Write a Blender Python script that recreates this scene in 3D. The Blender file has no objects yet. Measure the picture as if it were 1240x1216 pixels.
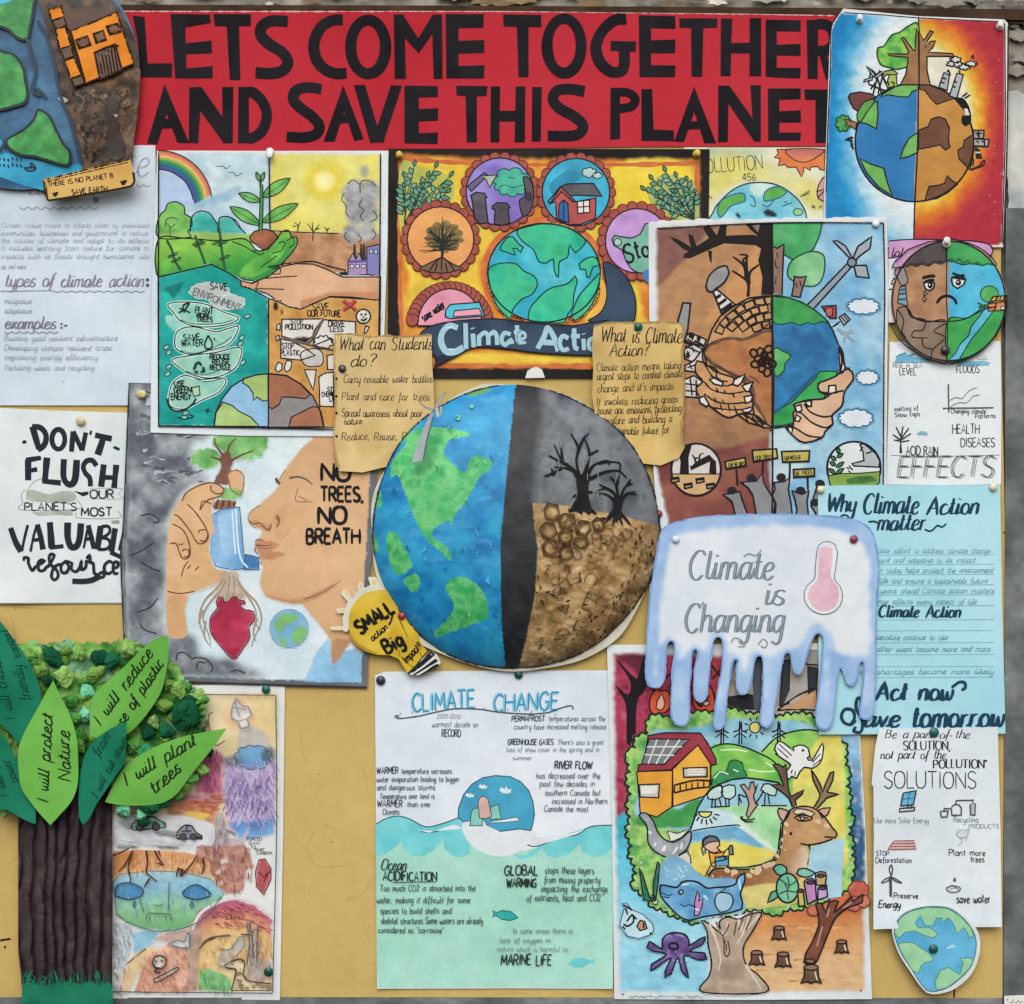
# Notice board of hand-made climate posters, seen straight on.  1 photo pixel = 1 mm on the board.
import bpy, math, random
import numpy as np
from mathutils.geometry import delaunay_2d_cdt

S = bpy.context.scene
random.seed(7)
rng = np.random.default_rng(7)

# ------------------------------------------------------------------ camera, light, exposure
CX, CY, D, ZC = 620.0, 608.0, 2200.0, 1.45      # board centre (px = mm), camera distance (mm), eye height (m)
cam_d = bpy.data.cameras.new("camera")
cam = bpy.data.objects.new("camera", cam_d)
S.collection.objects.link(cam)
cam.location = (0, -D * .001, ZC)
cam.rotation_euler = (math.radians(90), 0, 0)
cam_d.sensor_width = 36.0
cam_d.lens = 36.0 * D / 1240.0
cam_d.clip_start = .05
cam_d.clip_end = 100
S.camera = cam

world = bpy.data.worlds.new("World")
S.world = world
world.use_nodes = True
nt = world.node_tree
nt.nodes.clear()
sky = nt.nodes.new("ShaderNodeTexSky")
sky.sky_type = 'NISHITA'
sky.sun_disc = False
SUN_EL, SUN_AZ = math.radians(42), math.radians(-14)      # sun high in front of the board, a little to the left
sky.sun_elevation = SUN_EL
sky.sun_rotation = math.pi + SUN_AZ
sky.air_density = 1.0
sky.dust_density = 3.0
bg = nt.nodes.new("ShaderNodeBackground")
bg.inputs[1].default_value = 0.10
wo = nt.nodes.new("ShaderNodeOutputWorld")
nt.links.new(sky.outputs[0], bg.inputs[0])
nt.links.new(bg.outputs[0], wo.inputs[0])

sun_d = bpy.data.lights.new("sun", 'SUN')
sun_d.energy = 1.5
sun_d.angle = math.radians(45)
sun_d.color = (1.0, .965, .92)
sun = bpy.data.objects.new("sun", sun_d)
S.collection.objects.link(sun)
sun.location = (-.5, -2.5, 4)
sun.rotation_euler = (math.pi / 2 - SUN_EL, 0, SUN_AZ)

S.view_settings.view_transform = 'Standard'
S.view_settings.look = 'None'
S.view_settings.exposure = EXPOSURE = 0.47
S.view_settings.gamma = 1
try:
    S.view_settings.use_curve_mapping = False
except Exception:
    pass

# ------------------------------------------------------------------ colour and noise
KC = np.array([1.0, 1.0, 1.0])       # what a photo colour is multiplied by (linear) to give the base colour

def col(h):
    h = h.lstrip('#')
    c = np.array([int(h[i:i + 2], 16) for i in (0, 2, 4)]) / 255.0
    c = np.where(c <= .04045, c / 12.92, ((c + .055) / 1.055) ** 2.4)
    return np.clip(c * KC, 0, .9)

def _hash(i, j, seed):
    n = (i.astype(np.int64) * 374761393 + j.astype(np.int64) * 668265263 + seed * 1442695041) & 0x7fffffff
    n = ((n ^ (n >> 13)) * 1274126177) & 0x7fffffff
    return ((n ^ (n >> 16)) & 0xffff) / 65535.0

def noise(x, y, s, seed=0):
    x = np.asarray(x, float) / s; y = np.asarray(y, float) / s
    i = np.floor(x); j = np.floor(y)
    fx = x - i; fy = y - j
    fx = fx * fx * (3 - 2 * fx); fy = fy * fy * (3 - 2 * fy)
    a = _hash(i, j, seed); b = _hash(i + 1, j, seed); c = _hash(i, j + 1, seed); d = _hash(i + 1, j + 1, seed)
    return (a * (1 - fx) + b * fx) * (1 - fy) + (c * (1 - fx) + d * fx) * fy

def fbm(x, y, s, seed=0, o=3):
    t = 0; a = 1; n = 0
    for k in range(o):
        t = t + a * noise(x, y, s / 2 ** k, seed + k); n += a; a *= .5
    return t / n

# ------------------------------------------------------------------ coordinates: enlarged tiles of the board
T = [0.0, 0.0, 1.0]
def tile(x, y, k):
    T[:] = [x, y, k]
def A(): tile(0, 0, 3.875)
def P(s):
    if isinstance(s, str):
        s = [tuple(map(float, q.split(','))) for q in s.split()]
    p = np.array(s, float).reshape(-1, 2)
    return p / T[2] + np.array([T[0], T[1]])

def lerp_cols(t, stops):
    ts = np.array([a for a, _ in stops]); cs = np.array([col(c) for _, c in stops])
    return np.stack([np.interp(t, ts, cs[:, k]) for k in range(3)], 1)
def G(x0, y0, x1, y1, *cols):                    # paint blended along a line
    a, b = P([(x0, y0), (x1, y1)]); v = b - a; L = v @ v
    st = [(i / max(1, len(cols) - 1), c) if isinstance(c, str) else c for i, c in enumerate(cols)]
    return lambda x, y: lerp_cols(np.clip(((x - a[0]) * v[0] + (y - a[1]) * v[1]) / L, 0, 1), st)
def R(cx, cy, r, *cols):                         # paint blended outwards from a point
    a = P([(cx, cy)])[0]; rr = r / T[2]
    st = [(i / max(1, len(cols) - 1), c) if isinstance(c, str) else c for i, c in enumerate(cols)]
    return lambda x, y: lerp_cols(np.hypot(x - a[0], y - a[1]) / rr, st)
def N(s, seed, *cols, o=3, k=1.0):               # blotchy water colour
    st = [(i / max(1, len(cols) - 1), c) if isinstance(c, str) else c for i, c in enumerate(cols)]
    return lambda x, y: lerp_cols(np.clip((fbm(x, y, s, seed, o) - .5) * 1.8 * k + .5, 0, 1), st)

# ------------------------------------------------------------------ polylines
def catmull(p, closed, seg):
    n = len(p)
    if n < 3 and not closed:
        m = max(1, int(np.linalg.norm(p[1] - p[0]) / seg)) if n == 2 else 1
        t = np.linspace(0, 1, m + 1)[:, None]
        return p[0] * (1 - t) + p[-1] * t
    out = []
    for i in range(n if closed else n - 1):
        p1 = p[i]; p2 = p[(i + 1) % n]
        p0 = p[i - 1] if (closed or i > 0) else 2 * p1 - p2
        p3 = p[(i + 2) % n] if (closed or i + 2 < n) else 2 * p2 - p1
        m = max(1, int(np.linalg.norm(p2 - p1) / seg))
        t = (np.arange(m) / m)[:, None]
        out.append(.5 * (2 * p1 + (p2 - p0) * t + (2 * p0 - 5 * p1 + 4 * p2 - p3) * t * t + (3 * p1 - p0 - 3 * p2 + p3) * t ** 3))
    if not closed:
        out.append(p[-1:])
    return np.concatenate(out)

def dense(p, closed, seg):
    out = []
    n = len(p)
    for i in range(n if closed else n - 1):
        a = p[i]; b = p[(i + 1) % n]
        m = max(1, int(np.linalg.norm(b - a) / seg))
        out.append(a + (b - a) * (np.arange(m) / m)[:, None])
    if not closed:
        out.append(p[-1:])
    return np.concatenate(out)

def inside(px, py, poly):
    r = np.zeros(len(px), bool)
    x0, y0 = poly[:, 0], poly[:, 1]; x1, y1 = np.roll(x0, -1), np.roll(y0, -1)
    for a, b, c, d in zip(x0, y0, x1, y1):
        if b == d: continue
        k = ((b > py) != (d > py))
        r[k] ^= px[k] < (c - a) * (py[k] - b) / (d - b) + a
    return r

def circle(x, y, rx, ry=None, n=28, a0=0, a1=360):
    ry = rx if ry is None else ry
    full = abs(a1 - a0) >= 360
    t = np.radians(np.linspace(a0, a1, n, endpoint=not full))
    return [(x + rx * math.cos(q), y - ry * math.sin(q)) for q in t]

# ------------------------------------------------------------------ materials
MATS = {}
def material(name, rough=.8, bump=.15, grain=.06, blotch=.05, bs=1.0, spec=.1, coat=0):
    if name in MATS: return MATS[name]
    m = bpy.data.materials.new(name); m.use_nodes = True
    t = m.node_tree; n = t.nodes; L = t.links
    b = n['Principled BSDF']
    b.inputs['Roughness'].default_value = rough
    b.inputs['Specular IOR Level'].default_value = spec
    b.inputs['Coat Weight'].default_value = coat
    at = n.new('ShaderNodeAttribute'); at.attribute_name = 'paint'
    tc = n.new('ShaderNodeTexCoord')
    def nz(scale, det):
        q = n.new('ShaderNodeTexNoise'); q.inputs['Scale'].default_value = scale; q.inputs['Detail'].default_value = det
        L.new(tc.outputs['Object'], q.inputs['Vector']); return q
    f = nz(700 * bs, 3); g = nz(45 * bs, 4)
    def ramp(q, amp):
        r = n.new('ShaderNodeMapRange')
        r.inputs['From Min'].default_value = .25; r.inputs['From Max'].default_value = .75
        r.inputs['To Min'].default_value = 1 - amp; r.inputs['To Max'].default_value = 1 + amp
        L.new(q.outputs['Fac'], r.inputs['Value']); return r
    r1, r2 = ramp(f, grain), ramp(g, blotch)
    mu = n.new('ShaderNodeMath'); mu.operation = 'MULTIPLY'
    L.new(r1.outputs[0], mu.inputs[0]); L.new(r2.outputs[0], mu.inputs[1])
    vm = n.new('ShaderNodeVectorMath'); vm.operation = 'SCALE'
    L.new(at.outputs['Color'], vm.inputs[0]); L.new(mu.outputs[0], vm.inputs['Scale'])
    L.new(vm.outputs[0], b.inputs['Base Color'])
    if bump:
        bp = n.new('ShaderNodeBump'); bp.inputs['Strength'].default_value = bump; bp.inputs['Distance'].default_value = .001
        ad = n.new('ShaderNodeMath'); ad.operation = 'ADD'
        L.new(f.outputs['Fac'], ad.inputs[0]); L.new(g.outputs['Fac'], ad.inputs[1])
        L.new(ad.outputs[0], bp.inputs['Height']); L.new(bp.outputs[0], b.inputs['Normal'])
    MATS[name] = m
    return m
material('paper')
material('ink', rough=.6, bump=0, grain=.10, blotch=.05)
material('poster_paint', rough=.5, bump=.5, grain=.10, blotch=.14, bs=1.0, spec=.4)
material('crepe', rough=.85, bump=.35, grain=.10, blotch=.10)
material('cloth', rough=.95, bump=.5, grain=.10, blotch=.05, bs=1.2, spec=.1)
material('plastic', rough=.3, bump=0, grain=.02, blotch=.02, spec=.5)
material('foam_card', rough=.6, bump=.1, grain=.03, blotch=.04)

# ------------------------------------------------------------------ things, parts, drawing
def to_world(x, y, h):
    k = .001 * (1 - h / D)
    return np.stack([(x - CX) * k, -h * .001 + 0 * x, (CY - y) * k + ZC], -1)

NO_WARP = lambda x, y: 0 * x
def paper_warp(amp, s, seed):
    return lambda x, y: amp * fbm(x, y, s, seed, 2)

class Part:
    def __init__(s, thing, name, mat, parent=None, label=None, zoff=0.0):
        s.th, s.name, s.mat, s.parent, s.label = thing, name, mat, parent, label
        s.V, s.F, s.C, s.n = [], [], [], 0
        s.cv = None
    def raw(s, V, F, C):
        s.V.append(V); s.C.append(C)
        s.F.extend([tuple(i + s.n for i in f) for f in F]); s.n += len(V)
    def add(s, x, y, z, F, C):                    # z: mm above the thing's own warped surface
        x = np.asarray(x, float); y = np.asarray(y, float)
        h = s.th.h + s.th.warp(x, y) + z
        s.raw(to_world(x, y, h), F, np.broadcast_to(C, (len(x), 3)).copy())
    def lift(s, d=.007):
        s.th.z += d * s.th.lm; return s.th.z
    # paint laid on a fine grid of the sheet, with soft wet edges
    def canvas(s, soft=.8, wob=1.2, edge=.10, alpha=1.0):
        s.cv = dict(soft=soft, wob=wob, edge=edge, alpha=alpha, z=s.lift(.02)); s.lift(.012)
        s.th.open_canvas(); s.touch = np.zeros(s.th.cx.shape, bool); return s
    def wash(s, q, c, var=.06, vs=14):
        th, k = s.th, s.cv
        st = th.cstep; m0 = 6 + 3 * k['soft']
        i0 = max(0, int((q[:, 0].min() - th.cx[0, 0] - m0) / st)); i1 = int((q[:, 0].max() - th.cx[0, 0] + m0) / st) + 2
        j0 = max(0, int((q[:, 1].min() - th.cy[0, 0] - m0) / st)); j1 = int((q[:, 1].max() - th.cy[0, 0] + m0) / st) + 2
        x = th.cx[j0:j1, i0:i1]; y = th.cy[j0:j1, i0:i1]
        if x.size == 0: return
        xf, yf = x.ravel(), y.ravel(); w = k['wob']
        xw = xf + w * 1.4 * (noise(xf, yf, 6, 51) - .5) + w * .5 * (noise(xf, yf, 2.5, 53) - .5); yw = yf + w * 1.4 * (noise(xf, yf, 6, 57) - .5)
        o = st * .28; m = sum(inside(xw + a_, yw + b_, q).astype(float) for a_, b_ in ((-o, -o), (o, -o), (-o, o), (o, o))).reshape(x.shape) / 4
        def blur(m, r):
            n = 1 if r < 2.8 else 2
            for _ in range(1 if r < 2.2 else 2):
                for ax in (0, 1):
                    if n > 0:
                        mp = np.pad(m, [(n, n) if a_ == ax else (0, 0) for a_ in (0, 1)], 'edge'); cs = np.cumsum(mp, ax); cs = np.concatenate([np.zeros_like(np.take(cs, [0], ax)), cs], ax)
                        L = m.shape[ax]; m = (np.take(cs, range(2 * n + 1, 2 * n + 1 + L), ax) - np.take(cs, range(0, L), ax)) / (2 * n + 1)
            return m
        if k['soft'] >= 1.3:
            m = blur(m, k['soft'])
        C = c(xf, yf) if callable(c) else np.repeat(col(c)[None], len(xf), 0)
        C = C * (1 + var * 4.2 * (fbm(xf, yf, vs, 11, 3) - .5) + var * 3.0 * (fbm(xf * .35 + yf * .25, yf * 1.1 - xf * .3, vs * .5, 23, 2) - .5))[:, None]
        C = C.reshape(x.shape + (3,)); a_ = (m * k['alpha'])[..., None]
        C = C * (1 - k['edge'] * (4 * m * (1 - m))[..., None])
        th.comp[j0:j1, i0:i1] = th.comp[j0:j1, i0:i1] * (1 - a_) + C * a_
        s.touch[j0:j1, i0:i1] |= m > (.004 if k['soft'] >= 1.3 else .45)
    def close_canvas(s):
        if s.cv is None or not s.touch.any(): return
        th = s.th; t = s.touch; ny, nx = t.shape
        q = t[:-1, :-1] | t[1:, :-1] | t[:-1, 1:] | t[1:, 1:]
        q &= th.valid[:-1, :-1] & th.valid[1:, :-1] & th.valid[:-1, 1:] & th.valid[1:, 1:]
        jj, ii = np.nonzero(q); k = jj * nx + ii
        F = np.stack([k, k + nx, k + nx + 1, k + 1], 1); used = np.unique(F); mp = np.full(ny * nx, -1); mp[used] = np.arange(len(used))
        s.add(th.cx.ravel()[used], th.cy.ravel()[used], s.cv['z'], mp[F].tolist(), th.comp.reshape(-1, 3)[used])
        s.cv = None
    # filled shape, with an optional ink outline
    def f(s, pts, c, out=None, sm=0, step=None, var=.05, vs=14, wob=0, px=False, z=None, edge=0):
        p = np.array(pts, float) if px else P(pts)
        if s.cv is not None and z is None:
            q = catmull(p, True, 3) if sm else dense(p, True, 6)
            s.wash(q, c, var, vs)
            if out: s.l(catmull(p, True, 4) if sm else dense(p, True, 5), out[0], out[1], sm=0, closed=True, px=True)
            return s
        size = max(np.ptp(p[:, 0]), np.ptp(p[:, 1]))
        if step is None: step = 4 if size < 50 else 6
        q = catmull(p, True, min(step, 5)) if sm else dense(p, True, step)
        if wob:
            q = q + wob * np.stack([noise(q[:, 0], q[:, 1], 5, 3) - .5, noise(q[:, 0], q[:, 1], 5, 9) - .5], 1)
        x0, y0 = q.min(0); x1, y1 = q.max(0)
        pts_in = np.zeros((0, 2))
        if size > step * 1.6:
            gx, gy = np.meshgrid(np.arange(x0, x1, step), np.arange(y0, y1, step))
            g = np.stack([gx.ravel(), gy.ravel()], 1); g = g + rng.uniform(-.28, .28, g.shape) * step
            k = inside(g[:, 0], g[:, 1], q); g = g[k]
            if len(g):
                d = np.full(len(g), 1e9)
                for b in q:
                    d = np.minimum(d, (g[:, 0] - b[0]) ** 2 + (g[:, 1] - b[1]) ** 2)
                pts_in = g[d > (.45 * step) ** 2]
        al = np.concatenate([q, pts_in]); nb = len(q)
        org = al.mean(0)
        r = delaunay_2d_cdt([tuple(v) for v in (al - org)], [], [list(range(nb))], 1, 1e-5)
        V = np.array([tuple(v) for v in r[0]], float) + org
        F = [tuple(reversed(t)) for t in r[2]]
        # orient every face towards the viewer
        FF = []
        for t in r[2]:
            a, b, c_ = V[t[0]], V[t[1]], V[t[2]]
            cr = (b[0] - a[0]) * (c_[1] - a[1]) - (b[1] - a[1]) * (c_[0] - a[0])
            FF.append(tuple(t) if cr < 0 else tuple(reversed(t)))
        x, y = V[:, 0], V[:, 1]
        C = c(x, y) if callable(c) else np.repeat(col(c)[None], len(V), 0)
        if var:
            C = C * (1 + var * 4.2 * (fbm(x, y, vs, 11, 3) - .5) + var * 2.2 * (fbm(x * .35 + y * .25, y * 1.1 - x * .3, vs * .5, 23, 2) - .5))[:, None]
        if edge:
            C[:nb] *= (1 - edge)
        s.add(x, y, s.lift(.003 if size < 40 else .006) if z is None else z, FF, C)
        if out:
            s.l(q, out[0], out[1], sm=0, closed=True, px=True)
        return s
    # pen or brush stroke(s)
    def l(s, pts, w, c='#1b1b20', sm=1, closed=False, px=False, tt=0, taper=0, jit=.12, seg=None, zfix=None):
        if isinstance(pts, str) and '|' in pts:
            for q in pts.split('|'): s.l(q, w, c, sm, closed, px, tt, taper, jit, seg, zfix)
            return s
        p = np.array(pts, float) if px else P(pts)
        if len(p) < 2: return s
        if w < 3: w = w * (1.5 if zfix is None else (.95 if w < 1.15 else 1.1))
        sg = min(seg or 9, max(.7, min(1.7, w * .6)))
        q = catmull(p, closed, sg) if sm else dense(p, closed, max(sg, 2.5) if not px else 1e9)
        keep = np.ones(len(q), bool); keep[1:] = np.linalg.norm(np.diff(q, axis=0), axis=1) > 1e-4
        q = q[keep]
        if len(q) < 2: return s
        n = len(q)
        d = np.roll(q, -1, 0) - q
        if not closed: d[-1] = d[-2]
        d /= np.maximum(np.linalg.norm(d, axis=1), 1e-9)[:, None]
        dp = np.roll(d, 1, 0)
        if not closed: dp[0] = d[0]
        tn = d + dp; ln = np.linalg.norm(tn, axis=1); tn[ln < .2] = d[ln < .2]
        tn /= np.linalg.norm(tn, axis=1)[:, None]
        nr = np.stack([-tn[:, 1], tn[:, 0]], 1)
        mit = 1 / np.maximum(np.abs((nr * np.stack([-d[:, 1], d[:, 0]], 1)).sum(1)), .7)
        wd = np.full(n, w / 2.0) * mit
        if jit: wd = wd * (1 + jit * 2 * (noise(q[:, 0] + 91, q[:, 1] + 17, max(3, w * 2), 5) - .5))
        if tt:
            dn = np.where(tn[:, 1] > 0, tn[:, 1], -tn[:, 1] * (.45 if sm else 1.0)); wd = wd * (1 - tt + tt * 1.25 * np.clip(dn, 0, 1) ** .8)
        if taper:
            u = np.linspace(0, 1, n); wd = wd * (1 - taper * u)
        if not closed and w < 5 and n > 2:
            wd[0] *= .7; wd[-1] *= .6
        Lq, Rq = q + nr * wd[:, None], q - nr * wd[:, None]
        x = np.concatenate([Lq[:, 0], Rq[:, 0]]); y = np.concatenate([Lq[:, 1], Rq[:, 1]])
        z0 = s.lift(.0012) if zfix is None else zfix; zz = z0 + np.arange(n) * .00025
        if zfix is None: s.th.z = max(z0, min(zz[-1], z0 + .004))
        m = n if closed else n - 1
        F = [(i, (i + 1) % n, n + (i + 1) % n, n + i) for i in range(m)]
        a, b, c_ = (x[0], y[0]), (x[1], y[1]), (x[n + 1], y[n + 1])
        cr = (b[0] - a[0]) * (c_[1] - a[1]) - (b[1] - a[1]) * (c_[0] - a[0])
        if cr > 0: F = [tuple(reversed(t)) for t in F]
        C = c(x, y) if callable(c) else col(c)
        s.add(x, y, np.concatenate([zz, zz]), F, C)
        return s
    def e(s, x, y, rx, ry=None, c='#000', out=None, rot=0, **k):   # ellipse
        q = np.array(circle(0, 0, rx, ry)); a = math.radians(rot)
        q = q @ np.array([[math.cos(a), -math.sin(a)], [math.sin(a), math.cos(a)]])
        return s.f(q + (x, y), c, out, sm=1, **k)
    # handwriting
    def t(s, txt, x, y, cap, w=1.0, c='#20222a', x1=None, sl=0.0, rot=0, tt=0, sp=1.6, L=None, jit=.32, wx=1.0, arc=None, fade=0):
        x, y = P([(x, y)])[0]; k = cap / T[2] / 10.0
        adv = sum((FONT.get(ch, FONT['?'])[0] if ch != ' ' else 4.2) + sp for ch in txt) - sp
        kx = k * wx
        if x1 is not None: kx = (P([(x1, 0)])[0][0] - x) / max(adv, .1)
        if L is not None: kx = L / T[2] / max(adv, .1)
        a = math.radians(rot); ca, sa = math.cos(a), math.sin(a)
        u = 0.0; zb = s.lift(.004); zi = 0; drift = random.uniform(0, 50); prev = None
        cc = col(c) if isinstance(c, str) else c
        for ch in txt:
            if ch == ' ':
                u += 4.2 + sp; prev = None; continue
            g = FONT.get(ch, FONT['?'])
            dy = random.uniform(-jit, jit) * 1.2 + jit * 3.0 * (float(noise(np.array([drift + u]), np.array([drift]), 14, 3)[0]) - .5); ds = 1 + random.uniform(-jit, jit) * .16; dr = random.uniform(-jit, jit) * .06
            fac = 1 if not fade else random.uniform(1 - fade, 1 + fade)
            strokes = list(g[1])
            if sl >= .14 and ch.islower() and prev is not None and prev.islower():      # joined-up writing
                strokes.append((1, np.array([(-sp - .5, .5), (-sp * .4, .7), (.1, 2.6), (.5, 4.2)])))
            prev = ch
            for sm, pts in strokes:
                q = pts * ds
                q = q + np.stack([q[:, 1] * dr, -q[:, 0] * dr], 1)
                gx = (q[:, 0] + q[:, 1] * sl + u) * kx; gy = -(q[:, 1] + dy) * k
                if arc: gy = gy + arc(u / max(adv, .1)) / T[2]
                wx_, wy_ = x + gx * ca + gy * sa, y - gx * sa + gy * ca
                cfin = cc if fac == 1 else np.clip(cc * fac, 0, .8)
                zi += 1; q2 = np.stack([wx_, wy_], 1); fn = (lambda X, Y, q_=cfin: np.repeat(q_[None], len(X), 0)); zf = zb + (zi % 7) * .005
                if sm: s.l(q2, w, fn, sm=1, px=True, tt=tt, seg=max(1.2, k * 1.6), zfix=zf)
                else: s.l(dense(q2, False, 6), w, fn, sm=0, px=True, tt=tt, zfix=zf)
            u += g[0] + sp
        s.lift(.04)
        return s
    # side faces of a sheet or card, going back from its outline
    def rim(s, pts, c, thick, px=False, sm=0, z=0.0):
        p = np.array(pts, float) if px else P(pts)
        q = catmull(p, True, 5) if sm else dense(p, True, 8)
        n = len(q); x = np.tile(q[:, 0], 2); y = np.tile(q[:, 1], 2)
        zz = np.concatenate([np.full(n, z), np.full(n, z - thick)])
        ar = (q[:, 0] * np.roll(q[:, 1], -1) - np.roll(q[:, 0], -1) * q[:, 1]).sum()
        F = [(i, (i + 1) % n, n + (i + 1) % n, n + i) for i in range(n)]
        if ar > 0: F = [tuple(reversed(f)) for f in F]
        s.add(x, y, zz, F, col(c)); return s
    def build(s, link_parent, origin):
        V = np.concatenate(s.V) - origin; C = np.concatenate(s.C)
        me = bpy.data.meshes.new(s.name)
        me.from_pydata(V.tolist(), [], s.F)
        at = me.color_attributes.new('paint', 'FLOAT_COLOR', 'POINT')
        at.data.foreach_set('color', np.concatenate([np.clip(C, 0, 1), np.ones((len(C), 1))], 1).astype(np.float32).ravel())
        me.materials.append(MATS[s.mat])
        me.polygons.foreach_set('use_smooth', [s.smooth] * len(me.polygons))
        me.update()
        o = bpy.data.objects.new(s.name, me)
        S.collection.objects.link(o)
        o.parent = link_parent
        if s.label: o['label'] = s.label
        return o
    smooth = True

class Thing:
    def __init__(s, name, label, cat, at, h, warp=None, group=None, kind=None):
        s.name, s.h = name, h
        s.warp = warp or NO_WARP
        s.z = 0.0; s.lm = 1.0
        s.parts = []
        s.origin = to_world(np.array(float(at[0])), np.array(float(at[1])), 0.0 + h)
        s.root = bpy.data.objects.new(name, None)
        S.collection.objects.link(s.root)
        s.root.location = tuple(s.origin)
        s.root.empty_display_size = .02
        s.root['label'] = label; s.root['category'] = cat
        if group: s.root['group'] = group
        if kind: s.root['kind'] = kind
    def open_canvas(s):
        if hasattr(s, 'comp'): return
        q = s.outline; s.cstep = 1.7
        s.cx, s.cy = np.meshgrid(np.arange(q[:, 0].min(), q[:, 0].max() + 1.7, 1.7), np.arange(q[:, 1].min(), q[:, 1].max() + 1.7, 1.7))
        s.valid = inside(s.cx.ravel(), s.cy.ravel(), q).reshape(s.cx.shape)
        C = s.base_col(s.cx.ravel(), s.cy.ravel()) if callable(s.base_col) else np.repeat(col(s.base_col)[None], s.cx.size, 0)
        s.comp = C.reshape(s.cx.shape + (3,))
    def part(s, name, mat='ink', parent=None, label=None):
        for p_ in s.parts: p_.close_canvas()
        if name == 'lettering': s.z += .05
        p = Part(s, name, mat, parent, label); s.parts.append(p); s.z += .012
        return p
    def done(s):
        made = {}
        for p_ in s.parts: p_.close_canvas()
        for p in s.parts:
            if not p.V: continue
            made[p] = p.build(made[p.parent] if p.parent else s.root, s.origin)
        return s

def sheet(name, label, cat, outline, colour, h, amp=.8, seed=1, thick=.3, group=None, edge_col='#c8d2d6', px=True, sm=0, warp=None, mat='paper', var=.025, curl=()):
    q = np.array(outline, float) if px and not isinstance(outline, str) else P(outline)
    if curl:                                   # corners that have come away from the board
        w0 = warp or paper_warp(amp, 110, seed)
        warp = lambda x, y: w0(x, y) + sum(c_[3] * np.clip(1 - np.hypot(x - c_[0], y - c_[1]) / c_[2], 0, 1) ** 2 for c_ in curl)
    if group == 'posters' and callable(colour):                 # white paper
        c0 = colour; colour = lambda x, y: c0(x, y) * np.where(c0(x, y).mean(1, keepdims=True) > .5, 1.05, 1.0)
    t = Thing(name, label, cat, ((q[:, 0].min() + q[:, 0].max()) / 2, q[:, 1].max()), h, warp or paper_warp(amp, 110, seed), group)
    t.outline = catmull(q, True, 4) if sm else q; t.base_col = colour
    a = t.part('sheet', mat)
    a.f(q, colour, px=True, step=6, var=var, vs=60, z=0.0, sm=sm)
    if sm: a.rim(q, edge_col, thick, px=True, sm=1)
    else: a.rim(q, edge_col, thick, px=True)
    return t, a
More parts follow.
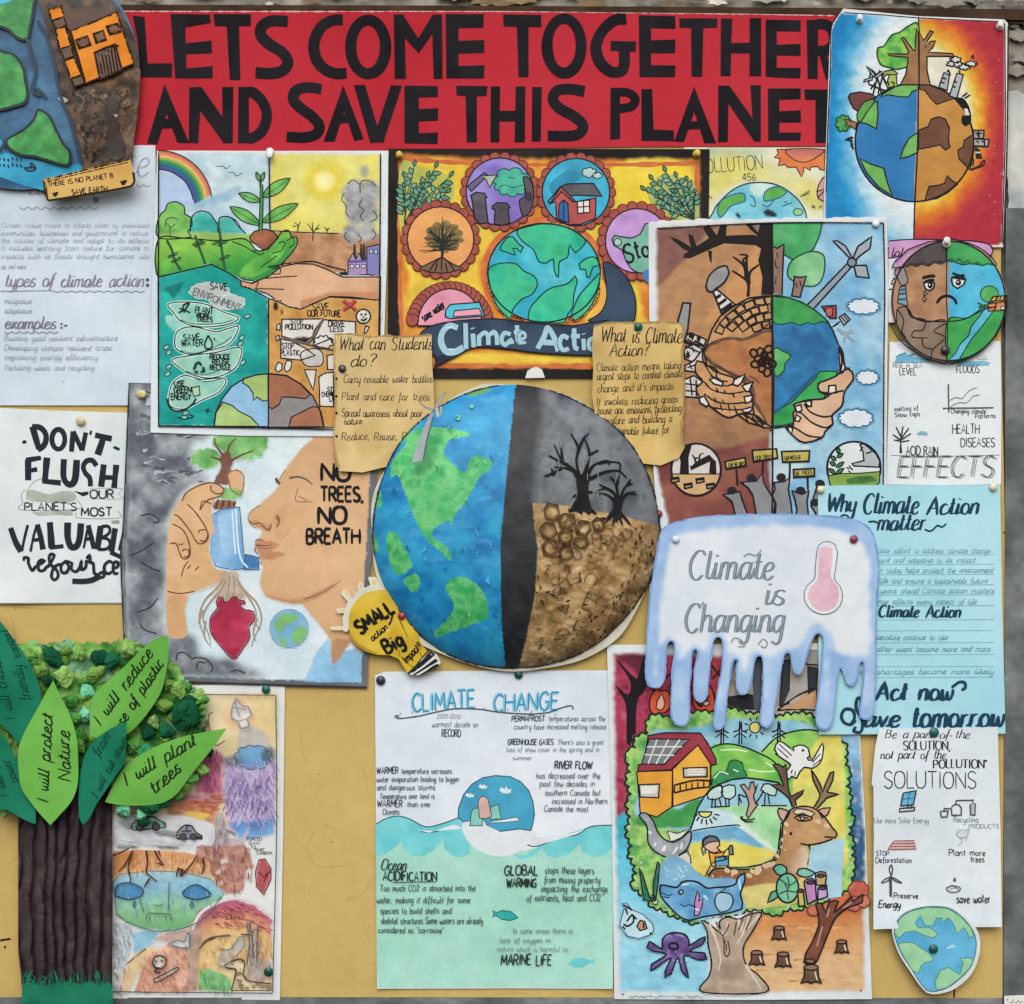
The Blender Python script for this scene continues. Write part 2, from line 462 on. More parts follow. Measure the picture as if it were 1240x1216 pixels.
# ------------------------------------------------------------------ pen strokes of the handwriting (cap height 10, x height 6)
_G = """A 7:l0,0 3.5,10 7,0|l1.3,3.6 5.7,3.6
B 6:l0,0 0,10|s0,10 3.6,9.8 5,7.8 3.8,5.6 0,5.2|s0,5.2 4.3,5 5.9,2.7 4.3,.3 0,0
C 6.4:s6.3,8.4 4.5,10 2,9.4 .2,6.5 .2,3.5 2,.5 4.5,0 6.4,1.6
D 6.8:l0,0 0,10|s0,10 3.5,9.7 6.3,7.5 6.7,4.5 5.4,1.3 3,.1 0,0
E 5.4:l5.3,10 0,10|l0,10 0,0|l0,5.2 4.5,5.2|l0,0 5.4,0
F 5.2:l0,0 0,10|l0,10 5.2,10|l0,5.2 4.3,5.2
G 6.8:s6.4,8.4 4.5,10 2,9.4 .2,6.5 .2,3.5 2,.5 4.6,0 6.5,1.8|l6.5,1.6 6.6,4.6|l4,4.6 6.9,4.6
H 6.8:l0,0 0,10|l6.8,0 6.8,10|l0,5.2 6.8,5.2
I 1.6:l.8,0 .8,10
J 5:s4.5,10 4.5,3 3.5,.3 1.5,0 0,2
K 6.2:l0,0 0,10|l6,10 0,4.4|l2,6.2 6.2,0
L 5:l0,10 0,0|l0,0 5,0
M 8:l0,0 .6,10|l.6,10 4,2.5|l4,2.5 7.4,10|l7.4,10 8,0
N 6.8:l0,0 0,10|l0,10 6.8,0|l6.8,0 6.8,10
O 7.4:s3.7,10 1,8.8 0,5 1,1.2 3.7,0 6.4,1.2 7.4,5 6.4,8.8 3.7,10
P 5.8:l0,0 0,10|s0,10 4.2,9.8 5.7,7.3 4.2,4.9 0,4.6
Q 7.4:s3.7,10 1,8.8 0,5 1,1.2 3.7,0 6.4,1.2 7.4,5 6.4,8.8 3.7,10|l4.5,2.5 7.6,-.8
R 6.2:l0,0 0,10|s0,10 4.2,9.8 5.6,7.5 4.2,5.2 0,5|l2.6,5 6.2,0
S 5.8:s5.6,8.6 4,10 1.6,9.7 .3,8 1,6.2 3,5.1 5.2,3.9 5.8,2.2 4.6,.4 2.4,0 0,1.5
T 6.4:l0,10 6.4,10|l3.2,10 3.2,0
U 6.6:s0,10 0,3.2 1.2,.5 3.3,0 5.4,.5 6.6,3.2 6.6,10
V 6.8:l0,10 3.4,0|l3.4,0 6.8,10
W 9.4:l0,10 2.4,0|l2.4,0 4.7,8|l4.7,8 7,0|l7,0 9.4,10
X 6.4:l0,0 6.4,10|l0,10 6.4,0
Y 6.4:l0,10 3.2,5|l6.4,10 3.2,5|l3.2,5 3.2,0
Z 6.2:l0,10 6.2,10|l6.2,10 0,0|l0,0 6.2,0
a 5:s4.8,5.2 2.8,6 .8,4.8 .2,2.5 1.2,.3 3,.5 4.6,2.8|s4.9,6 4.6,2.2 4.9,.4 6,.6
b 4.8:l.3,10 .3,.2|s.3,4 2.4,6 4.6,4.8 4.7,1.8 3,0 .3,.8
c 4.2:s4.2,5 2.6,6 .8,5 .1,2.8 1,.5 2.8,0 4.6,1.2
d 5:s4.8,5 2.8,6 .8,4.8 .2,2.5 1.2,.3 3,.5 4.7,2.8|s5,10 4.8,5 4.8,1.2 5.8,.3
e 4.4:s.3,2.8 3,3.2 4.2,4.6 2.8,6 .9,5 .1,2.6 1.2,.3 3,0 4.8,1.4
f 3.4:s4,9.3 2.8,10 1.8,8.5 1.7,4 1.5,0 1,-3|l0,6 3.6,6
g 5:s4.8,5.2 2.8,6 .8,4.8 .2,2.5 1.2,.4 3,.6 4.7,3|s4.9,6 4.8,1 4.4,-2.8 2.4,-4 .6,-2.8
h 4.8:l.3,10 .3,0|s.3,3.6 2.2,6 4.2,5 4.4,2.5 4.5,.4 5.4,.5
i 1.6:s.6,6 .6,2 .9,.3 1.8,.6|l.6,8 .75,8.6
j 2.2:s1.6,6 1.5,-1 1,-3.4 -.6,-3.4|l1.6,8 1.75,8.6
k 4.6:l.3,10 .3,0|l4.3,6 .3,2.6|l1.6,3.6 4.8,0
l 1.8:s.6,10 .5,4 .7,.8 1.9,.4
m 7.6:l.3,6 .3,0|s.3,3.6 1.8,6 3.4,5.2 3.6,3 3.6,0|s3.6,3.4 5.2,6 6.9,5.2 7.1,2.5 7.2,.4 8,.5
n 4.8:l.3,6 .3,0|s.3,3.6 2.2,6 4.1,5.2 4.4,2.5 4.5,.4 5.4,.5
o 4.8:s2.5,6 .8,5 .1,3 .9,.7 2.5,0 4.2,.8 4.8,3 4,5.2 2.5,6
p 4.8:l.3,6 .2,-4|s.3,4 2.4,6 4.6,4.8 4.7,1.8 3,0 .3,.8
q 5:s4.8,5.2 2.8,6 .8,4.8 .2,2.5 1.2,.4 3,.6 4.7,3|l4.9,6 4.8,-4
r 3.6:l.3,6 .3,0|s.3,3.4 1.6,5.6 3.6,5.8
s 4:s3.9,5.2 2.4,6 .6,5.2 .7,3.9 2.4,3 3.9,2 3.7,.6 2,0 0,.9
t 3.2:s1.5,9 1.4,3 1.7,.6 3.2,.5|l0,6 3.2,6.2
u 4.8:s.3,6 .3,2 1.4,.2 3.2,.6 4.4,2.8|s4.5,6 4.4,1.4 5.4,.4
v 4.4:l.2,6 2.2,0|l2.2,0 4.3,6
w 6.6:s.2,6 .6,1.5 1.8,.1 3.2,2.5 3.3,5|s3.3,4 3.8,.8 5.2,.2 6.4,2.8 6.3,6
x 4.4:l.2,0 4.2,6|l.2,6 4.2,0
y 4.8:s.3,6 .4,2 1.6,.4 3.3,.8 4.5,3|s4.7,6 4.5,0 3.9,-3 2,-4 .5,-3
z 4.2:l.2,6 4.2,6|l4.2,6 0,0|l0,0 4.4,0
0 5.4:s2.7,10 .8,8.6 0,5 .8,1.4 2.7,0 4.6,1.4 5.4,5 4.6,8.6 2.7,10
1 2:l0,8.5 1.6,10|l1.6,10 1.6,0
2 5:s.3,7.6 1.2,9.6 3.2,9.8 4.6,7.8 3.6,5 0,0|l0,0 5.2,0
3 5:s.3,9 2.4,10 4.6,8.4 3.6,5.8 1.8,5.3|s1.8,5.3 4.4,4.6 4.9,2.2 3,0 .2,1.2
4 5:l3.6,0 3.6,10|l3.6,10 0,3|l0,3 5,3
5 5:l4.6,10 .6,10|s.6,10 .4,5.6 3,6 4.8,3.6 3,.2 .2,1
6 5:s4.2,9.6 1.4,7.5 .2,3.4 1.4,.3 3.6,.2 4.8,2.6 3.4,4.9 .6,3.6
7 5:l.2,10 5,10|l5,10 1.6,0
8 5:s2.5,10 .6,8.4 1.2,6 3.6,4.6 4.8,2.2 2.5,0 .3,2.2 1.4,4.6 3.9,6 4.5,8.4 2.5,10
9 5:s4.6,6.6 2.6,5 .4,6.6 1,9.4 3.2,10 4.7,7.6 4.2,3 2.6,0
. 1.2:l.3,0 .9,.5
, 1.4:l.9,.8 .2,-1.4
: 1.4:l.4,1 1,1.6|l.4,5 1,5.6
! 1.8:l1.2,10 .8,3|l.7,0 .9,.7
' 1.2:l.9,10 .5,7.6
" 2.6:l.5,10 .3,8|l2,10 1.8,8
- 3.2:l0,4 3.2,4
? 4.6:s.2,8.2 1.6,10 3.8,9.6 4.4,7.4 2.6,5 2.2,3|l2.1,0 2.4,.8
& 6:s6,.2 1.2,7.6 2.2,9.8 3.8,8.6 .4,3 1.4,.3 4,.6 5.6,4
~ 8:s0,0 2,1.2 4,0 6,-1.2 8,.2"""
FONT = {}
for ln in _G.split('\n'):
    key, body = ln[0], ln[2:]
    adv, strokes = body.split(':', 1) if key != ':' else body.split(':', 1)
    FONT[key] = (float(adv), [(1 if q[0] == 's' else 0, np.array([tuple(map(float, v.split(','))) for v in q[1:].split()])) for q in strokes.split('|')])

def wavy(x0, x1, y, n=10, a=3):
    return [(x0 + (x1 - x0) * i / (2 * n), y + (a if i % 2 else -a)) for i in range(2 * n + 1)]
def blot(cx, cy, rx, ry, n=9, a=.12, seed=0):
    r = random.Random(seed); p = []
    for i in range(n * 2):
        t = math.tau * i / (n * 2); k = 1 + (a if i % 2 else -a) + r.uniform(-.04, .04)
        p.append((cx + rx * k * math.cos(t), cy + ry * k * math.sin(t)))
    return p
def cloud(cx, cy, rx, ry, n=9, a=.12, seed=0):        # rounded scallops, as clouds and tree crowns are drawn
    r = random.Random(seed); n = max(5, int(n)); p = []
    cuts = np.cumsum([r.uniform(.7, 1.3) for _ in range(n)]); cuts = cuts / cuts[-1] * math.tau; lo = 0.0
    for hi in cuts:
        am = r.uniform(.8, 1.25) * a * 1.7
        for k in range(7):
            u = k / 7; t = lo + (hi - lo) * u; q = 1 - a + am * math.sin(math.pi * u) ** .7
            p.append((cx + rx * q * math.cos(t), cy + ry * q * math.sin(t)))
        lo = hi
    return p
def leaf(x0, y0, x1, y1, w):
    dx, dy = x1 - x0, y1 - y0; L = math.hypot(dx, dy); nx, ny = -dy / L * w, dx / L * w
    f = lambda t, k: (x0 + dx * t + nx * k, y0 + dy * t + ny * k)
    return [f(0, 0), f(.25, .8), f(.55, 1), f(.85, .5), f(1, 0), f(.85, -.5), f(.55, -1), f(.25, -.8)]
INK = '#1d1c22'
# ------------------------------------------------------------------ wall, board, frame
def flat_material(name, c1, c2, scale, rough, bump, c3=None):
    m = bpy.data.materials.new(name); m.use_nodes = True
    n = m.node_tree.nodes; L = m.node_tree.links; b = n['Principled BSDF']; b.inputs['Roughness'].default_value = rough
    tc = n.new('ShaderNodeTexCoord'); q = n.new('ShaderNodeTexNoise'); q.inputs['Scale'].default_value = scale; q.inputs['Detail'].default_value = 8
    q.inputs['Roughness'].default_value = .65
    r = n.new('ShaderNodeValToRGB'); r.color_ramp.elements[0].position = .35; r.color_ramp.elements[1].position = .66
    r.color_ramp.elements[0].color = (*col(c1), 1); r.color_ramp.elements[1].color = (*col(c2), 1)
    if c3:
        e = r.color_ramp.elements.new(.5); e.color = (*col(c3), 1)
    L.new(tc.outputs['Object'], q.inputs['Vector']); L.new(q.outputs['Fac'], r.inputs[0]); L.new(r.outputs[0], b.inputs['Base Color'])
    bp = n.new('ShaderNodeBump'); bp.inputs['Strength'].default_value = bump; bp.inputs['Distance'].default_value = .006
    L.new(q.outputs['Fac'], bp.inputs['Height']); L.new(bp.outputs[0], b.inputs['Normal'])
    return m
MATS['plaster'] = flat_material('plaster', '#6f6a60', '#aaa79c', 22, .95, .6, '#8d897e')

tile(0, 0, 1)
w = Thing('wall', 'rough grey peeling plaster wall around the notice board', 'wall', (620, 1260), -14, kind='structure')
a = w.part('wall', 'plaster')
a.smooth = True
gx, gy = np.meshgrid(np.arange(-700, 1945, 9.0), np.arange(-700, 1915, 9.0))
nx_, ny_ = gx.shape[1], gx.shape[0]
x, y = gx.ravel(), gy.ravel()
zz = 3.5 * (fbm(x, y, 60, 4, 4) - .5) * 2 + 2.0 * (noise(x, y, 14, 9) - .5)
F = []
for j in range(ny_ - 1):
    for i in range(nx_ - 1):
        k = j * nx_ + i; F.append((k, k + nx_, k + nx_ + 1, k + 1))
a.add(x, y, zz, F, col('#8d897e'))
# old paint and render flaking off round the board's edge
b = w.part('flaking_paint', 'crepe')
for i in range(150):
    e = random.random()
    if e < .72: px_, py_ = random.uniform(-40, 1280), random.uniform(-30, 6)
    else: px_, py_ = random.uniform(1226, 1275), random.uniform(-20, 250)
    rr = random.uniform(3, 15)
    dark = px_ > 950 or random.random() < .35
    cc = random.choice(['#77684f', '#8a7a5c', '#6d6455'] if px_ < 900 and random.random() < .6 else (['#8a877e', '#7b7a73', '#9a978d'] if dark else ['#c9c3b4', '#b3a890', '#d2cdc0']))
    b.f(blot(px_, py_, rr * random.uniform(1, 2.2), rr * .6, 6, .22, i), cc, var=.2, vs=6, z=random.uniform(7.2, 8.2), step=4)
b.f("1221,112 1229,110 1238,114 1262,112 1290,180 1288,262 1222,262 1219,200", N(30, 3, '#8f9a9c', '#b9bdb9', '#c9cbc4'), z=8.6, wob=3)
b.f("1214,8 1290,4 1290,20 1216,22", N(12, 3, '#4c4a46', '#6b6962'), z=8.4, wob=4)
w.done()

bd = Thing('notice_board', 'large notice board covered in plain mustard yellow cloth inside a worn grey frame', 'notice board', (600, 1216), 0)
a = bd.part('cloth_panel', 'cloth')
a.f("-60,11 1212,13 1212,400 1217,640 1214,1209 -60,1209", N(260, 5, '#bba263', '#c1a96a'), step=12, var=.03, vs=90, z=0)
for s_ in ("-10,733 60,738", "16,752 20,790", "60,1010 66,1040 62,1060", "12,1046 22,1040 30,1052"):
    a.l(s_, 1.2, '#b09858')
for s_ in ('380,1008 372,1030 384,1048 402,1050 430,1046', '392,1000 404,1004 398,1018', '420,1090 440,1082 452,1060', '18,1030 30,1046 22,1056', '30,1040 44,1028', '600,1204 640,1203', '364,880 366,905 372,930', '440,930 446,960', '1100,1195 1130,1190'):
    a.l(s_, 1.1, '#b49d5d', jit=.9, taper=.5)
a.l("1214,1106 1199,1106", 1.2, '#3a3325'); a.l("1156,1196 1155,1212", 1.4, '#3a3325')
a.l("0,1139 13,1137", 1.8, '#22201c'); a.e(6, 1147, 1.6, c='#22201c')
for i in range(170):
    a.e(random.uniform(0, 1210), random.uniform(735, 1205), random.uniform(.4, 1.0), c=random.choice(['#8d7742', '#cbb87e', '#a48b4e']), var=0)
a = bd.part('rail_or_shadow_strip', 'crepe', label='thin dark brown strip painted for the shadow along the top of the board')
a.f("-60,5 600,7 1226,11 1262,12 1262,25 1012,18 600,13 -60,12", N(20, 2, '#33261d', '#4d3b2c'), z=2.0, step=8); a.rim("-60,5 600,7 1226,11 1262,12 1262,25 1012,18 600,13 -60,12", '#33261d', 14, z=2.0)  # dark colour stands in for the shadow along the board's top edge
a = bd.part('rail_or_shadow_strip', 'crepe', label='grey painted wooden rail up the right side, cracked along its length')
q = "1218,252 1300,252 1300,1262 1215,1262 1216,900 1217,640"
a.f(q, N(55, 6, '#4e5453', '#646a69', '#7b8180'), z=1.5, step=6, var=.15, vs=8); a.rim(q, '#3a3d3c', 12, z=1.5)
for s_ in ("1219,640 1218,700 1217,790 1217,860", "1227,658 1226,690 1227,724", "1225,728 1226,746 1225,800 1226,828", "1222,822 1230,820", "1215,645 1240,644", "1222,766 1240,768", "1221,900 1219,1010 1218,1100 1218,1190", "1236,480 1239,520 1237,560"):
    a.l(s_, 1.6, '#2b2c2b', taper=.3)
a.f("1222,768 1240,770 1268,775 1268,880 1226,824 1228,800 1221,790", N(10, 4, '#4b5252', '#5b6362'), wob=2)
a.f("1218,875 1226,892 1229,925 1226,940 1216,938", N(10, 4, '#474b49', '#6a6e6b'), wob=2)
for i in range(26):
    px_, py_ = random.uniform(1222, 1262), random.uniform(270, 1190)
    a.f(blot(px_, py_, random.uniform(2, 8), random.uniform(5, 26), 6, .2, i), random.choice(['#646a68', '#525958', '#7b807d', '#484e4d']), var=.2, vs=5)
a = bd.part('rail_or_shadow_strip', 'crepe', label='dark grey rail along the bottom of the board')
q = "-60,1208 1214,1208.5 1214,1262 -60,1262"
a.f(q, N(60, 8, '#50575a', '#646b6c', '#7a807f'), z=2.2, step=6, var=.15, vs=8); a.rim(q, '#3a3d3c', 12, z=2.2)
a.l("-20,1209 500,1209 1213,1210", 1.6, '#2c2e2e'); a.l("562,1209 564,1230", 1.2, '#2b2c2b')
bd.done()

t, a = sheet('paper_scrap', 'small torn white paper scrap at the bottom right corner of the frame', 'paper', [(1216, 1206), (1262, 1204), (1262, 1250), (1217, 1250)], '#d6d8d4', 4.5, amp=.3, seed=9)
for i in range(9): a.l([(1219 + i * 3, 1212 + (i * 7) % 5), (1221 + i * 3, 1209 + (i * 5) % 9)], .8, '#777a7a')
t.done()

# ------------------------------------------------------------------ red title banner
bn, a = sheet('banner', 'long red card banner with big black cut-out capitals across the top', 'banner',
              [(100, 13), (600, 13), (1030, 18), (1030, 177), (760, 178), (470, 182), (120, 186)], N(200, 2, '#a8242f', '#b22c38', '#b5303c'), 1.2, amp=.7, seed=3, edge_col='#9c2530')
a.l("145,13.6 400,14 600,13.8 900,17 1010,19", .9, '#d9a8a6', jit=.9)
BL = N(30, 4, '#17161a', '#232126')
LET = [
 (0, 'L', ["622,73 678,79 693,298 808,297 806,363 660,363 648,200"]),
 (0, 'E', ["800,66 868,66 876,367 822,368", "860,66 985,68 989,107 860,131", "864,205 992,190 995,250 866,255", "866,322 998,310 998,367 866,368"]),
 (0, 'T', ["1000,66 1178,66 1176,122 1122,124 1128,375 1078,375 1064,124 1008,122"]),
 (300, 'S', ["~13.6 188,101 110,98 66,125 62,165 98,205 160,245 188,290 165,330 110,345 36,341"]),
 (300, 'C', ["~13.6 446,93 400,95 352,120 320,170 310,220 323,280 362,325 415,345 464,343"]),
 (300, 'O', ["@13.2 565,220 82,126"]),
 (300, 'M', ["685,68 728,68 800,180 868,68 912,68 915,370 872,370 866,160 802,250 738,180 742,370 690,370"]),
 (300, 'E', ["928,66 988,66 990,368 932,368", "980,66 1108,66 1106,130 980,132", "980,192 1110,188 1110,248 980,252", "980,310 1112,306 1108,368 980,368"]),
 (600, 'T', ["36,68 215,70 215,128 155,126 155,362 108,362 100,126 38,124"]),
 (600, 'O', ["@13 322,215 80,128"]),
 (600, 'G', ["~13.6 614,88 560,95 510,135 478,190 472,235 490,292 538,335 588,335 604,300 604,240", "540,192 660,195 658,243 540,238"]),
 (600, 'E', ["672,72 730,73 730,362 676,362", "722,73 843,75 845,135 722,132", "722,190 845,185 842,250 722,250", "722,306 845,308 842,362 722,362"]),
 (600, 'T', ["862,86 1042,86 1040,130 975,132 970,360 920,360 918,132 864,130"]),
 (600, 'H', ["1058,86 1112,88 1106,203 1104,357 1056,357", "1193,85 1247,85 1247,357 1192,357", "1100,203 1200,200 1200,250 1100,250"]),
 (920, 'E', ["28,92 80,93 80,364 28,360", "74,93 192,95 192,148 74,146", "74,210 192,206 192,262 74,260", "74,318 192,318 190,368 74,364"]),
 (920, 'R', ["220,95 275,92 272,370 225,370", "~12.5 262,114 312,116 345,150 345,205 312,236 262,238", "275,240 308,238 352,375 310,372"]),
 (0, 'A', ["772,395 802,470 738,678 690,672", "772,395 888,672 832,670 762,478", "750,560 818,555 825,602 748,604"]),
 (0, 'N', ["888,410 945,408 940,520 930,672 886,670", "930,408 945,408 1052,560 1060,672 1050,672 932,510", "1042,408 1095,408 1092,672 1046,672"]),
 (0, 'D', ["1118,408 1168,408 1168,672 1116,672", "~12.6 1160,432 1190,436 1232,478 1252,540 1232,610 1190,645 1160,649"]),
 (300, 'S', ["~13 346,418 280,410 228,425 214,465 242,502 300,545 336,590 322,628 270,645 182,642"]),
 (300, 'A', ["448,400 468,470 408,665 355,665", "448,400 545,652 500,662 438,478", "425,535 490,530 498,575 420,580"]),
 (300, 'V', ["498,400 550,398 608,590 640,665 575,672", "672,400 724,402 635,672 592,640"]),
 (300, 'E', ["735,402 802,402 804,674 735,672", "794,402 892,404 892,455 794,458", "794,512 893,508 893,566 794,570", "794,625 893,622 890,676 794,674"]),
 (300, 'T', ["978,402 1125,404 1120,450 1075,452 1075,668 1028,668 1022,450 980,448"]),
 (600, 'H', ["-22,405 22,405 18,668 -24,668", "95,405 140,405 138,668 90,668", "12,520 100,520 100,570 12,570"]),
 (600, 'I', ["172,408 218,408 212,664 170,664"]),
 (600, 'S', ["~13.2 418,430 350,418 288,426 270,468 300,508 368,546 410,588 395,625 350,638 245,638"]),
 (600, 'P', ["540,412 584,412 585,652 538,656", "~10.5 576,433 622,435 655,462 640,498 576,512"]),
 (600, 'L', ["685,418 735,418 742,608 836,612 838,662 685,660"]),
 (600, 'A', ["932,405 948,480 885,665 838,665", "932,405 1035,672 980,672 918,478", "900,570 972,568 984,605 896,608"]),
 (600, 'N', ["1045,402 1095,402 1090,665 1045,668", "1085,402 1098,402 1210,560 1245,664 1215,664 1082,470", "1196,400 1245,400 1245,664 1212,640"]),
 (920, 'E', ["38,415 92,415 92,660 40,660", "86,415 192,415 192,465 86,468", "86,522 192,518 194,575 86,575", "86,622 194,622 190,660 86,660"]),
 (920, 'T', ["210,420 345,420 345,466 318,468 318,670 262,670 262,468 212,468"]),
]
for ox, ch, shp in LET:
    tile(ox, 0, 3.875)
    q = bn.part('letter', 'paper')
    base = bn.z = .45
    for s_ in shp:
        if s_[0] == '~':
            wd, rest = s_[1:].split(' ', 1); q.l(rest, float(wd), BL, seg=2.5, jit=.05)
        elif s_[0] == '@':
            wd, c_, r_ = s_[1:].split(' '); c_ = list(map(float, c_.split(','))); r_ = list(map(float, r_.split(',')))
            q.l(circle(*c_, *r_, n=20), float(wd), BL, closed=True, seg=2.5, jit=.08)
        else:
            q.f(s_, BL, step=8, var=.02); q.rim(s_, '#1a191d', .35, z=bn.z)
bn.done()
# ------------------------------------------------------------------ handwritten climate paper (left edge)
GP = '#8d8a9e'; GT = '#9aa0ab'
t, a = sheet('poster', 'white paper listing types and examples of climate action in faint purple pencil', 'poster',
             [(-40, 176), (188, 176), (191, 330), (190, 491), (-40, 491)], N(160, 3, '#bccbd8', '#c9d6df', '#d3dde4'), 2.0, amp=1.1, seed=11, curl=((192, 490, 60, 4),), group='posters')
a = t.part('lettering')
tile(0, 0, 3.875)
for dx in (0, 3):
    a.t('Climate', 215 + dx, 835, 150, 1.1, GP, x1=690 + dx, sl=.25, tt=.5)
    a.t('action', 130 + dx, 915, 100, 1.1, GP, x1=440 + dx, sl=.25, tt=.5)
a.l(wavy(-30, 190, 858, 7, 5), .9, '#9a9ba8'); a.l(wavy(640, 705, 872, 2, 5), .9, '#9a9ba8')
a.l(wavy(90, 460, 978, 9, 6), 1.0, '#9a9ba8'); a.e(450, 938, 15, c='#8a85a3')
tile(0, 240, 3.875)
for i, (s_, yy, x1) in enumerate([("Climate Action means to efforts taken by individuals", 138, 700), ("communities, businesses and government to reduce", 175, 692),
        ("the causes of climate and adapt to its effects", 210, 700), ("It includes learning from nature for climate to", 245, 700),
        ("impacts such as floods drought hurricanes wild", 284, 700), ("etc and more", 332, 120)]):
    a.t(s_, 4, yy, 24, .55, GT, x1=x1, sl=.2, fade=.25)
for dx in (0, 4):
    a.t('types of climate action', 18 + dx, 415, 62, .9, '#837d95', x1=668 + dx, sl=.3, tt=.55)
    a.t('examples', 20 + dx, 612, 56, .9, '#77748c', x1=255 + dx, sl=.25, tt=.55)
a.e(692, 383, 8, c='#555364'); a.e(692, 408, 8, c='#555364')
a.e(288, 590, 5, c='#555364'); a.e(288, 608, 5, c='#555364'); a.l("298,599 316,597", 1.1, '#555364')
a.l("0,436 250,432", .7, '#a3a8b4'); a.l(wavy(250, 680, 437, 10, 3), .8, '#a3a8b4'); a.l(wavy(20, 272, 630, 7, 4), .8, '#9599a6')
for s_, yy, x1 in (("mitigation", 495, 148), ("adaptation", 540, 148), ("Building good resilient infrastructure", 668, 550), ("Developing climate resilient crops", 714, 522),
                   ("Improving energy efficiency", 758, 455), ("Reducing waste and recycling", 806, 440)):
    a.t(s_, 20, yy, 26, .55, GT, x1=x1, sl=.2, fade=.25)
a.e(295, 862, 2.5, c='#555364')
t.done()

# ------------------------------------------------------------------ don't flush
tile(0, 480, 4.345)
t, a = sheet('poster', "white poster of thick black brush letters about not flushing a valuable resource", 'poster',
             [(-40, 492), (60, 497), (157, 500), (156, 640), (151, 730.5), (-40, 731)], N(90, 4, '#c3cfd3', '#cdd7d9', '#d2dadb'), 1.2, amp=1.0, seed=12, curl=((20, 731, 90, 3),), group='posters')
a.e(425, 132, 26, 16, '#c6c3a6', var=.05); a.l("0,1089 640,1088", .8, '#8b8f8c')
a = t.part('ribbon_drawing')
a.f("140,500 170,490 200,500 260,515 330,498 390,505 398,548 300,560 200,555 150,545", N(18, 2, '#8f9a8f', '#a8b3a8', '#b9c3ba'), var=.1, sm=1)
a.f("165,612 380,598 385,628 300,625 200,630", N(18, 3, '#9aa59b', '#b5beb6'), sm=1)
a.l("140,545 150,490 180,450 240,425|120,560 112,520 125,500 140,495|118,560 118,598 410,592 408,545|400,610 415,640 625,640 620,600", .7, '#8f9896')
a.l("645,485 625,515 645,540 480,540|470,485 650,484", .6, '#9aa3a2'); a.f("580,655 625,650 632,670 595,672", '#8f989a')
a = t.part('lettering')
B = '#232a33'
a.l("117,243 140,238", 4.0, B); a.l("597,266 630,281", 4.0, B); a.l("480,180 474,204", 3.3, B)
a.l("170,158 205,278", 7.6, B); a.l("168,160 212,165 240,198 240,240 222,268 198,280", 7.3, B)
a.l(circle(307, 226, 34, 52), 6.2, B, closed=True)
a.l("376,292 384,184|384,184 432,284|432,286 452,190", 5.9, B, sm=0); a.l("500,204 588,224", 7.1, B); a.l("546,214 514,308", 8.3, B)
a.l("148,335 148,442", 7.7, B); a.l("136,336 216,324", 5.9, B); a.l("150,392 196,384", 5.3, B)
a.l("247,322 236,448", 8.0, B); a.l("222,446 320,456", 6.5, B); a.l("336,330 334,420 352,458 378,462 396,430 404,334", 7.7, B)
a.l("508,366 486,338 456,340 438,370 450,405 472,430 476,474", 5.9, B); a.f("388,498 430,505 468,500 462,518 435,527", B)
a.l("546,358 532,476", 7.1, B); a.l("612,360 600,482", 7.1, B); a.l("535,426 606,428", 5.9, B)
a.t('OUR', 474, 536, 44, 1.7, '#30383f', x1=598, jit=.1); a.t("PLANET'S", 130, 600, 40, 1.5, '#30383f', x1=402, jit=.2); a.t('MOST', 428, 630, 42, 1.7, '#30383f', x1=588)
a.l("55,692 84,770 112,816", 7.1, B); a.l("114,816 130,740 146,676", 3.5, B)
a.l("160,818 178,730 196,674", 3.1, B); a.l("196,674 214,740 226,806", 6.6, B); a.l("168,758 215,752", 2.8, B)
a.l("262,662 268,740 272,798", 7.8, B); a.l("262,796 334,788", 5.3, B); a.l("356,664 356,740 372,790 400,790 418,750 426,668", 8.0, B)
a.l("440,800 452,740 464,678", 3.1, B); a.l("464,678 480,740 494,802", 5.9, B); a.l("446,752 482,748", 2.8, B)
a.l("530,682 512,806", 7.1, B); a.l("530,686 570,684 578,712 556,734 526,744 566,750 580,776 562,802 514,806", 4.0, B)
a.l("606,694 586,818", 7.1, B); a.l("580,820 646,850", 5.3, B); a.l("662,698 636,812", 7.1, B); a.l("650,702 676,700|640,812 665,822", 4.7, B)
for s_ in ("125,866 128,848 148,852 150,880 170,915 190,890", "190,890 215,880 232,866 215,862 200,880 205,915 230,915 250,890", "250,900 275,860 285,836 268,830 258,850 268,885 300,918 305,950 285,966 270,945 285,900 320,880",
           "345,868 322,890 325,925 350,926 362,895 345,868 378,876", "380,872 376,910 400,922 420,900 428,868 428,910 450,900 455,860", "455,855 470,838 474,860 468,872 490,880 496,930 520,938", "596,880 575,868 550,890 552,925 575,932 592,918",
           "596,906 618,896 622,876 604,872 594,900 602,932 624,930", "515,940 535,926 548,938 540,952 520,950"):
    a.l(s_, 2.6, B)
a.l("530,945 480,968 430,974 380,972", 6.5, B)
t.done()

# ------------------------------------------------------------------ planet cut-out in the top left corner
tile(0, 0, 3.875)
def cut_warp(x, y):
    r = np.hypot((x - 26), (y - 85)) / 143
    base = 9 * (1 - np.clip(r, 0, 1) ** 4)
    edge = noise(x, y, 18, 5)
    xb = np.interp(y, [0, 50, 100, 145, 180, 210], [45, 60, 68, 85, 97, 100])
    rough = np.clip((x - xb) / 8, 0, 1)
    return base + rough * (3.0 * (fbm(x, y, 16, 8, 3) - .5)) + 1.2 * fbm(x, y, 30, 2, 2)
circ = circle(100, 330, 555, 560, 60)
t = Thing('planet_cutout', 'round painted planet cut-out with an orange house, overlapping the left end of the red banner', 'planet cut-out', (26, 230), 9, cut_warp)
t.lm = 14; a = t.part('disc', 'poster_paint')
a.f(circ, N(26, 3, '#28506f', '#346387', '#3f7294'), step=3.5, var=.14, vs=9, z=0, sm=1); a.rim(circ, '#2a2622', 4, sm=1)
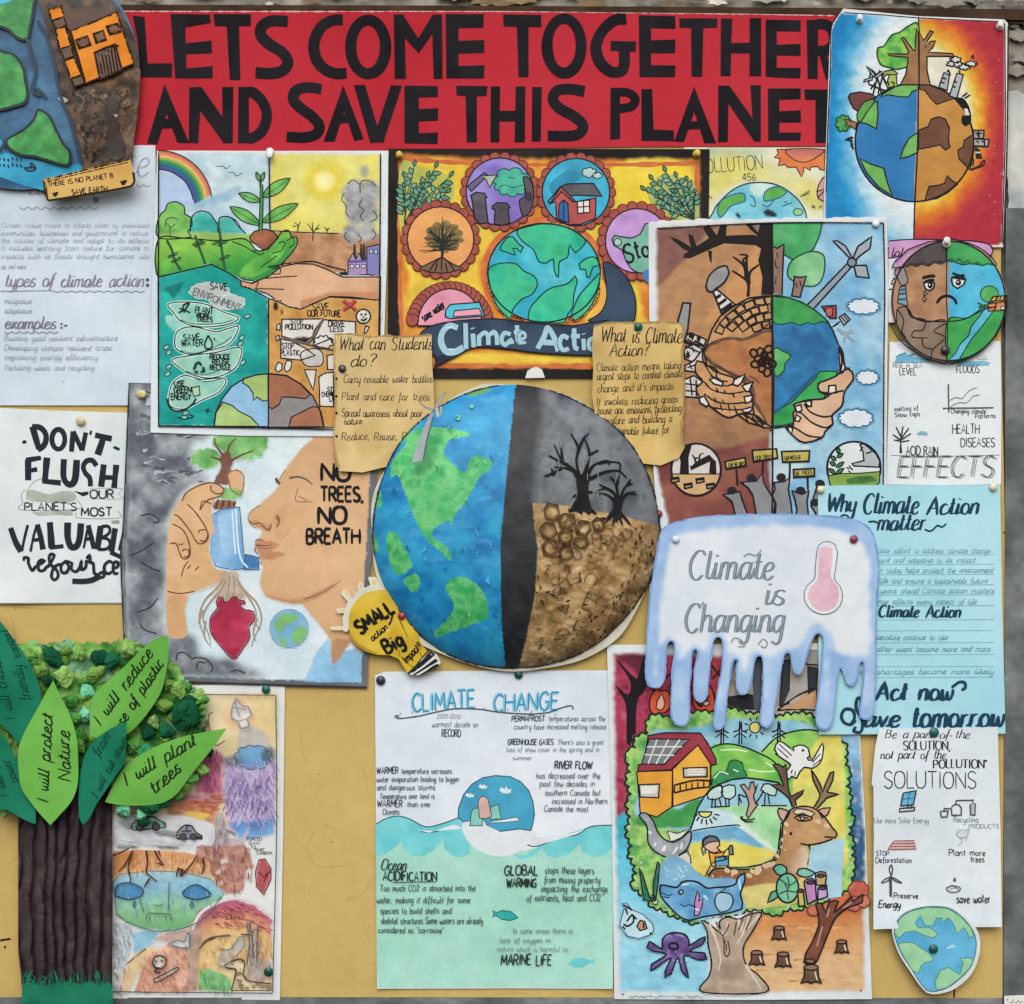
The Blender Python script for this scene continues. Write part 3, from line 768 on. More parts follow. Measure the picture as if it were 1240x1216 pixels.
t.z += .25; a = t.part('sea', 'poster_paint')
a.f("-200,640 0,650 25,690 20,715 100,735 300,780 384,768 384,806 360,880 300,900 200,893 100,868 0,830 -200,700", N(24, 4, '#2b93c0', '#36a5d0', '#48b4da'), var=.1, vs=10)
for i in range(12): a.l([(-4 + (i % 6) * 20, 738 + (i // 6) * 28 + i % 3 * 3), (2 + (i % 6) * 20, 754 + (i // 6) * 28 + i % 3 * 3)], 1.5, '#1e3442')
a.l("112,786 128,800 152,802 168,788 112,788|142,786 146,766 164,782 142,784", 1.3, '#182530')
t.z += .7; a = t.part('barren_half', 'poster_paint')
brown = "150,-300 175,0 205,90 235,200 258,300 270,400 300,470 330,550 360,640 382,700 386,806 620,760 630,640 650,520 656,400 655,320 640,200 600,110 560,40 480,-60 300,-260"
a.f(brown, N(13, 7, '#211813', '#382a21', '#4f3c2e', '#66503c', o=4, k=1.3), step=2.6, var=.25, vs=5)
a.f("470,270 560,280 660,330 655,420 640,520 600,640 545,600 560,480 430,420", N(10, 12, '#2a1c12', '#4f3621', '#7d5c3a', o=4, k=1.5), step=2.6, var=.25, vs=4)
for i in range(90):
    px_, py_ = random.uniform(330, 620), random.uniform(420, 730); r_ = random.uniform(8, 24)
    if (px_ - 100) ** 2 + (py_ - 330) ** 2 < 535 ** 2 and px_ > 280 + (py_ - 400) * .32 + 20:
        a.l([(px_, py_), (px_ + random.uniform(-r_, r_), py_ + r_ * .8), (px_ + random.uniform(-r_, r_), py_ + r_ * 1.6)], random.uniform(1, 2.6), random.choice(['#1c140f', '#5f4a36', '#281c15', '#7d664c', '#221812', '#1c140f']), jit=.5)
a.f("510,450 545,445 560,600 590,690 575,740 545,755 520,745 500,770 470,755 490,700 505,600", N(10, 2, '#2a201a', '#3b2e25'), var=.15, sm=1)
a.l("530,540 560,480 600,440|525,520 480,470 440,460", 3, '#2e231b')
for q in ("270,460 300,455 320,470 300,490", "530,535 555,540 545,552"): a.f(q, '#b9b3a6', var=.2)
t.z += .25; a = t.part('land', 'poster_paint')
GR_ = N(12, 6, '#2f7f40', '#3b9149', '#4aa257', o=4, k=1.3)
for q in ("-100,-100 150,-80 155,40 140,130 128,182 85,178 40,140 0,125 -100,110", "-60,240 20,246 70,262 108,320 118,380 128,440 112,482 60,500 0,515 -80,520",
          "180,515 230,545 262,610 300,680 326,710 318,775 230,755 160,735 90,725 40,690 34,655 110,610 160,560"):
    a.f(q, GR_, out=(3.2, '#14262a'), sm=1, var=.14, vs=5, step=3)
a.f("-40,-40 60,-40 62,0 30,15 -40,30", '#45b4cf')
for s_ in ("128,182 165,330 150,420 190,450", "34,655 10,690 0,715", "175,95 215,160 245,260 262,340 285,450 330,570 365,690 384,768", "150,400 200,440 215,460"): a.l(s_, 2.6, '#1d3648')
a = t.part('house_drawing', 'paper')
t.z += 2.2
a.f("270,20 340,42 480,35 552,62 330,145 300,110", '#63534a', var=.08)
OR = N(30, 3, '#cf7a28', '#d98631', '#df8f3b')
for q in ("332,148 548,58 628,300 402,392", "228,48 286,30 300,80 245,96", "262,138 306,124 332,212 280,232", "305,285 345,270 384,352 330,368"): a.f(q, OR, out=(1.6, '#2b1d14'), var=.03)
for q in ("248,96 300,82 312,118 260,136", "284,232 332,214 345,262 302,278", "335,370 384,356 398,388 350,408"): a.f(q, '#6d574b', out=(1.2, '#2b1d14'))
for q in ("358,190 408,172 424,210 372,226", "440,160 482,146 496,186 452,200", "502,126 552,112 568,146 516,160"): a.f(q, '#7a5a49', out=(2, '#2b1d14'), sm=0)
a.f("444,248 540,208 572,330 470,372", '#6d5a50', out=(1.8, '#2b1d14'))
for k in range(6): a.l([(460 + k * 15, 244 - k * 5), (484 + k * 14, 366 - k * 6)], 1.2, '#2b1d14')
a.l("445,248 500,222 558,214|330,146 400,392", 1.8, '#2b1d14', sm=0)
t.done()

t, a = sheet('slogan_strip', 'tan strip reading there is no planet B, stuck under the planet cut-out', 'strip',
             P("200,842 612,744 626,806 628,862 560,888 226,944 210,900"), N(40, 3, '#c79f58', '#d0a961', '#d6b26d'), 22, amp=.8, seed=4, thick=1.2, edge_col='#3a2f20')
a.l("204,846 610,748", 1.0, '#2e2417', jit=.8); a.l("226,942 560,886 626,862 624,806", 1.8, '#2e2417'); a.l("204,846 212,900 226,942", 1.6, '#2e2417')
a.l("214,854 224,930|220,852 600,762", .8, '#3d3020', jit=.6)
a = t.part('lettering')
a.t('THERE IS NO PLANET B', 226, 876, 22, 1.1, INK, x1=535, rot=8); a.t('SAVE EARTH', 338, 914, 24, 1.15, INK, x1=505, rot=6)
for q in ("250,908 258,920 270,904 262,906 257,910", "568,852 578,866 592,848 582,850 576,856"): a.l(q, 1.5, INK, closed=True)
t.done()

# ------------------------------------------------------------------ no trees no breath
tile(140, 450, 3.118)
nt_, a = sheet('poster', 'grey edged painting of a face breathing from a blue inhaler with a tree on top', 'poster',
               P("52,42 132,44 560,60 985,70 986,400 962,760 950,1192 500,1180 180,1168 38,1160 32,1030 20,700 30,560"), N(40, 3, '#555b62', '#62686e', '#6f757a'), 4.0, amp=.7, seed=13, edge_col='#3d4248', group='posters')
t = nt_
a.l("52,42 30,560 20,700 34,1030 40,1160 180,1168 500,1180 950,1192", 1.4, '#30343a')
a = t.part('painted_background', 'ink').canvas()
a.f("78,60 560,70 960,70 958,400 940,760 926,1174 500,1160 182,1150 52,1144 46,1020 36,700 48,560", N(60, 3, '#c1d6df', '#cbdde3', '#d5e2e5'), var=.03)
a = t.part('smoke', 'ink').canvas(3.2, 4, .05)
smoke = "72,55 350,60 345,240 300,280 292,350 350,400 320,420 260,450 225,500 200,560 195,690 190,850 195,990 290,990 312,1060 380,1085 440,1090 505,1120 548,1162 180,1152 50,1146 44,1025 32,700 42,560"
a.f(smoke, N(20, 9, '#575e66', '#70787f', '#889096', '#a2aaaf', o=4, k=1.0), step=4, var=.09, vs=6, sm=1)
for i in range(70):
    px_, py_ = random.uniform(60, 330), random.uniform(70, 430)
    if inside(np.array([px_]), np.array([py_]), np.array([tuple(map(float, q.split(','))) for q in smoke.split()]))[0]:
        L_ = random.uniform(15, 60); a.l([(px_, py_), (px_ + L_ * .5, py_ + random.uniform(-8, 8)), (px_ + L_, py_ + random.uniform(-14, 10))], random.uniform(1.2, 5), random.choice(['#4a525b', '#626a72', '#8d969c', '#565e66', '#a9b2b6']), taper=.7, jit=.5)
a.l("95,545 130,538 160,555 160,570 140,568|55,695 100,675 145,645|80,910 130,890 160,855|90,950 110,975 155,990|95,720 140,745 170,755", 1.2, '#363c44')
a.l("228,1090 235,1065 262,1062 290,1085 300,1080 340,1085 366,1115 360,1135|305,1125 312,1098 340,1100|432,1135 460,1128 490,1140", 1.2, '#3a4047')
a = t.part('face', 'ink').canvas(.9, 1.0, .12)
a.f("710,1172 760,1060 800,1005 830,1080 880,1050 928,1040 926,1174", G(700, 1000, 920, 1170, '#93bfdb', '#7fb3d4'), var=.08)
SK = R(800, 640, 340, '#d3ae84', '#d3af86', '#cea980', '#c8a27a')
a.f("720,238 745,250 700,290 665,335 640,370 615,415 618,430 580,470 540,505 512,528 500,548 508,575 530,592 552,600 550,622 530,640 526,662 548,685 540,705 556,735 548,770 545,800 556,835 585,860 640,872 700,880 740,920 775,965 810,1020 822,1105 885,1025 926,1050 940,760 958,400 960,240", SK, sm=1, var=.03, vs=30, step=5)
a.f("545,690 600,680 640,690 590,710 552,706", '#b88763', sm=1, var=.04); a.f("530,640 575,640 620,655 560,668 528,662", '#bb8a68', sm=1, var=.04)
a.f("520,560 548,572 585,580 582,605 560,598 530,585", '#b98e6b', sm=1); a.f("560,840 640,860 720,850 830,800 790,840 700,878 640,874", '#b58a66', sm=1, var=.06)
a.f("820,1020 860,1010 884,1025 824,1105", '#ab8465', sm=1); a.f("600,540 660,490 720,500 690,560 620,640", G(600, 540, 720, 560, '#c99f78', '#d3aa80'), sm=1, var=.03)
a.l("500,560 520,575 545,572 560,588 580,598 588,575|610,540 618,560 612,585", 1.2, '#7b5a40'); a.l("655,402 690,398 720,408 745,428", 3.2, '#6a6158', taper=.6); a.l("605,402 612,418 622,422", 2.4, '#4d443d')
a.l("688,440 682,488 740,492|690,470 720,486", .9, '#8f7156'); a.l("712,860 780,835 850,790|528,655 560,668 610,662", 1.2, '#8a6a4f', taper=.6)
a.l("640,372 615,415 618,430|545,505 512,528 500,548 508,575 530,592", .7, '#8d6d52')
a.f("528,640 548,632 566,640 590,650 560,656 540,652", '#b9856a', sm=1, var=.04); a.f("530,662 560,664 596,668 572,690 548,694", '#bd8b6e', sm=1, var=.04)
a.l("526,640 540,634 556,640|527,656 550,656 572,658 590,654|529,664 526,676 540,692|545,700 541,712 553,730", 1.1, '#7d573f', taper=.3); a.l("562,586 572,598 584,588|604,548 616,566 606,590", 1.5, '#8a6145', taper=.4)
a = t.part('tree_drawing', 'ink').canvas(1.2, 3, .08)
TG = N(14, 3, '#5c9a55', '#78b56c', '#93c987', o=4)
a.f(cloud(490, 270, 85, 62, 11, .07, 3), TG, sm=1, var=.1); a.f(cloud(340, 328, 52, 38, 9, .08, 4), TG, sm=1, var=.1); a.f(cloud(420, 262, 50, 36, 8, .08, 9), TG, sm=1, var=.1)
a.f("388,318 425,300 442,330 432,380 426,425 372,418 398,375", N(10, 3, '#6b4a40', '#86604f'), sm=1)
a.l("408,320 380,280 372,250|420,320 430,280 455,250|432,340 470,318 520,298|400,335 360,322", 2.2, '#6e4d42', taper=.5)
a.f("425,385 455,372 482,390 482,440 470,465 440,450 428,420", '#cfa780', out=(1, '#8b6a4c'), sm=1)
a.f(cloud(432, 462, 50, 24, 8, .12, 6), TG, sm=1)
a.f("368,505 372,490 400,485 462,490 452,520 370,528", '#8f6550'); a.l("378,520 388,480|400,520 408,486|425,520 432,488|446,515 450,490", 2, '#5e4236')
a = t.part('inhaler', 'ink').canvas(.8, 1)
a.f("358,545 402,520 468,512 476,600 484,690 500,742 440,750 378,735 360,700", G(358, 600, 490, 640, '#7aa8d2', '#8fbbe0', '#6a9ccc'), out=(.9, '#3f6a96'), var=.06, vs=8)
a.f("385,545 450,525 462,680 440,690 400,690", G(385, 600, 462, 600, '#a3c6e2', '#86b2da'), var=.05); a.l("452,518 468,690 500,742|440,525 452,690", 1.3, '#d3e4ef')
a.f("490,690 540,702 540,748 484,748", '#3f78ab', out=(.8, '#2c5580'))
a = t.part('hand', 'ink').canvas(.9, 1.2, .12)
SK2 = N(30, 5, '#c9a478', '#d0ac82', '#d5b48c')
a.f("248,478 300,432 358,418 404,438 408,460 372,490 362,530 372,600 355,640 360,700 378,742 432,758 405,790 330,822 278,842 262,900 268,995 212,1002 196,980 190,830 195,620 218,530", SK2, sm=1, var=.05, vs=14)
BR = '#6b4b33'
a.l("250,490 270,455 330,425 375,422 408,445 395,470 350,485 330,505 318,525|360,430 362,450 385,462 404,458|270,500 300,530 335,580 350,620 338,645 315,650 300,635 280,600 240,550 220,540|312,610 318,600 340,598 348,615 338,640 318,638|215,575 250,595 272,630 282,680 272,705 252,705 240,680 228,650 205,650|252,680 258,672 276,675 274,698 256,700", 1.15, BR)
a.l("238,655 258,650|248,775 258,740 275,715|270,745 285,730|300,750 315,735|195,830 240,838 300,830|318,520 330,490 362,500", 1.0, BR)
a.f("198,860 230,850 270,850 262,900 268,995 212,1002 198,975", '#c99f73', sm=1)
a = t.part('heart', 'ink').canvas(.8, 1.2)
a.f("405,760 460,757 468,800 500,835 470,862 445,855 430,870 410,872 400,850 360,865 380,830", N(14, 3, '#ab9a89', '#c2b3a2'), sm=1, var=.1)
for s_ in ("410,780 380,820 340,860 318,910 320,960 345,1020", "420,780 395,830 350,880 330,930 350,990 360,1030", "455,780 490,830 530,870 550,920 545,960 525,1000 512,1040", "462,800 500,850 528,900 530,950 545,975", "430,770 425,830 418,865", "445,770 448,820 440,858", "330,900 312,950", "340,940 335,1000 360,1040", "535,930 520,980 530,1020"):
    a.l(s_, 3.2, '#b3a393', taper=.75); a.l(s_, .6, '#77695c', taper=.3)
a.f("380,868 388,852 404,852 410,872 428,868 440,852 456,850 462,862 486,866 490,876 470,882 490,900 520,906 524,940 504,962 506,1005 478,1050 445,1086 395,1035 360,985 358,930 385,892", N(22, 3, '#9c2c46', '#b03a55', '#b9475f'), out=(.9, '#642033'), sm=1, var=.07)
a.e(655, 970, 72, c=N(20, 3, '#6fa6c8', '#8abbd2'), out=(.6, '#5f8da8'))
a.f("600,960 620,920 660,912 690,925 670,950 640,960 630,990 615,985", '#79b374', sm=1); a.f("665,985 700,960 722,975 715,1010 690,1030 665,1015", '#79b374', sm=1); a.f("610,1000 640,1010 650,1030 630,1032", '#79b374', sm=1)
a = t.part('lettering')
a.t('NO', 778, 412, 66, 4.0, INK, x1=885, jit=.08); a.t('TREES,', 774, 490, 54, 3.4, INK, x1=934, jit=.08)
a.t('NO', 766, 575, 64, 4.0, INK, x1=870, jit=.08); a.t('BREATH', 722, 650, 56, 3.5, INK, x1=922, jit=.08)
t.done()

# ------------------------------------------------------------------ save environment poster
tile(180, 180, 3.473)
t, a = sheet('poster', 'poster of green hand holding a seedling under a rainbow beside a smoking factory', 'poster',
             P("36,8 500,10 1008,9 1004,400 990,800 984,1212 400,1208 8,1194 14,600"), N(120, 3, '#c6d3da', '#d2dce1'), 6.0, amp=.6, seed=14, group='posters')
a = t.part('sky_drawing', 'ink').canvas(1.8, 2)
a.f("45,20 510,24 510,400 42,400", N(40, 5, '#8fb4ca', '#a9c7d6', '#c3d8dd', '#b5cfd6'), var=.07, vs=12)
a.f("42,95 150,110 205,215 150,280 45,300", '#a9c0dc', var=.05)
a.f("150,240 300,190 390,160 360,200 280,240 170,262", N(12, 3, '#7fa9c2', '#a9c7d5'), sm=1)
for i, c_ in enumerate(['#c06a5c', '#cf8a62', '#d9b26a', '#8fa850', '#3f8f58', '#2f7a62', '#2f5f92', '#4a5590']):
    a.l(circle(40, 236, 222 - i * 9.6, 222 - i * 9.6, 18, 90, 10 - i * 1.2), 3.0, c_, jit=.04)
a.l(circle(40, 236, 228, 228, 18, 90, 8), .9, INK); a.l(circle(40, 236, 148, 148, 14, 90, 8), .9, INK)
a.l("285,75 315,75 325,85 345,70|335,100 358,102 370,115 395,102", .7, '#4d5a62')
a.f("512,20 975,22 968,362 512,350", R(740, 135, 420, (0, '#f2efc0'), (.07, '#ece691'), (.13, '#d9c84a'), (.2, '#d8cf62'), (.26, '#d9d57f'), (.6, '#d6cd62'), (1, '#cfc45c')), step=4, var=.06, vs=16)
a = t.part('land_drawing', 'ink').canvas(.9, .9)
a.f("512,350 970,360 975,535 500,500", N(16, 4, '#9f7150', '#b08460', '#bd9573'), var=.1, vs=5); a.l("512,345 640,352 820,358", .9, INK)
for q in ("627,355 627,325 612,310|627,335 638,305|618,328 605,325", "690,390 690,350 668,315|690,355 718,318|690,345 688,310|700,340 720,335", "750,360 748,340 738,330|749,345 760,332"): a.l(q, 1.1, '#43362c', taper=.4)
a.f("42,290 70,260 80,232 118,224 150,245 152,275 178,290 182,325 165,350 180,372 42,374", N(14, 5, '#5f9c4a', '#74b35a', '#86bf69'), sm=1, out=(1, INK), var=.1)
a.l("90,372 88,330 70,310|88,335 112,318|70,330 75,300 100,290 130,300", .7, '#2f4a2a')
a.f("175,350 180,292 212,264 255,272 292,318 300,290 345,290 380,330 410,358", N(18, 3, '#2b9a94', '#43ada3', '#56b7ac'), sm=0, var=.1); a.l("175,350 180,292 212,264 255,272 292,318 300,290 345,290 380,330 410,358", 1, INK); a.l("292,318 290,345 300,360|345,290 370,305 390,340", .9, INK)
a.f("42,358 180,350 410,360 512,345 512,400 42,400", '#8fb860', var=.08)
a.f("42,382 150,377 300,388 390,378 428,396 450,425 485,428 530,392 560,350 590,345 600,372 622,372 624,402 600,440 545,500 512,540 475,556 400,550 330,522 262,486 236,495 170,512 42,540", G(250, 378, 290, 560, '#88c04f', '#6bb04a', '#3f9a44', '#2c8a44'), out=(1.1, INK), var=.09, sm=1, vs=10)
a.f("430,470 520,430 580,390 560,450 500,510 440,540 380,530", N(12, 3, '#4fa046', '#6fb84f'), sm=1, var=.1)
a.l("545,400 560,392 575,398 560,425|580,388 605,376 612,400 590,418|440,425 465,445 485,440|520,440 560,430|470,500 540,450|350,390 400,410 450,440", .9, '#1f4426')
for q in ("75,385 95,420 110,470 135,512", "195,365 210,410 225,450 240,492", "290,310 300,360 305,410 322,520"):
    a.l(q, 2.2, '#2e5a3a')
for cx_, cy_ in ((100, 450), (115, 470), (205, 398), (215, 405), (288, 395), (310, 400), (318, 460)):
    a.f(leaf(cx_, cy_, cx_ + 22, cy_ - 12, 5), '#3c7a48', out=(.6, INK)); a.f(leaf(cx_, cy_, cx_ - 20, cy_ + 8, 5), '#3c7a48', out=(.6, INK))
a.f("425,372 445,348 490,338 525,350 545,375 500,424 480,424 430,388", G(430, 340, 500, 420, '#8a543c', '#a2694c', '#7d4a35'), out=(1, INK), var=.1)
a = t.part('seedling', 'ink').canvas(.8, .8)
a.l("470,342 474,260 476,180 468,140", 2.6, '#4a8a48'); a.l("462,342 467,260 470,140|478,342 481,260 480,150", .8, INK)
for x0, y0, x1, y1, ww in ((478, 205, 596, 124, 24), (478, 310, 628, 232, 26), (470, 222, 378, 188, 18), (468, 320, 340, 244, 24), (470, 140, 452, 98, 9), (472, 142, 487, 98, 8)):
    a.f(leaf(x0, y0, x1, y1, ww), G(x0, y0, x1, y1, '#3f8f47', '#6fb35c', '#5aa552'), out=(.9, INK), sm=1, var=.1); a.l([(x0, y0), ((x0 + x1) / 2, (y0 + y1) / 2 + 2), (x1, y1)], .5, '#2c5a33')
a = t.part('smoke', 'ink').canvas(2.4, 3, .05)
a.f("905,70 925,85 925,115 900,120 888,95 895,75", '#8f9392', sm=1, var=.15)
SM = N(12, 6, '#868b8f', '#989d9f', '#aeb2b1', o=4)
for q in (cloud(870, 190, 55, 55, 8, .08, 1), cloud(925, 190, 48, 55, 8, .08, 2), cloud(870, 265, 45, 60, 8, .08, 3), cloud(925, 270, 40, 60, 8, .08, 5), cloud(855, 355, 40, 40, 7, .08, 6), cloud(920, 355, 36, 40, 7, .08, 7)): a.f(q, SM, sm=1, var=.15, vs=6)
a.l("835,150 860,132 888,150 900,135 935,138 958,160|820,190 812,215 830,240 830,270 845,290|888,150 890,185|900,210 885,240 905,260 890,285 905,305|945,260 960,290 930,310|830,350 825,375 850,395|880,360 895,380 882,395|940,340 955,360 940,385", .9, '#4a4d50')
a = t.part('factory', 'ink')
for xx in (862, 890, 902): a.f(f"{xx},402 {xx + 8},402 {xx + 12},470 {xx - 4},470", '#3a3438')
a.f("845,468 858,440 872,468 885,440 898,468 918,468 918,530 838,536 840,470", '#a98fb8', out=(.9, INK)); a.f("918,415 972,402 970,534 918,530", '#7f7fb5', out=(.9, INK)); a.f("840,470 918,468 918,478 840,482", '#5a5a98')
for xx in (848, 872, 896): a.f(f"{xx},488 {xx + 14},488 {xx + 14},502 {xx},502", '#d9d2de', out=(.6, INK))
for xx in (930, 950): a.f(f"{xx},424 {xx + 12},424 {xx + 12},442 {xx},442", '#b9c2e0', out=(.6, INK))
a.f("765,528 832,516 838,536 790,540", '#2b2728', var=.1); a.e(850, 545, 9, 6, '#2b2728')
a.l("500,498 550,490 620,480 690,486 750,510 800,535", 1.1, INK); a.l("560,480 600,485 660,475 700,476 760,495 830,512", 1.0, INK)
a = t.part('pale_hand', 'ink').canvas(1.0, .8)
a.f("975,540 975,636 760,622 690,652 640,674 590,664 540,640 500,610 440,592 388,576 390,556 430,566 500,540 560,496 620,484 690,486 750,508 815,540", R(720, 590, 260, '#d6b08c', '#d0a985', '#c59b78'), out=(1.1, INK), var=.05, vs=20)
a.f("640,640 760,606 972,600 975,636 760,622 690,652 640,674", '#c08a63', var=.06, sm=0); a.l("430,570 460,560 450,590|440,590 500,590 570,592|490,546 560,540 625,536|520,505 550,500 552,525 515,528|520,640 560,640", .9, INK)
a = t.part('painted_sea', 'ink').canvas(1.2, 1)
a.f("42,540 170,510 240,494 262,486 330,520 388,556 388,578 440,594 500,628 504,1172 42,1166", N(30, 5, '#158a85', '#1f9c95', '#2fada3'), out=(1.2, INK), var=.08, vs=10)
a.f("60,590 150,558 130,600 105,628", '#14756f')
a.f("270,970 320,950 500,945 500,965 330,1000", '#2b9d96')
a.f(cloud(255, 600, 80, 34, 10, .1, 3), '#a9b4b2', sm=1, out=(.6, '#d7dfdd')); a.f(cloud(330, 645, 72, 30, 9, .1, 4), '#aeb8b6', sm=1, out=(.6, '#d7dfdd')); a.f("190,580 260,565 330,600 395,640 395,668 350,675 260,640 190,615", '#b1bbb8', sm=1)
a.f("80,700 180,740 120,770 75,735", '#8fc9c0', sm=1, var=.1)
for k, q in enumerate(("82,655 150,645 240,655 320,690 378,712 330,740 220,750 140,728 105,690", "110,800 130,762 190,750 280,770 330,758 378,750 340,820 250,850 180,866 120,845", "100,888 180,870 280,858 384,838 378,900 340,940 260,965 180,950 130,920", "85,1050 100,990 150,955 220,970 320,968 300,1020 220,1060 150,1095 95,1085")):
    a.f(q, N(16, 3 + k, '#7fbfae', '#9ccdbb', '#83c1ae'), out=(2.4, '#cfe6df'), sm=1, var=.06); a.l(P(q), 1.0, '#173b38', closed=True, px=True)
a.l("75,1050 90,1090 130,1105 180,1080 200,1050", 1.8, '#173b38'); a.l("130,720 200,738 300,735 360,720|130,850 200,860 300,825 350,790|150,935 230,952 330,920|180,960 240,980 320,965", .7, '#2c5f59')
for cx_, cy_ in ((415, 705), (75, 835), (85, 858), (392, 795), (385, 820), (85, 918), (80, 948), (396, 900), (155, 1112), (150, 1130)):
    a.e(cx_, cy_, 14, 9, '#86c4b6', out=(.8, '#123330'), rot=cx_ % 50)
a.l("120,1128 150,1138 188,1128 170,1118|250,1090 245,1115|235,1100 262,1106", 1.2, '#173b38')
for s_, x_, y_, c_, x1 in (('SAVE', 258, 592, 30, 330), ('PLANT', 196, 690, 26, 270), ('MORE', 202, 708, 18, 256), ('TREES', 202, 728, 20, 268), ('SAVE', 145, 806, 26, 215), ('WATER', 138, 830, 26, 228),
                          ('REDUCE', 258, 884, 20, 342), ('REUSE', 268, 906, 20, 340), ('RECYCLE', 258, 930, 20, 345), ('USE', 108, 998, 20, 150), ('GREEN', 106, 1026, 24, 178), ('ENERGY', 94, 1056, 26, 178)):
    a.t(s_, x_, y_, c_, 1.2, INK, x1=x1, rot=-4 if y_ < 720 else 0)
a.t('ENVIRONMENT', 185, 612, 30, .9, '#5d6c70', x1=395, rot=-20)
a.l("125,690 150,680 175,690|150,690 145,660 170,650 150,680|150,680 130,670", 1.2, INK); a.l("250,785 236,820 240,838 252,842 264,836 266,815 250,785|274,795 278,805", 1.2, INK)
a.l("190,930 200,905 212,900 222,912|228,918 232,935 218,940|208,940 192,938", 2.2, '#173b38'); a.f("180,1005 212,998 216,1035 190,1042", '#a9cfa9', out=(.7, INK))
a = t.part('barren_drawing', 'ink').canvas(.9, .9)
a.f("504,630 540,642 590,666 640,676 690,654 760,624 974,637 972,820 965,1172 504,1172", N(28, 4, '#b7853f', '#c39450', '#cfa463'), out=(1.1, INK), var=.08, vs=10)
a.l("760,622 860,625 955,638", .9, INK)
WHT = '#d2d2cb'
for q in ("560,718 735,716 700,760 690,790 640,820 560,790", "735,720 870,728 872,850 790,850 765,800 690,830 700,790", "556,800 600,810 660,840 700,870 640,890 556,882", "716,960 740,945 778,940 778,1086 720,1084", "750,870 800,862 800,930 752,930"):
    a.f(q, WHT, out=(1.1, INK), var=.05)
a.l("735,720 700,765 690,800 668,822|560,790 620,810 690,830 780,850", 3.4, '#7d7369'); a.l("735,720 700,765 690,800 668,822|560,790 620,810 690,830 780,850", .7, INK)
a.f("600,800 650,790 680,800 660,820 620,822", '#28262a'); a.f(cloud(735, 815, 40, 26, 8, .15, 3), WHT, out=(1, INK), sm=1)
a.f("640,860 700,840 730,860 728,910 660,912", N(8, 3, '#a9a9a6', '#d0d0cb'), out=(.9, INK), sm=1); a.f("655,930 705,930 692,1018", WHT, out=(1, INK))
for q in ("532,930 545,898 562,905 560,930 545,940", "570,925 582,890 602,895 595,930 580,940", "540,740 552,735 552,765 538,762", "535,790 548,785 550,805 538,808"): a.f(q, WHT, out=(1, INK), sm=1)
a.f("535,640 545,662 538,682 526,680 522,662", '#2d2522', sm=1); a.f("560,672 566,690 560,700 553,692", '#7d2c2c', sm=1)
a.t('SAVE', 688, 680, 30, 1.25, INK, x1=758); a.t('OUR FUTURE', 668, 706, 26, 1.25, INK, x1=808); a.t('STOP', 598, 738, 20, 1.1, INK, x1=648); a.t('POLLUTION', 576, 760, 22, 1.2, INK, x1=690)
a.t('DRIVE', 756, 748, 24, 1.2, INK, x1=824); a.t('LESS', 764, 770, 22, 1.1, INK, x1=818); a.t('STOP', 562, 842, 24, 1.1, INK, x1=610); a.t('PLASTIC', 556, 870, 22, 1.1, INK, x1=636)
a.t('STOP', 752, 1022, 20, 1.1, INK, x1=800); a.t('CHEMICAL', 728, 1042, 20, 1.1, INK, x1=800); a.t('USE', 760, 1062, 20, 1.1, INK, x1=798)
a.l("818,640 850,660 872,680|870,638 845,660 820,678", 5, '#b5524a'); a.l("814,642 850,668 870,684|874,640 848,666 818,682", .7, '#4a2522')
a.e(903, 705, 30, 30, '#cfcfc8', out=(1.1, INK)); a.l("890,700 898,695|908,700 916,694|892,718 905,722 918,712|900,708 905,708", 1.4, INK); a.f("912,745 928,750 915,775 905,776", '#cfcfc8', out=(.9, INK))
a = t.part('globe_drawing', 'ink').canvas(.6, .6)
a.f("275,1168 282,1110 310,1050 350,1000 400,968 450,952 504,946 504,1170", N(24, 3, '#7fb0d6', '#93bfdf'), out=(1.2, INK), var=.06)
a.f("400,968 450,952 502,948 502,1060 480,1062 455,1045 440,1060 440,1030 420,1000 395,985", '#9dbb6e', out=(1, INK), var=.08); a.f("276,1168 284,1110 312,1066 350,1080 380,1105 430,1130 465,1168", '#a3c079', out=(1, INK), var=.08)
a.f("504,946 580,954 640,990 690,1040 725,1110 738,1172 504,1172", '#8a8787', out=(1.2, INK), var=.08)
a.f("504,948 580,956 640,992 680,1034 660,1052 600,1045 560,1045 550,1075 520,1095 504,1085", '#9c6a50', out=(1, INK), var=.08); a.f("590,1170 600,1130 640,1110 690,1085 718,1090 735,1170", '#a06d52', out=(1, INK), var=.08)
a.l("504,20 506,26 510,345|504,628 504,1182|42,18 40,600 42,1166 400,1172 780,1180|975,20 972,540 968,800", 1.1, INK, sm=0)
t.done()

# ------------------------------------------------------------------ what can students do scroll
def scroll_warp(x0, x1):
    return lambda x, y: 1.6 * np.abs((x - (x0 + x1) / 2) / ((x1 - x0) / 2)) ** 3 * (.5 + noise(x, y, 40, 3)) + .9 * fbm(x, y, 60, 7, 2)
TAN = N(40, 6, '#b59c66', '#c6ad77', '#cfb985', '#c2a970')
t, a = sheet('scroll_note', 'torn tan scroll of things students can do', 'scroll', P("780,780 850,778 930,790 1000,785 1060,790 1190,782 1192,900 1198,1000 1200,1060 1212,1200 1190,1345 1100,1350 1000,1338 900,1362 800,1356 782,1270 776,1200 784,1050 778,900"),
             TAN, 9.4, seed=6, warp=scroll_warp(404, 528), thick=.4, edge_col='#8d7646', group='torn tan scrolls', var=.08)
a.l("780,782 850,780 930,792 1000,787 1060,792 1190,784", 1.6, '#a0885a', jit=.8); a.l("784,790 782,900 788,1050 780,1200 784,1268 802,1352", 1.6, '#a98f5c', jit=.8)
a = t.part('lettering')
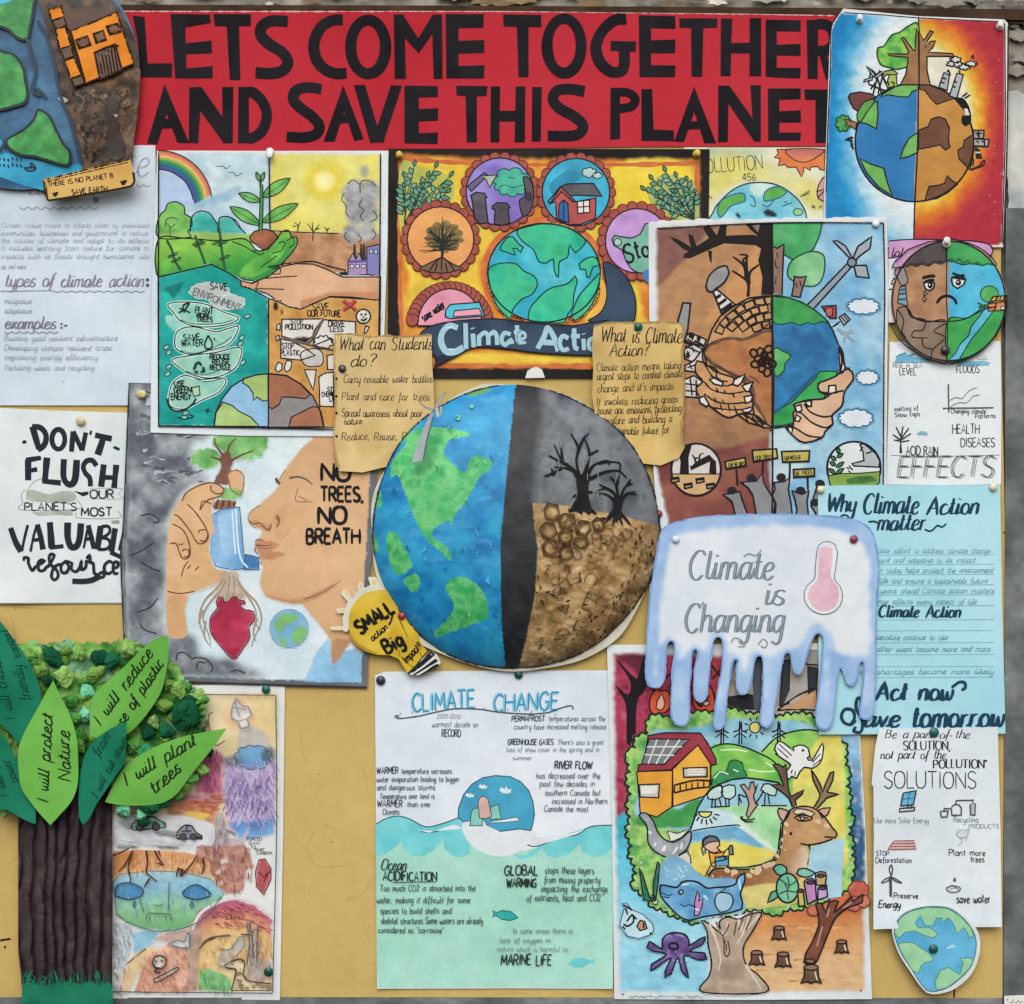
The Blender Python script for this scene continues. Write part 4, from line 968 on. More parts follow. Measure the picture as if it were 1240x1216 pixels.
a.t('What can Students', 800, 845, 56, 1.2, INK, x1=1192, sl=.25, tt=.5); a.t('do?', 848, 915, 52, 1.3, INK, x1=950, sl=.2, tt=.4)
for s_, yy, x1 in (("Carry reusable water bottles", 984, 1192), ("Plant and care for trees", 1058, 1180), ("Spread awareness about poor", 1128, 1150), ("Reduce, Reuse, Recycle", 1226, 1180)):
    a.e(790, yy - 16, 5.5, c=INK); a.t(s_, 812 if yy != 984 else 820, yy, 34, .85, '#33302e', x1=x1, sl=.15, tt=.4)
a.t("nature", 822, 1160, 28, .8, '#33302e', x1=896, sl=.15)
t.done()
# ------------------------------------------------------------------ climate action poster (black border)
tile(470, 180, 3.179)
t, a = sheet('poster', 'black bordered poster of a globe ringed by coloured picture circles on orange and yellow', 'poster',
             P("2,0 1238,2 1234,300 1228,884 600,884 -4,884 2,300"), N(40, 2, '#1d1c1d', '#252323', '#2b2a29'), 2.8, amp=.5, seed=21, edge_col='#161515', group='posters', var=.06)
a = t.part('painted_background', 'ink').canvas(1.8, 2)
a.f("48,22 400,40 900,44 1198,40 1196,300 1190,600 1180,840 600,842 180,842 60,800 50,700 44,500", N(26, 4, '#c9742f', '#d58a38', '#dba045'), var=.08, vs=10)
YL = N(30, 5, '#d9b83f', '#e0c44b', '#dcb540')
a.f("70,60 300,60 280,140 330,250 500,270 800,260 850,220 870,70 1150,60 1160,260 1100,280 1000,220 860,240 830,300 900,400 960,520 985,640 1000,680 800,680 760,640 820,420 700,290 500,290 360,420 370,600 330,580 200,520 110,600 70,640 80,500 60,420 60,300", YL, sm=1, var=.08)
a.f("190,780 500,790 780,790 780,825 500,828 190,828", YL, var=.08); a.f("880,60 1150,56 1155,240 1080,250 960,215 880,200", N(30, 8, '#dfc63c', '#e3cd4d'), sm=1)
OR2 = '#c06a3a'
a.l(circle(600, 480, 232, 206), 7, N(10, 3, '#c0633a', '#cf7e42'), closed=True); a.l("48,24 44,500 60,800|60,40 400,60 900,62 1190,56|1190,60 1186,600|60,835 780,838", 5, N(12, 3, '#b85f38', '#cc7a45'), jit=.6)
MAR = N(10, 6, '#8f4a42', '#a3584b', '#9a5047')
def scallop(cx, cy, r, n=22, a0=0, a1=360):
    for k in range(n):
        th = math.radians(a0 + (a1 - a0) * k / n)
        a.e(cx + r * math.cos(th), cy - r * math.sin(th), r * .16, r * .16, MAR, out=(.8, '#5d2a2a'))
a = t.part('twig_drawing', 'ink')
def sprig(bx, by, tips, seed, c1='#4d8a72', c2='#7aa98c'):
    r = random.Random(seed)
    for tx, ty in tips:
        mx, my = (bx + tx) / 2 + r.uniform(-14, 14), (by + ty) / 2
        a.l([(bx, by), (mx, my), (tx, ty)], 1.1, '#2b3f38', taper=.4)
        L_ = math.hypot(tx - bx, ty - by)
        for k in range(int(L_ / 26)):
            f = .25 + .75 * (k + 1) / (L_ / 26 + 1); qx, qy = bx + (tx - bx) * f, by + (ty - by) * f
            an = math.atan2(ty - by, tx - bx) + r.choice([-1, 1]) * r.uniform(.5, 1.1); l_ = r.uniform(27, 38)
            a.f(leaf(qx, qy, qx + l_ * math.cos(an), qy + l_ * math.sin(an), 9.5), N(8, seed, c1, c2), out=(.75, '#22352f'), sm=1)
        a.f(leaf(tx, ty, tx + (tx - bx) * .1, ty + (ty - by) * .1 - 6, 7), c1, out=(.75, '#22352f'), sm=1)
a.f("48,60 120,70 240,110 250,190 200,230 100,290 46,320", N(20, 3, '#b7b552', '#a8b868'), sm=1, var=.1)
sprig(62, 290, [(100, 70), (60, 110), (180, 75), (235, 110), (225, 170), (150, 110), (50, 200), (130, 150), (210, 215), (60, 150)], 3)
a.f("1000,150 1060,100 1150,120 1188,160 1190,270 1080,265 1020,220", N(20, 3, '#a9b05c', '#98ad74'), sm=1, var=.1)
sprig(1178, 272, [(1070, 90), (1020, 120), (990, 160), (1110, 110), (1150, 125), (1040, 190), (1180, 170), (1060, 230), (1100, 170), (1140, 190)], 5)
a = t.part('picture_circle', 'ink', label='purple circle with melting roofs and a green tree')
scallop(430, 166, 132)
a.e(430, 166, 130, 130, N(24, 3, '#7668b5', '#8a7cc6', '#9a8fd0'), out=(1.1, INK), var=.08)
a.f(cloud(475, 130, 68, 52, 9, .12, 4), N(10, 3, '#3a9f8a', '#5bbba0'), out=(1, '#1c4f46'), sm=1); a.l("425,150 450,140 480,150 520,140|460,110 490,115", .7, '#1c4f46')
a.f("520,110 548,120 560,180 548,240 520,262 505,200 530,180", '#57505a', out=(1, INK), sm=1, var=.1); a.e(540, 185, 11, 14, '#433d46', out=(.8, INK))
a.f("305,145 370,92 385,102 320,165", '#6a6280', out=(1, INK)); a.f("360,105 418,102 390,150 378,120", '#a9b39a', out=(.9, INK))
for q, u in (("318,180 340,168 372,172 382,190 374,188 385,285 350,290 332,262 322,195", 0), ("402,220 420,208 458,210 470,226 462,232 468,288 440,296 408,290 412,234 400,232", 0)):
    a.f(q, N(8, 3, '#4b4650', '#5d5762'), out=(1.1, INK), var=.12)
a = t.part('picture_circle', 'ink', label='blue circle with a red house and clouds')
scallop(723, 168, 132)
a.e(723, 168, 130, 130, N(22, 5, '#2f9fc4', '#46b3d0', '#3b93b4'), out=(1.1, INK), var=.1)
a.f("620,140 700,80 740,110 690,150 640,180", N(12, 3, '#2b7fa0', '#3790b0'), sm=1); 
a.f(cloud(773, 92, 27, 18, 7, .15, 2), '#a9c9c4', out=(.8, INK), sm=1); a.f(cloud(806, 104, 18, 11, 6, .15, 3), '#a9c9c4', out=(.8, INK), sm=1)
a.f("620,215 665,148 700,180 722,205 800,190 798,270 740,292 690,292 648,270 645,205", N(16, 3, '#a5504f', '#b35c58'), out=(1.1, INK))
a.f("664,146 690,136 790,134 824,184 730,180 700,182", N(10, 3, '#4e4d52', '#63626a'), out=(1.1, INK)); a.l("664,146 615,205 628,210 668,165 712,205 722,206", 1.2, INK, sm=0)
a.f("656,265 658,215 675,198 692,212 696,285 670,280", '#2f66a0', out=(1, INK)); a.l("675,200 676,280", .8, INK)
a.f("728,204 775,198 776,246 730,250", '#d8d4cc', out=(1.1, INK)); a.l("752,202 753,248|728,226 776,222", 1.0, INK)
a = t.part('picture_circle', 'ink', label='orange circle with a bare black tree')
scallop(202, 350, 132)
a.e(202, 350, 128, 126, N(30, 3, '#dc9a5a', '#e0a465', '#d8925a'), out=(1.1, INK), var=.05)
a.f("118,462 160,440 205,418 250,445 290,462 240,476 205,480 160,476", '#77604a', out=(1, INK), sm=0)
a.f(cloud(215, 340, 72, 58, 11, .12, 8), N(6, 3, '#8d7448', '#6d6544', '#a58452'), sm=1, var=.15)
r_ = random.Random(2)
for k in range(58):
    an = math.radians(r_.uniform(-8, 190)); L_ = r_.uniform(40, 96) * (1.05 if 50 < math.degrees(an) < 130 else .9); sx, sy = 207 + r_.uniform(-8, 8), 395 - r_.uniform(0, 40)
    a.l([(sx, sy), (sx + L_ * .5 * math.cos(an) + r_.uniform(-7, 7), sy - L_ * .55 * math.sin(an)), (sx + L_ * math.cos(an), sy - L_ * math.sin(an) * .95)], r_.uniform(.6, 1.3), '#26302a', taper=.5)
a.l("207,420 209,400 207,370", 3, '#26302a'); a.l("207,415 180,440 160,470|207,415 205,470|207,415 235,440 255,470|190,440 180,474|220,440 228,474", 1, INK)
a = t.part('picture_circle', 'ink', label='pink circle with a blue tap and lettering about water')
scallop(238, 680, 146, 22, 0, 180); a.f(circle(238, 682, 124, 142, 30, 0, 180), N(24, 3, '#d38ba0', '#dc9db0'), out=(1.1, INK), var=.05)
a.f("222,620 240,600 352,592 372,645 240,655 220,648", N(12, 3, '#3fa6c0', '#58bdd0'), out=(1.1, INK)); a.f("255,625 350,615 362,640 250,648", '#dc9db0', out=(.9, INK))
a.t('save water', 140, 668, 34, 1.7, INK, x1=240, rot=36, sl=.2)
a = t.part('picture_circle', 'ink', label='lilac circle with the word stop on a green shape')
scallop(958, 355, 132)
a.e(958, 355, 122, 124, N(24, 3, '#b08ac8', '#c09cd2', '#a982c0'), out=(1.1, INK), var=.06)
a.f("862,350 872,335 900,340 930,345 970,330 990,290 1020,285 1050,300 1050,470 985,480 945,470 915,430 900,390 870,375", N(14, 3, '#6ba896', '#82b8a6'), out=(1.1, INK), sm=1); a.e(884, 360, 14, 14, '#a3cabb', out=(.8, INK))
a.t('Stop', 916, 440, 72, 2.8, INK, x1=1050, sl=.1, rot=18)
a.f("985,470 1040,465 1040,520 990,510", '#4a78b8', sm=1)
a = t.part('globe_drawing', 'ink').canvas(.8, .8)
a.e(600, 478, 217, 190, N(24, 3, '#2f9fb8', '#3eb0c8', '#57bccb'), out=(1.3, INK), var=.09)
LG = N(26, 7, '#22a07f', '#2fb391', '#43bb8f', '#35a878')
for q in ("495,318 540,300 600,290 680,300 740,330 760,360 720,400 700,370 690,420 660,435 655,495 640,470 635,425 610,440 580,435 560,390 520,360", "430,385 455,345 480,340 500,365 520,380 510,400 495,385 480,385 490,410 460,400 435,392",
          "385,470 410,448 450,440 495,445 520,470 560,490 575,520 555,560 515,580 480,620 470,655 430,620 400,560", "565,590 620,540 690,520 720,490 728,510 715,560 710,610 690,640 680,668 620,672 545,665 545,620",
          "735,445 770,420 800,420 812,450 790,455 775,495 765,495 760,465 740,465", "790,505 815,480 812,530 790,590 760,630 720,662 706,640 720,600 740,560"):
    a.f(q, LG, out=(1.1, '#153c36'), sm=1, var=.08)
a = t.part('ribbon', 'ink')
RB = N(26, 3, '#2b3b4f', '#35475c', '#3d5068')
a.f("830,440 870,450 920,500 950,570 952,640 935,672 860,680 770,662 810,640 838,590 840,530", RB, out=(1.1, INK), sm=1, var=.08); a.f("818,500 836,525 838,580 815,630 770,655 800,610 816,560", '#d9a94e', sm=1)
a.f("100,760 120,720 150,690 230,668 400,655 560,672 700,682 800,668 860,672 860,780 780,795 600,788 450,770 330,765 260,800 200,830 180,840 182,800", RB, out=(1.1, INK), sm=1, var=.08)
a.f("182,800 230,790 250,800 200,830 180,845", '#27313f')
a = t.part('lettering')
LB = '#9cc3d0'
def bub(s_, w_=5.6):
    a.l(s_, w_ + 1.6, '#2b3f52', jit=.05); a.l(s_, w_, LB, jit=.1)
bub("268,690 235,682 208,710 205,750 225,782 258,782 290,765", 7.5); bub("298,672 300,772", 5.5); bub("326,712 330,765", 5.5); bub("325,690 326,694", 5)
bub("350,760 350,718|352,722 372,708 384,722 386,756|386,722 406,706 418,722 420,756", 5.4); bub("472,715 448,710 436,735 450,756 472,738 478,752", 5); bub("496,680 498,735 510,752|484,708 514,704", 5); bub("506,738 528,726 522,708 506,716 508,746 532,746", 4)
bub("575,770 600,725 614,690 640,730 655,780|585,745 640,748", 6.5); bub("694,730 672,722 660,748 672,775 696,770", 5.5); bub("716,692 718,760 732,772|704,722 738,722", 5.5); bub("752,732 754,776", 5); bub("752,712 753,715", 5); bub("790,730 774,740 776,770 800,770 808,745 790,730", 5); bub("830,775 830,735 850,735 856,775", 5)
a.l("225,690 250,686|232,772 256,774", 1.1, '#d5e7ea')
t.done()

t, a = sheet('torn_scrap', 'small torn white paper scrap under the black border above the big globe', 'paper', P("528,884 536,856 552,846 570,840 592,850 604,882"), '#d6d9d8', 5.6, amp=.3, seed=3, group=None); t.done()

# ------------------------------------------------------------------ pollution poster (mostly covered)
tile(780, 180, 4.133)
t, a = sheet('poster', 'half covered pale yellow poster about pollution with an orange sun and a worried earth', 'poster', P("200,-6 960,-6 960,560 200,560"), N(40, 3, '#cdd6bd', '#d6d8b8', '#ccd3c4'), 1.4, amp=.3, seed=22, group='posters')
a = t.part('painted_background', 'ink').canvas(3, 3)
a.f("318,0 620,8 600,30 318,40", N(16, 3, '#93b48a', '#a8c29b'), sm=0); a.f("318,50 620,60 760,130 900,190 900,300 820,300 740,220 560,165 400,210 330,300 318,300", N(28, 5, '#ccc86e', '#d8d38a', '#d2d1a0'), sm=1, var=.06); a.f("660,5 905,5 905,30 700,30", '#c9a3b0')
a.t('POLLUTION', 276, 128, 72, 1.1, '#2a2c2e', x1=595, rot=5, jit=.3); a.t('456', 492, 162, 36, 1.0, '#4a4a3a', x1=560)
a = t.part('sun_drawing', 'ink')
a.f("665,5 672,25 652,45 680,50 672,85 705,80 720,95 760,92 775,120 788,142 800,110 800,92 830,108 835,92 870,90 880,105 905,108 905,5", N(12, 3, '#cf7344', '#dc8a52'), out=(1, '#5d3426'), sm=0)
a.f("710,5 735,45 775,66 815,66 860,45 895,5", G(710, 5, 710, 66, '#b56a6a', '#d98a5c'), out=(1, '#5d3426'), sm=1)
a = t.part('earth_drawing', 'ink').canvas(1, 1)
a.f("335,420 345,320 380,265 440,210 500,180 560,170 640,175 700,200 760,245 800,300 812,345 815,420", N(20, 3, '#5fb0c4', '#7cc3d2', '#94cfd8'), out=(1.2, '#1f3a4a'), sm=1, var=.1)
a.f("538,178 600,172 650,180 600,230 560,235 530,215", '#bcd6cc', sm=1, var=.08)
a.f("365,320 380,270 420,240 480,222 500,225 505,262 470,275 430,290 400,330 380,345", N(12, 3, '#4f9a4a', '#69b057'), out=(1.1, '#2a6a8a'), sm=1); a.f("600,262 605,220 640,195 700,195 712,220 690,240 650,255", N(12, 3, '#4f9a4a', '#69b057'), out=(1.1, '#2a6a8a'), sm=1); a.e(770, 318, 24, 18, '#8fc06a', out=(1, '#2a6a8a'))
a.f("470,350 455,330 468,320 486,345", '#25323c'); a.f("596,318 612,302 640,312 668,332 665,342 610,336", '#25323c', sm=1); a.l("530,235 550,250 555,290 530,280|590,280 620,290 650,260|690,290 740,270|700,270 720,262", 1.0, '#2a6a8a')
a.l("322,235 342,252|782,240 820,215 832,208|790,238 828,222", 1.0, '#6a6a42'); a.f("905,140 880,170 866,210 872,250 900,265 915,200", '#c79a96', out=(1, INK), sm=1); a.l("868,215 905,205 870,245", .9, INK); a.f("835,290 848,282 858,295 846,302", '#3a3a38'); a.f("872,298 884,278 890,294", '#3a3a38')
t.done()

# ------------------------------------------------------------------ split globe poster, top right
tile(920, 0, 3.875)
def lift_corner(x, y):
    d = np.clip(1 - np.hypot(x - 1012, y - 12) / 60, 0, 1); d2 = np.clip(1 - np.hypot(x - 1218, y - 20) / 50, 0, 1)
    return .5 * fbm(x, y, 110, 5, 2) + 4 * d ** 2 + 2.5 * d2 ** 2
t, a = sheet('poster', 'poster of a globe split between blue sky and red fire under a half bare tree', 'poster',
             P("392,40 600,62 740,76 1148,92 1165,110 1166,300 1160,700 1145,1150 1140,1160 300,1160 302,900 310,700 325,300 330,160 345,110"), N(60, 3, '#c6ced0', '#d3d8d8'), 3.8, seed=23, warp=lift_corner, group='posters')
t.z += .12; a = t.part('painted_background', 'ink').canvas(.5, .5)
SKY_ = R(726, 560, 400, (0, '#d3dcdd'), (.6, '#d1dcdf'), (.7, '#b4d3df'), (.8, '#62aed3'), (.92, '#2a8fc4'), (1.0, '#2080b8'))
a.f("372,62 746,86 745,420 735,700 722,1150 306,1150 308,900 318,640 332,300 338,130", lambda x, y: SKY_(x + (fbm(x, y, 9, 3) - .5) * 16, 144.5 + (y - 144.5) * .52), step=3.5, var=.06, vs=7)
FIRE = R(726, 560, 500, (0, '#d8d9cc'), (.56, '#d6d6bf'), (.62, '#d9c25e'), (.68, '#d6a034'), (.75, '#cc752d'), (.82, '#bb4a35'), (.9, '#a8323d'), (1, '#a5303c'))
FIRE2 = lambda x, y: FIRE(1107.4 + (x - 1107.4) * 1.12 + (fbm(x, y, 9, 5) - .5) * 14, 144.5 + (y - 144.5) * .8 + (fbm(x, y, 12, 8) - .5) * 8)
a.f("748,86 1148,102 1150,300 1150,640 1136,1140 1120,1150 724,1150 735,700 746,420", FIRE2, step=3.5, var=.06, vs=7)
a.l("746,80 745,420 735,700 722,1150", 1.3, INK); a.l("395,60 570,70 746,84 1148,104|1150,110 1152,640 1136,1140|312,900 318,640 332,300 336,130 372,62", .9, INK)
a.l("1166,120 1160,700 1143,1150", 1.2, '#2a2625')
a = t.part('globe_drawing', 'ink').canvas(.5, .5)
OC = N(40, 3, '#2b6ea6', '#3579b0', '#3a80b8')
ci = circle(726, 668, 278, 278, 72)
left = [p for p in circle(726, 668, 279, 277, 50, 86.5, 270)]
right = [p for p in circle(726, 668, 279, 277, 50, 269.5, 446)]
a.f(left, OC, var=.05); a.f(right, N(40, 4, '#b3813f', '#bb8948', '#c2924f'), var=.05)
GL = N(14, 3, '#62a352', '#74b460'); BN = N(14, 5, '#664434', '#72503e')
a.f("580,440 640,405 700,393 745,392 745,420 715,430 700,455 660,455 600,445 565,458", GL, out=(1.1, INK), sm=0); a.f("748,392 800,402 860,425 915,462 880,472 830,490 800,460 775,425 752,420", BN, out=(1.1, INK), sm=0)
a.f("465,575 490,510 525,475 552,478 555,540 548,605 500,580", GL, out=(1.2, INK), sm=0); a.f("470,745 520,770 582,790 600,860 622,918 560,880 500,810", GL, out=(1.2, INK), sm=0)
a.f("745,618 700,650 672,700 660,745 700,735 742,715", GL, out=(1.2, INK), sm=0); a.f("745,612 790,595 805,560 840,548 870,560 890,600 885,655 892,690 872,704 845,680 790,692 745,700", BN, out=(1.2, INK), sm=0)
a.f("1003,630 960,660 955,690 930,705 935,745 965,775 985,798 1000,740 1006,680", BN, out=(1.2, INK), sm=0); a.f("775,940 795,875 840,870 868,860 880,825 905,850 928,865 880,905 830,932", BN, out=(1.2, INK), sm=0)
a.l(ci, 1.5, INK, closed=True); a.l("745,390 740,700 728,948", 1.3, INK)
a = t.part('tree_drawing', 'ink')
a.f("745,118 700,122 660,150 620,165 595,200 580,220 555,225 552,265 570,305 600,315 640,326 690,315 745,300", N(9, 4, '#3a8f4a', '#63b04f', '#9cc95a', '#4a9f4a', o=4), out=(1.4, '#1f4d2c'), sm=1, var=.12, step=3)
TR = N(10, 3, '#86603f', '#9c7550', '#8f6a48')
a.f("660,398 685,350 695,290 695,270 610,262 600,252 690,255 700,245 665,180 675,175 720,235 728,240 735,130 745,160 748,398", TR, out=(1.2, INK)); a.f("748,398 748,150 770,190 800,145 815,150 790,185 775,225 800,195 824,192 812,225 790,245 905,252 912,265 785,265 785,330 800,400", TR, out=(1.2, INK))
a = t.part('skyline_drawing', 'ink')
for q in ("840,410 865,340 890,355 880,425", "890,450 925,345 955,350 925,462"): a.f(q, '#a6acb4', out=(1.2, INK))
a.l("880,340 885,330 895,355|935,330 940,345|855,365 875,372|850,385 868,392|910,380 925,388|905,405 920,410", 1.5, INK)
for cx_, cy_ in ((905, 300), (935, 305), (960, 315), (990, 300), (920, 280)): a.f(cloud(cx_, cy_, 24, 12, 6, .25, cx_), '#d0d2cc', out=(1.1, INK), sm=1)
a.l("990,275 1000,260 1004,280|1012,290 1022,305", 1.3, INK)
a.f("918,465 950,458 978,490 992,540 990,580 965,594 945,570 950,540 965,545 975,530 945,500", '#19191c', sm=1); a.f("958,510 974,510 985,540 968,542", '#d5d5d0'); a.l("950,455 975,435|962,462 988,445", 1.4, INK)
a.f("560,330 595,390 620,320 640,345 645,405 600,412", '#a2b65e', out=(1.1, INK)); a.f("568,378 585,335 625,328 648,345 630,352 595,350", '#93a658', out=(1.1, INK)); a.l("600,380 606,405|615,385 630,390 628,405", 1.2, INK)
a.l("500,312 545,350 575,450|572,335 530,360 488,385|510,395 560,415 600,430|510,395 520,340|545,385 520,420|555,350 530,450|580,345 555,440", 1.4, INK); a.f("500,312 512,318 540,350 534,362", '#9db7c8', out=(1, INK)); a.f("572,335 576,345 545,368 538,360", '#9db7c8', out=(1, INK)); a.f("488,385 490,375 530,362 528,375", '#9db7c8', out=(1, INK))
a.f("416,455 425,440 470,432 520,440 545,455 510,475 490,500 465,525 440,508 425,480", '#6d3f42', out=(1.2, INK), sm=0); a.f("455,540 490,480 540,470 500,530 470,575", '#5c9a4a', out=(1, INK), sm=1)
a.f(cloud(392, 578, 34, 36, 8, .16, 5), N(8, 3, '#3f8f4c', '#5aa556'), out=(1.2, '#1f4d2c'), sm=1); a.f("455,575 420,565 395,560 410,580 398,592 425,590 450,608", TR, out=(1.1, INK)); a.l("400,655 428,662 430,690|428,640 435,690 442,700|410,650 440,645", 1.6, INK)
for q in ("1003,612 1052,612 1050,650 1003,650", "1003,652 1075,655 1072,688 1003,685"): a.f(q, '#9fa19a', out=(1.3, INK))
a.l("1010,625 1022,625 1022,640|1030,625 1044,628|1015,660 1030,670|1040,660 1058,672|1055,655 1055,688|1028,612 1028,650", 1.3, INK); a.f("1008,695 1015,688 1035,705 1045,745 1015,745", '#2a2a2c'); a.l("990,795 1030,778 1050,752 1055,765 1040,780 990,798|1005,745 1000,780", 1.2, INK); a.f("1012,712 1036,712 1036,720 1012,720", '#b8b8b0')
for _ in range(10): a.e(random.uniform(1050, 1140), random.uniform(150, 1100), 2.4, c='#d9b0a0')
t.done()

# ------------------------------------------------------------------ hands holding the globe poster
tile(780, 180, 4.133)
t, a = sheet('poster', 'poster of a cracked claw and a human hand holding a half dry half green globe', 'poster',
             P("22,370 600,356 1216,346 1222,700 1216,1100 1212,1720 900,1900 420,1920 90,1920 60,1800 40,1500 26,900"), N(50, 3, '#c5ced2', '#d0d6d8'), 6.2, amp=.5, seed=24, group='posters')
a.l("30,372 300,362 620,358 1210,350", 2.5, '#d5dbdd', jit=.8)
a = t.part('barren_background', 'ink').canvas(2, 2)
a.f("64,400 636,372 640,742 640,1560 636,1900 130,1900 100,1760 72,1620 66,900", lambda x, y: lerp_cols(np.clip((np.hypot((x - 870), (y - 380)) / 130 - .5) + (fbm(x, y, 30, 5) - .5) * .6, 0, 1), [(0, '#ab825c'), (.5, '#9f7856'), (1, '#8a6852')]), var=.08, vs=10)
a.f("64,400 380,388 300,440 200,560 120,640 66,700", N(16, 3, '#7a5550', '#8a6456'), sm=0, var=.1); a.f("66,1560 200,1500 420,1500 640,1440 640,1900 130,1900 100,1760 72,1640", N(26, 3, '#703f3c', '#7f4b44', '#8d5a4b'), sm=0, var=.08)
a.f("300,870 520,540 580,480 580,740 500,790", '#c08f60', sm=1, var=.05)
a = t.part('green_background', 'ink').canvas(2, 2)
a.f("642,372 1198,372 1204,700 1200,1100 1196,1900 640,1900 640,1500", N(34, 3, '#6fa8cb', '#84b6d2', '#9cc3d6', '#8fbcd2'), var=.07, vs=12)
a.f("642,1400 800,1440 820,1560 700,1700 642,1720", '#b5cfd8', sm=1, var=.05)
a = t.part('tree_drawing', 'ink')
KB = '#221f1f'
a.f("575,375 642,372 642,742 590,742 596,640 575,560 590,500 560,480 400,470 330,500 230,545 200,545 205,530 260,495 330,450 300,400 320,385 365,440 385,385 410,385 405,440 545,435 575,440 510,378", KB, out=(1.4, KB), var=.1)
a.f("135,445 170,460 240,500 225,432 240,440 262,500 240,520 200,500", KB, out=(1.6, KB)); a.f("318,510 340,512 338,572 330,568", KB); a.f("540,385 580,380 570,420", '#7b7472')
a.l("520,742 522,680 500,650 440,610|510,660 500,590 445,540|515,650 512,560 515,535 475,530|512,600 495,560 515,540|525,680 530,620 575,580", 2.8, KB, taper=.5)
a.f("642,372 892,370 880,430 850,500 800,540 740,555 700,530 660,520 642,540", N(18, 3, '#3c9058', '#4ba365', '#5cb074'), out=(1.3, '#1f4a30'), var=.1)
a.f("720,600 740,560 800,525 850,515 895,530 905,580 895,640 870,680 820,690 760,670 720,640", N(18, 3, '#5aa56a', '#79bb85', '#94c9a0'), out=(1.3, '#1f4a30'), sm=1, var=.1)
a.f("642,490 668,500 680,490 700,478 694,600 690,740 646,742", N(8, 3, '#83685c', '#96796a'), out=(1.4, INK)); a.f("752,640 775,645 812,640 795,690 780,745 738,738 748,690", N(8, 3, '#83685c', '#96796a'), out=(1.4, INK))
a.l("655,560 660,590 672,600|660,640 658,680|760,670 765,700|780,660 784,690|664,520 668,545", 1.0, INK)
a = t.part('turbine_drawing', 'ink')
a.f("810,790 1020,572 1040,590 832,820", '#8b98a2', out=(1.4, INK)); a.f("1030,550 945,462 968,462 1010,490 1040,545", '#9aa8b2', out=(1.4, INK), sm=0); a.f("1045,550 1070,490 1140,440 1130,500 1070,545 1060,560", '#9aa8b2', out=(1.4, INK), sm=0); a.f("1050,585 1112,585 1126,648 1062,640", '#9aa8b2', out=(1.4, INK)); a.e(1040, 570, 22, 22, '#7f8c98', out=(1.4, INK))
for cx_, cy_, rx, ry in ((1098, 790, 78, 38), (1118, 1146, 56, 34), (1060, 1350, 84, 44)):
    cx2, cy2 = (cx_, cy_) if cy_ < 900 else ((cx_), cy_)
    a.f(cloud(cx2, cy2, rx + 12, ry + 12, 10, .08, 2), N(10, 3, '#5b97c0', '#6fa6c8'), sm=1); a.f(cloud(cx2, cy2, rx, ry, 11, .08, 3), '#cfdbe2', out=(1.0, '#2f5576'), sm=1, var=.04)
a.f("888,790 960,785 962,850 930,850", '#9c4a4e', out=(1.3, INK)); a.f("905,800 945,795 942,838 915,840", '#b4605f', out=(.9, INK)); a.f("975,845 1005,825 1030,855 1000,885", '#a9b6c0', out=(1.2, INK)); a.l("985,840 1010,870|998,832 1020,862|940,895 980,865|950,890 975,872", 1.1, INK)
tile(780, 380, 4.133)
a.l("965,75 1000,100 1050,140|1040,80 1010,110 1000,145|985,100 1045,95", 3.0, INK, seg=2); a.l("965,75 1000,100 1050,140|1040,80 1010,110 1000,145|985,100 1045,95", 1.6, '#8fa3b2', seg=2)
a = t.part('globe_drawing', 'ink').canvas(1.2, 1)
tile(780, 180, 4.133)
CRK = N(12, 3, '#b58a5c', '#c39a6c', '#a97e54')
a.f("340,905 380,840 440,795 520,750 600,738 642,738 642,1390 600,1395 520,1370 440,1310 380,1200 320,1110 300,1020", CRK, out=(1.5, INK), var=.08)
a.f("642,738 720,745 790,770 850,805 905,850 945,910 975,990 985,1080 960,1140 900,1250 800,1350 720,1390 642,1400", N(26, 3, '#2a6a9c', '#347aac', '#2b6090'), out=(1.5, INK), var=.09)
a.f("642,740 720,746 790,770 850,805 905,850 930,880 890,865 850,880 820,870 780,885 740,870 690,880 642,860", N(14, 3, '#3a8f4c', '#4aa35a'), out=(1.1, '#1f4a30'), sm=1, var=.1)
tile(780, 380, 4.133)
a.f("300,190 330,150 420,120 500,125 580,90 642,80 644,560 600,520 550,450 540,400 500,330 450,310 400,285 330,245", N(20, 3, '#96633f', '#a87249', '#b07d52'), out=(1.2, '#3a2a22'), sm=1, var=.1)
a.l("305,190 335,155 425,125 505,128 585,95 640,84|310,215 340,240 400,280 450,305 520,330 545,380 560,450 600,520|525,310 560,330 575,350", 3.4, N(8, 3, '#54413a', '#6d564a'), jit=.5)
a.f("650,175 690,185 735,212 705,250 700,285 655,310", N(12, 3, '#4aa05a', '#68b56c'), out=(1.2, '#1f4a30'), sm=1); a.f("646,560 650,500 690,470 740,440 800,380 860,320 880,290 975,295 960,350 900,440 850,480 760,540", N(16, 3, '#2f9450', '#43a75c'), out=(1.2, '#1f4a30'), sm=1, var=.1)
a.l("650,500 740,420 860,300", 2.5, '#27567c', jit=.5)
random.seed(31); tile(780, 180, 4.133)
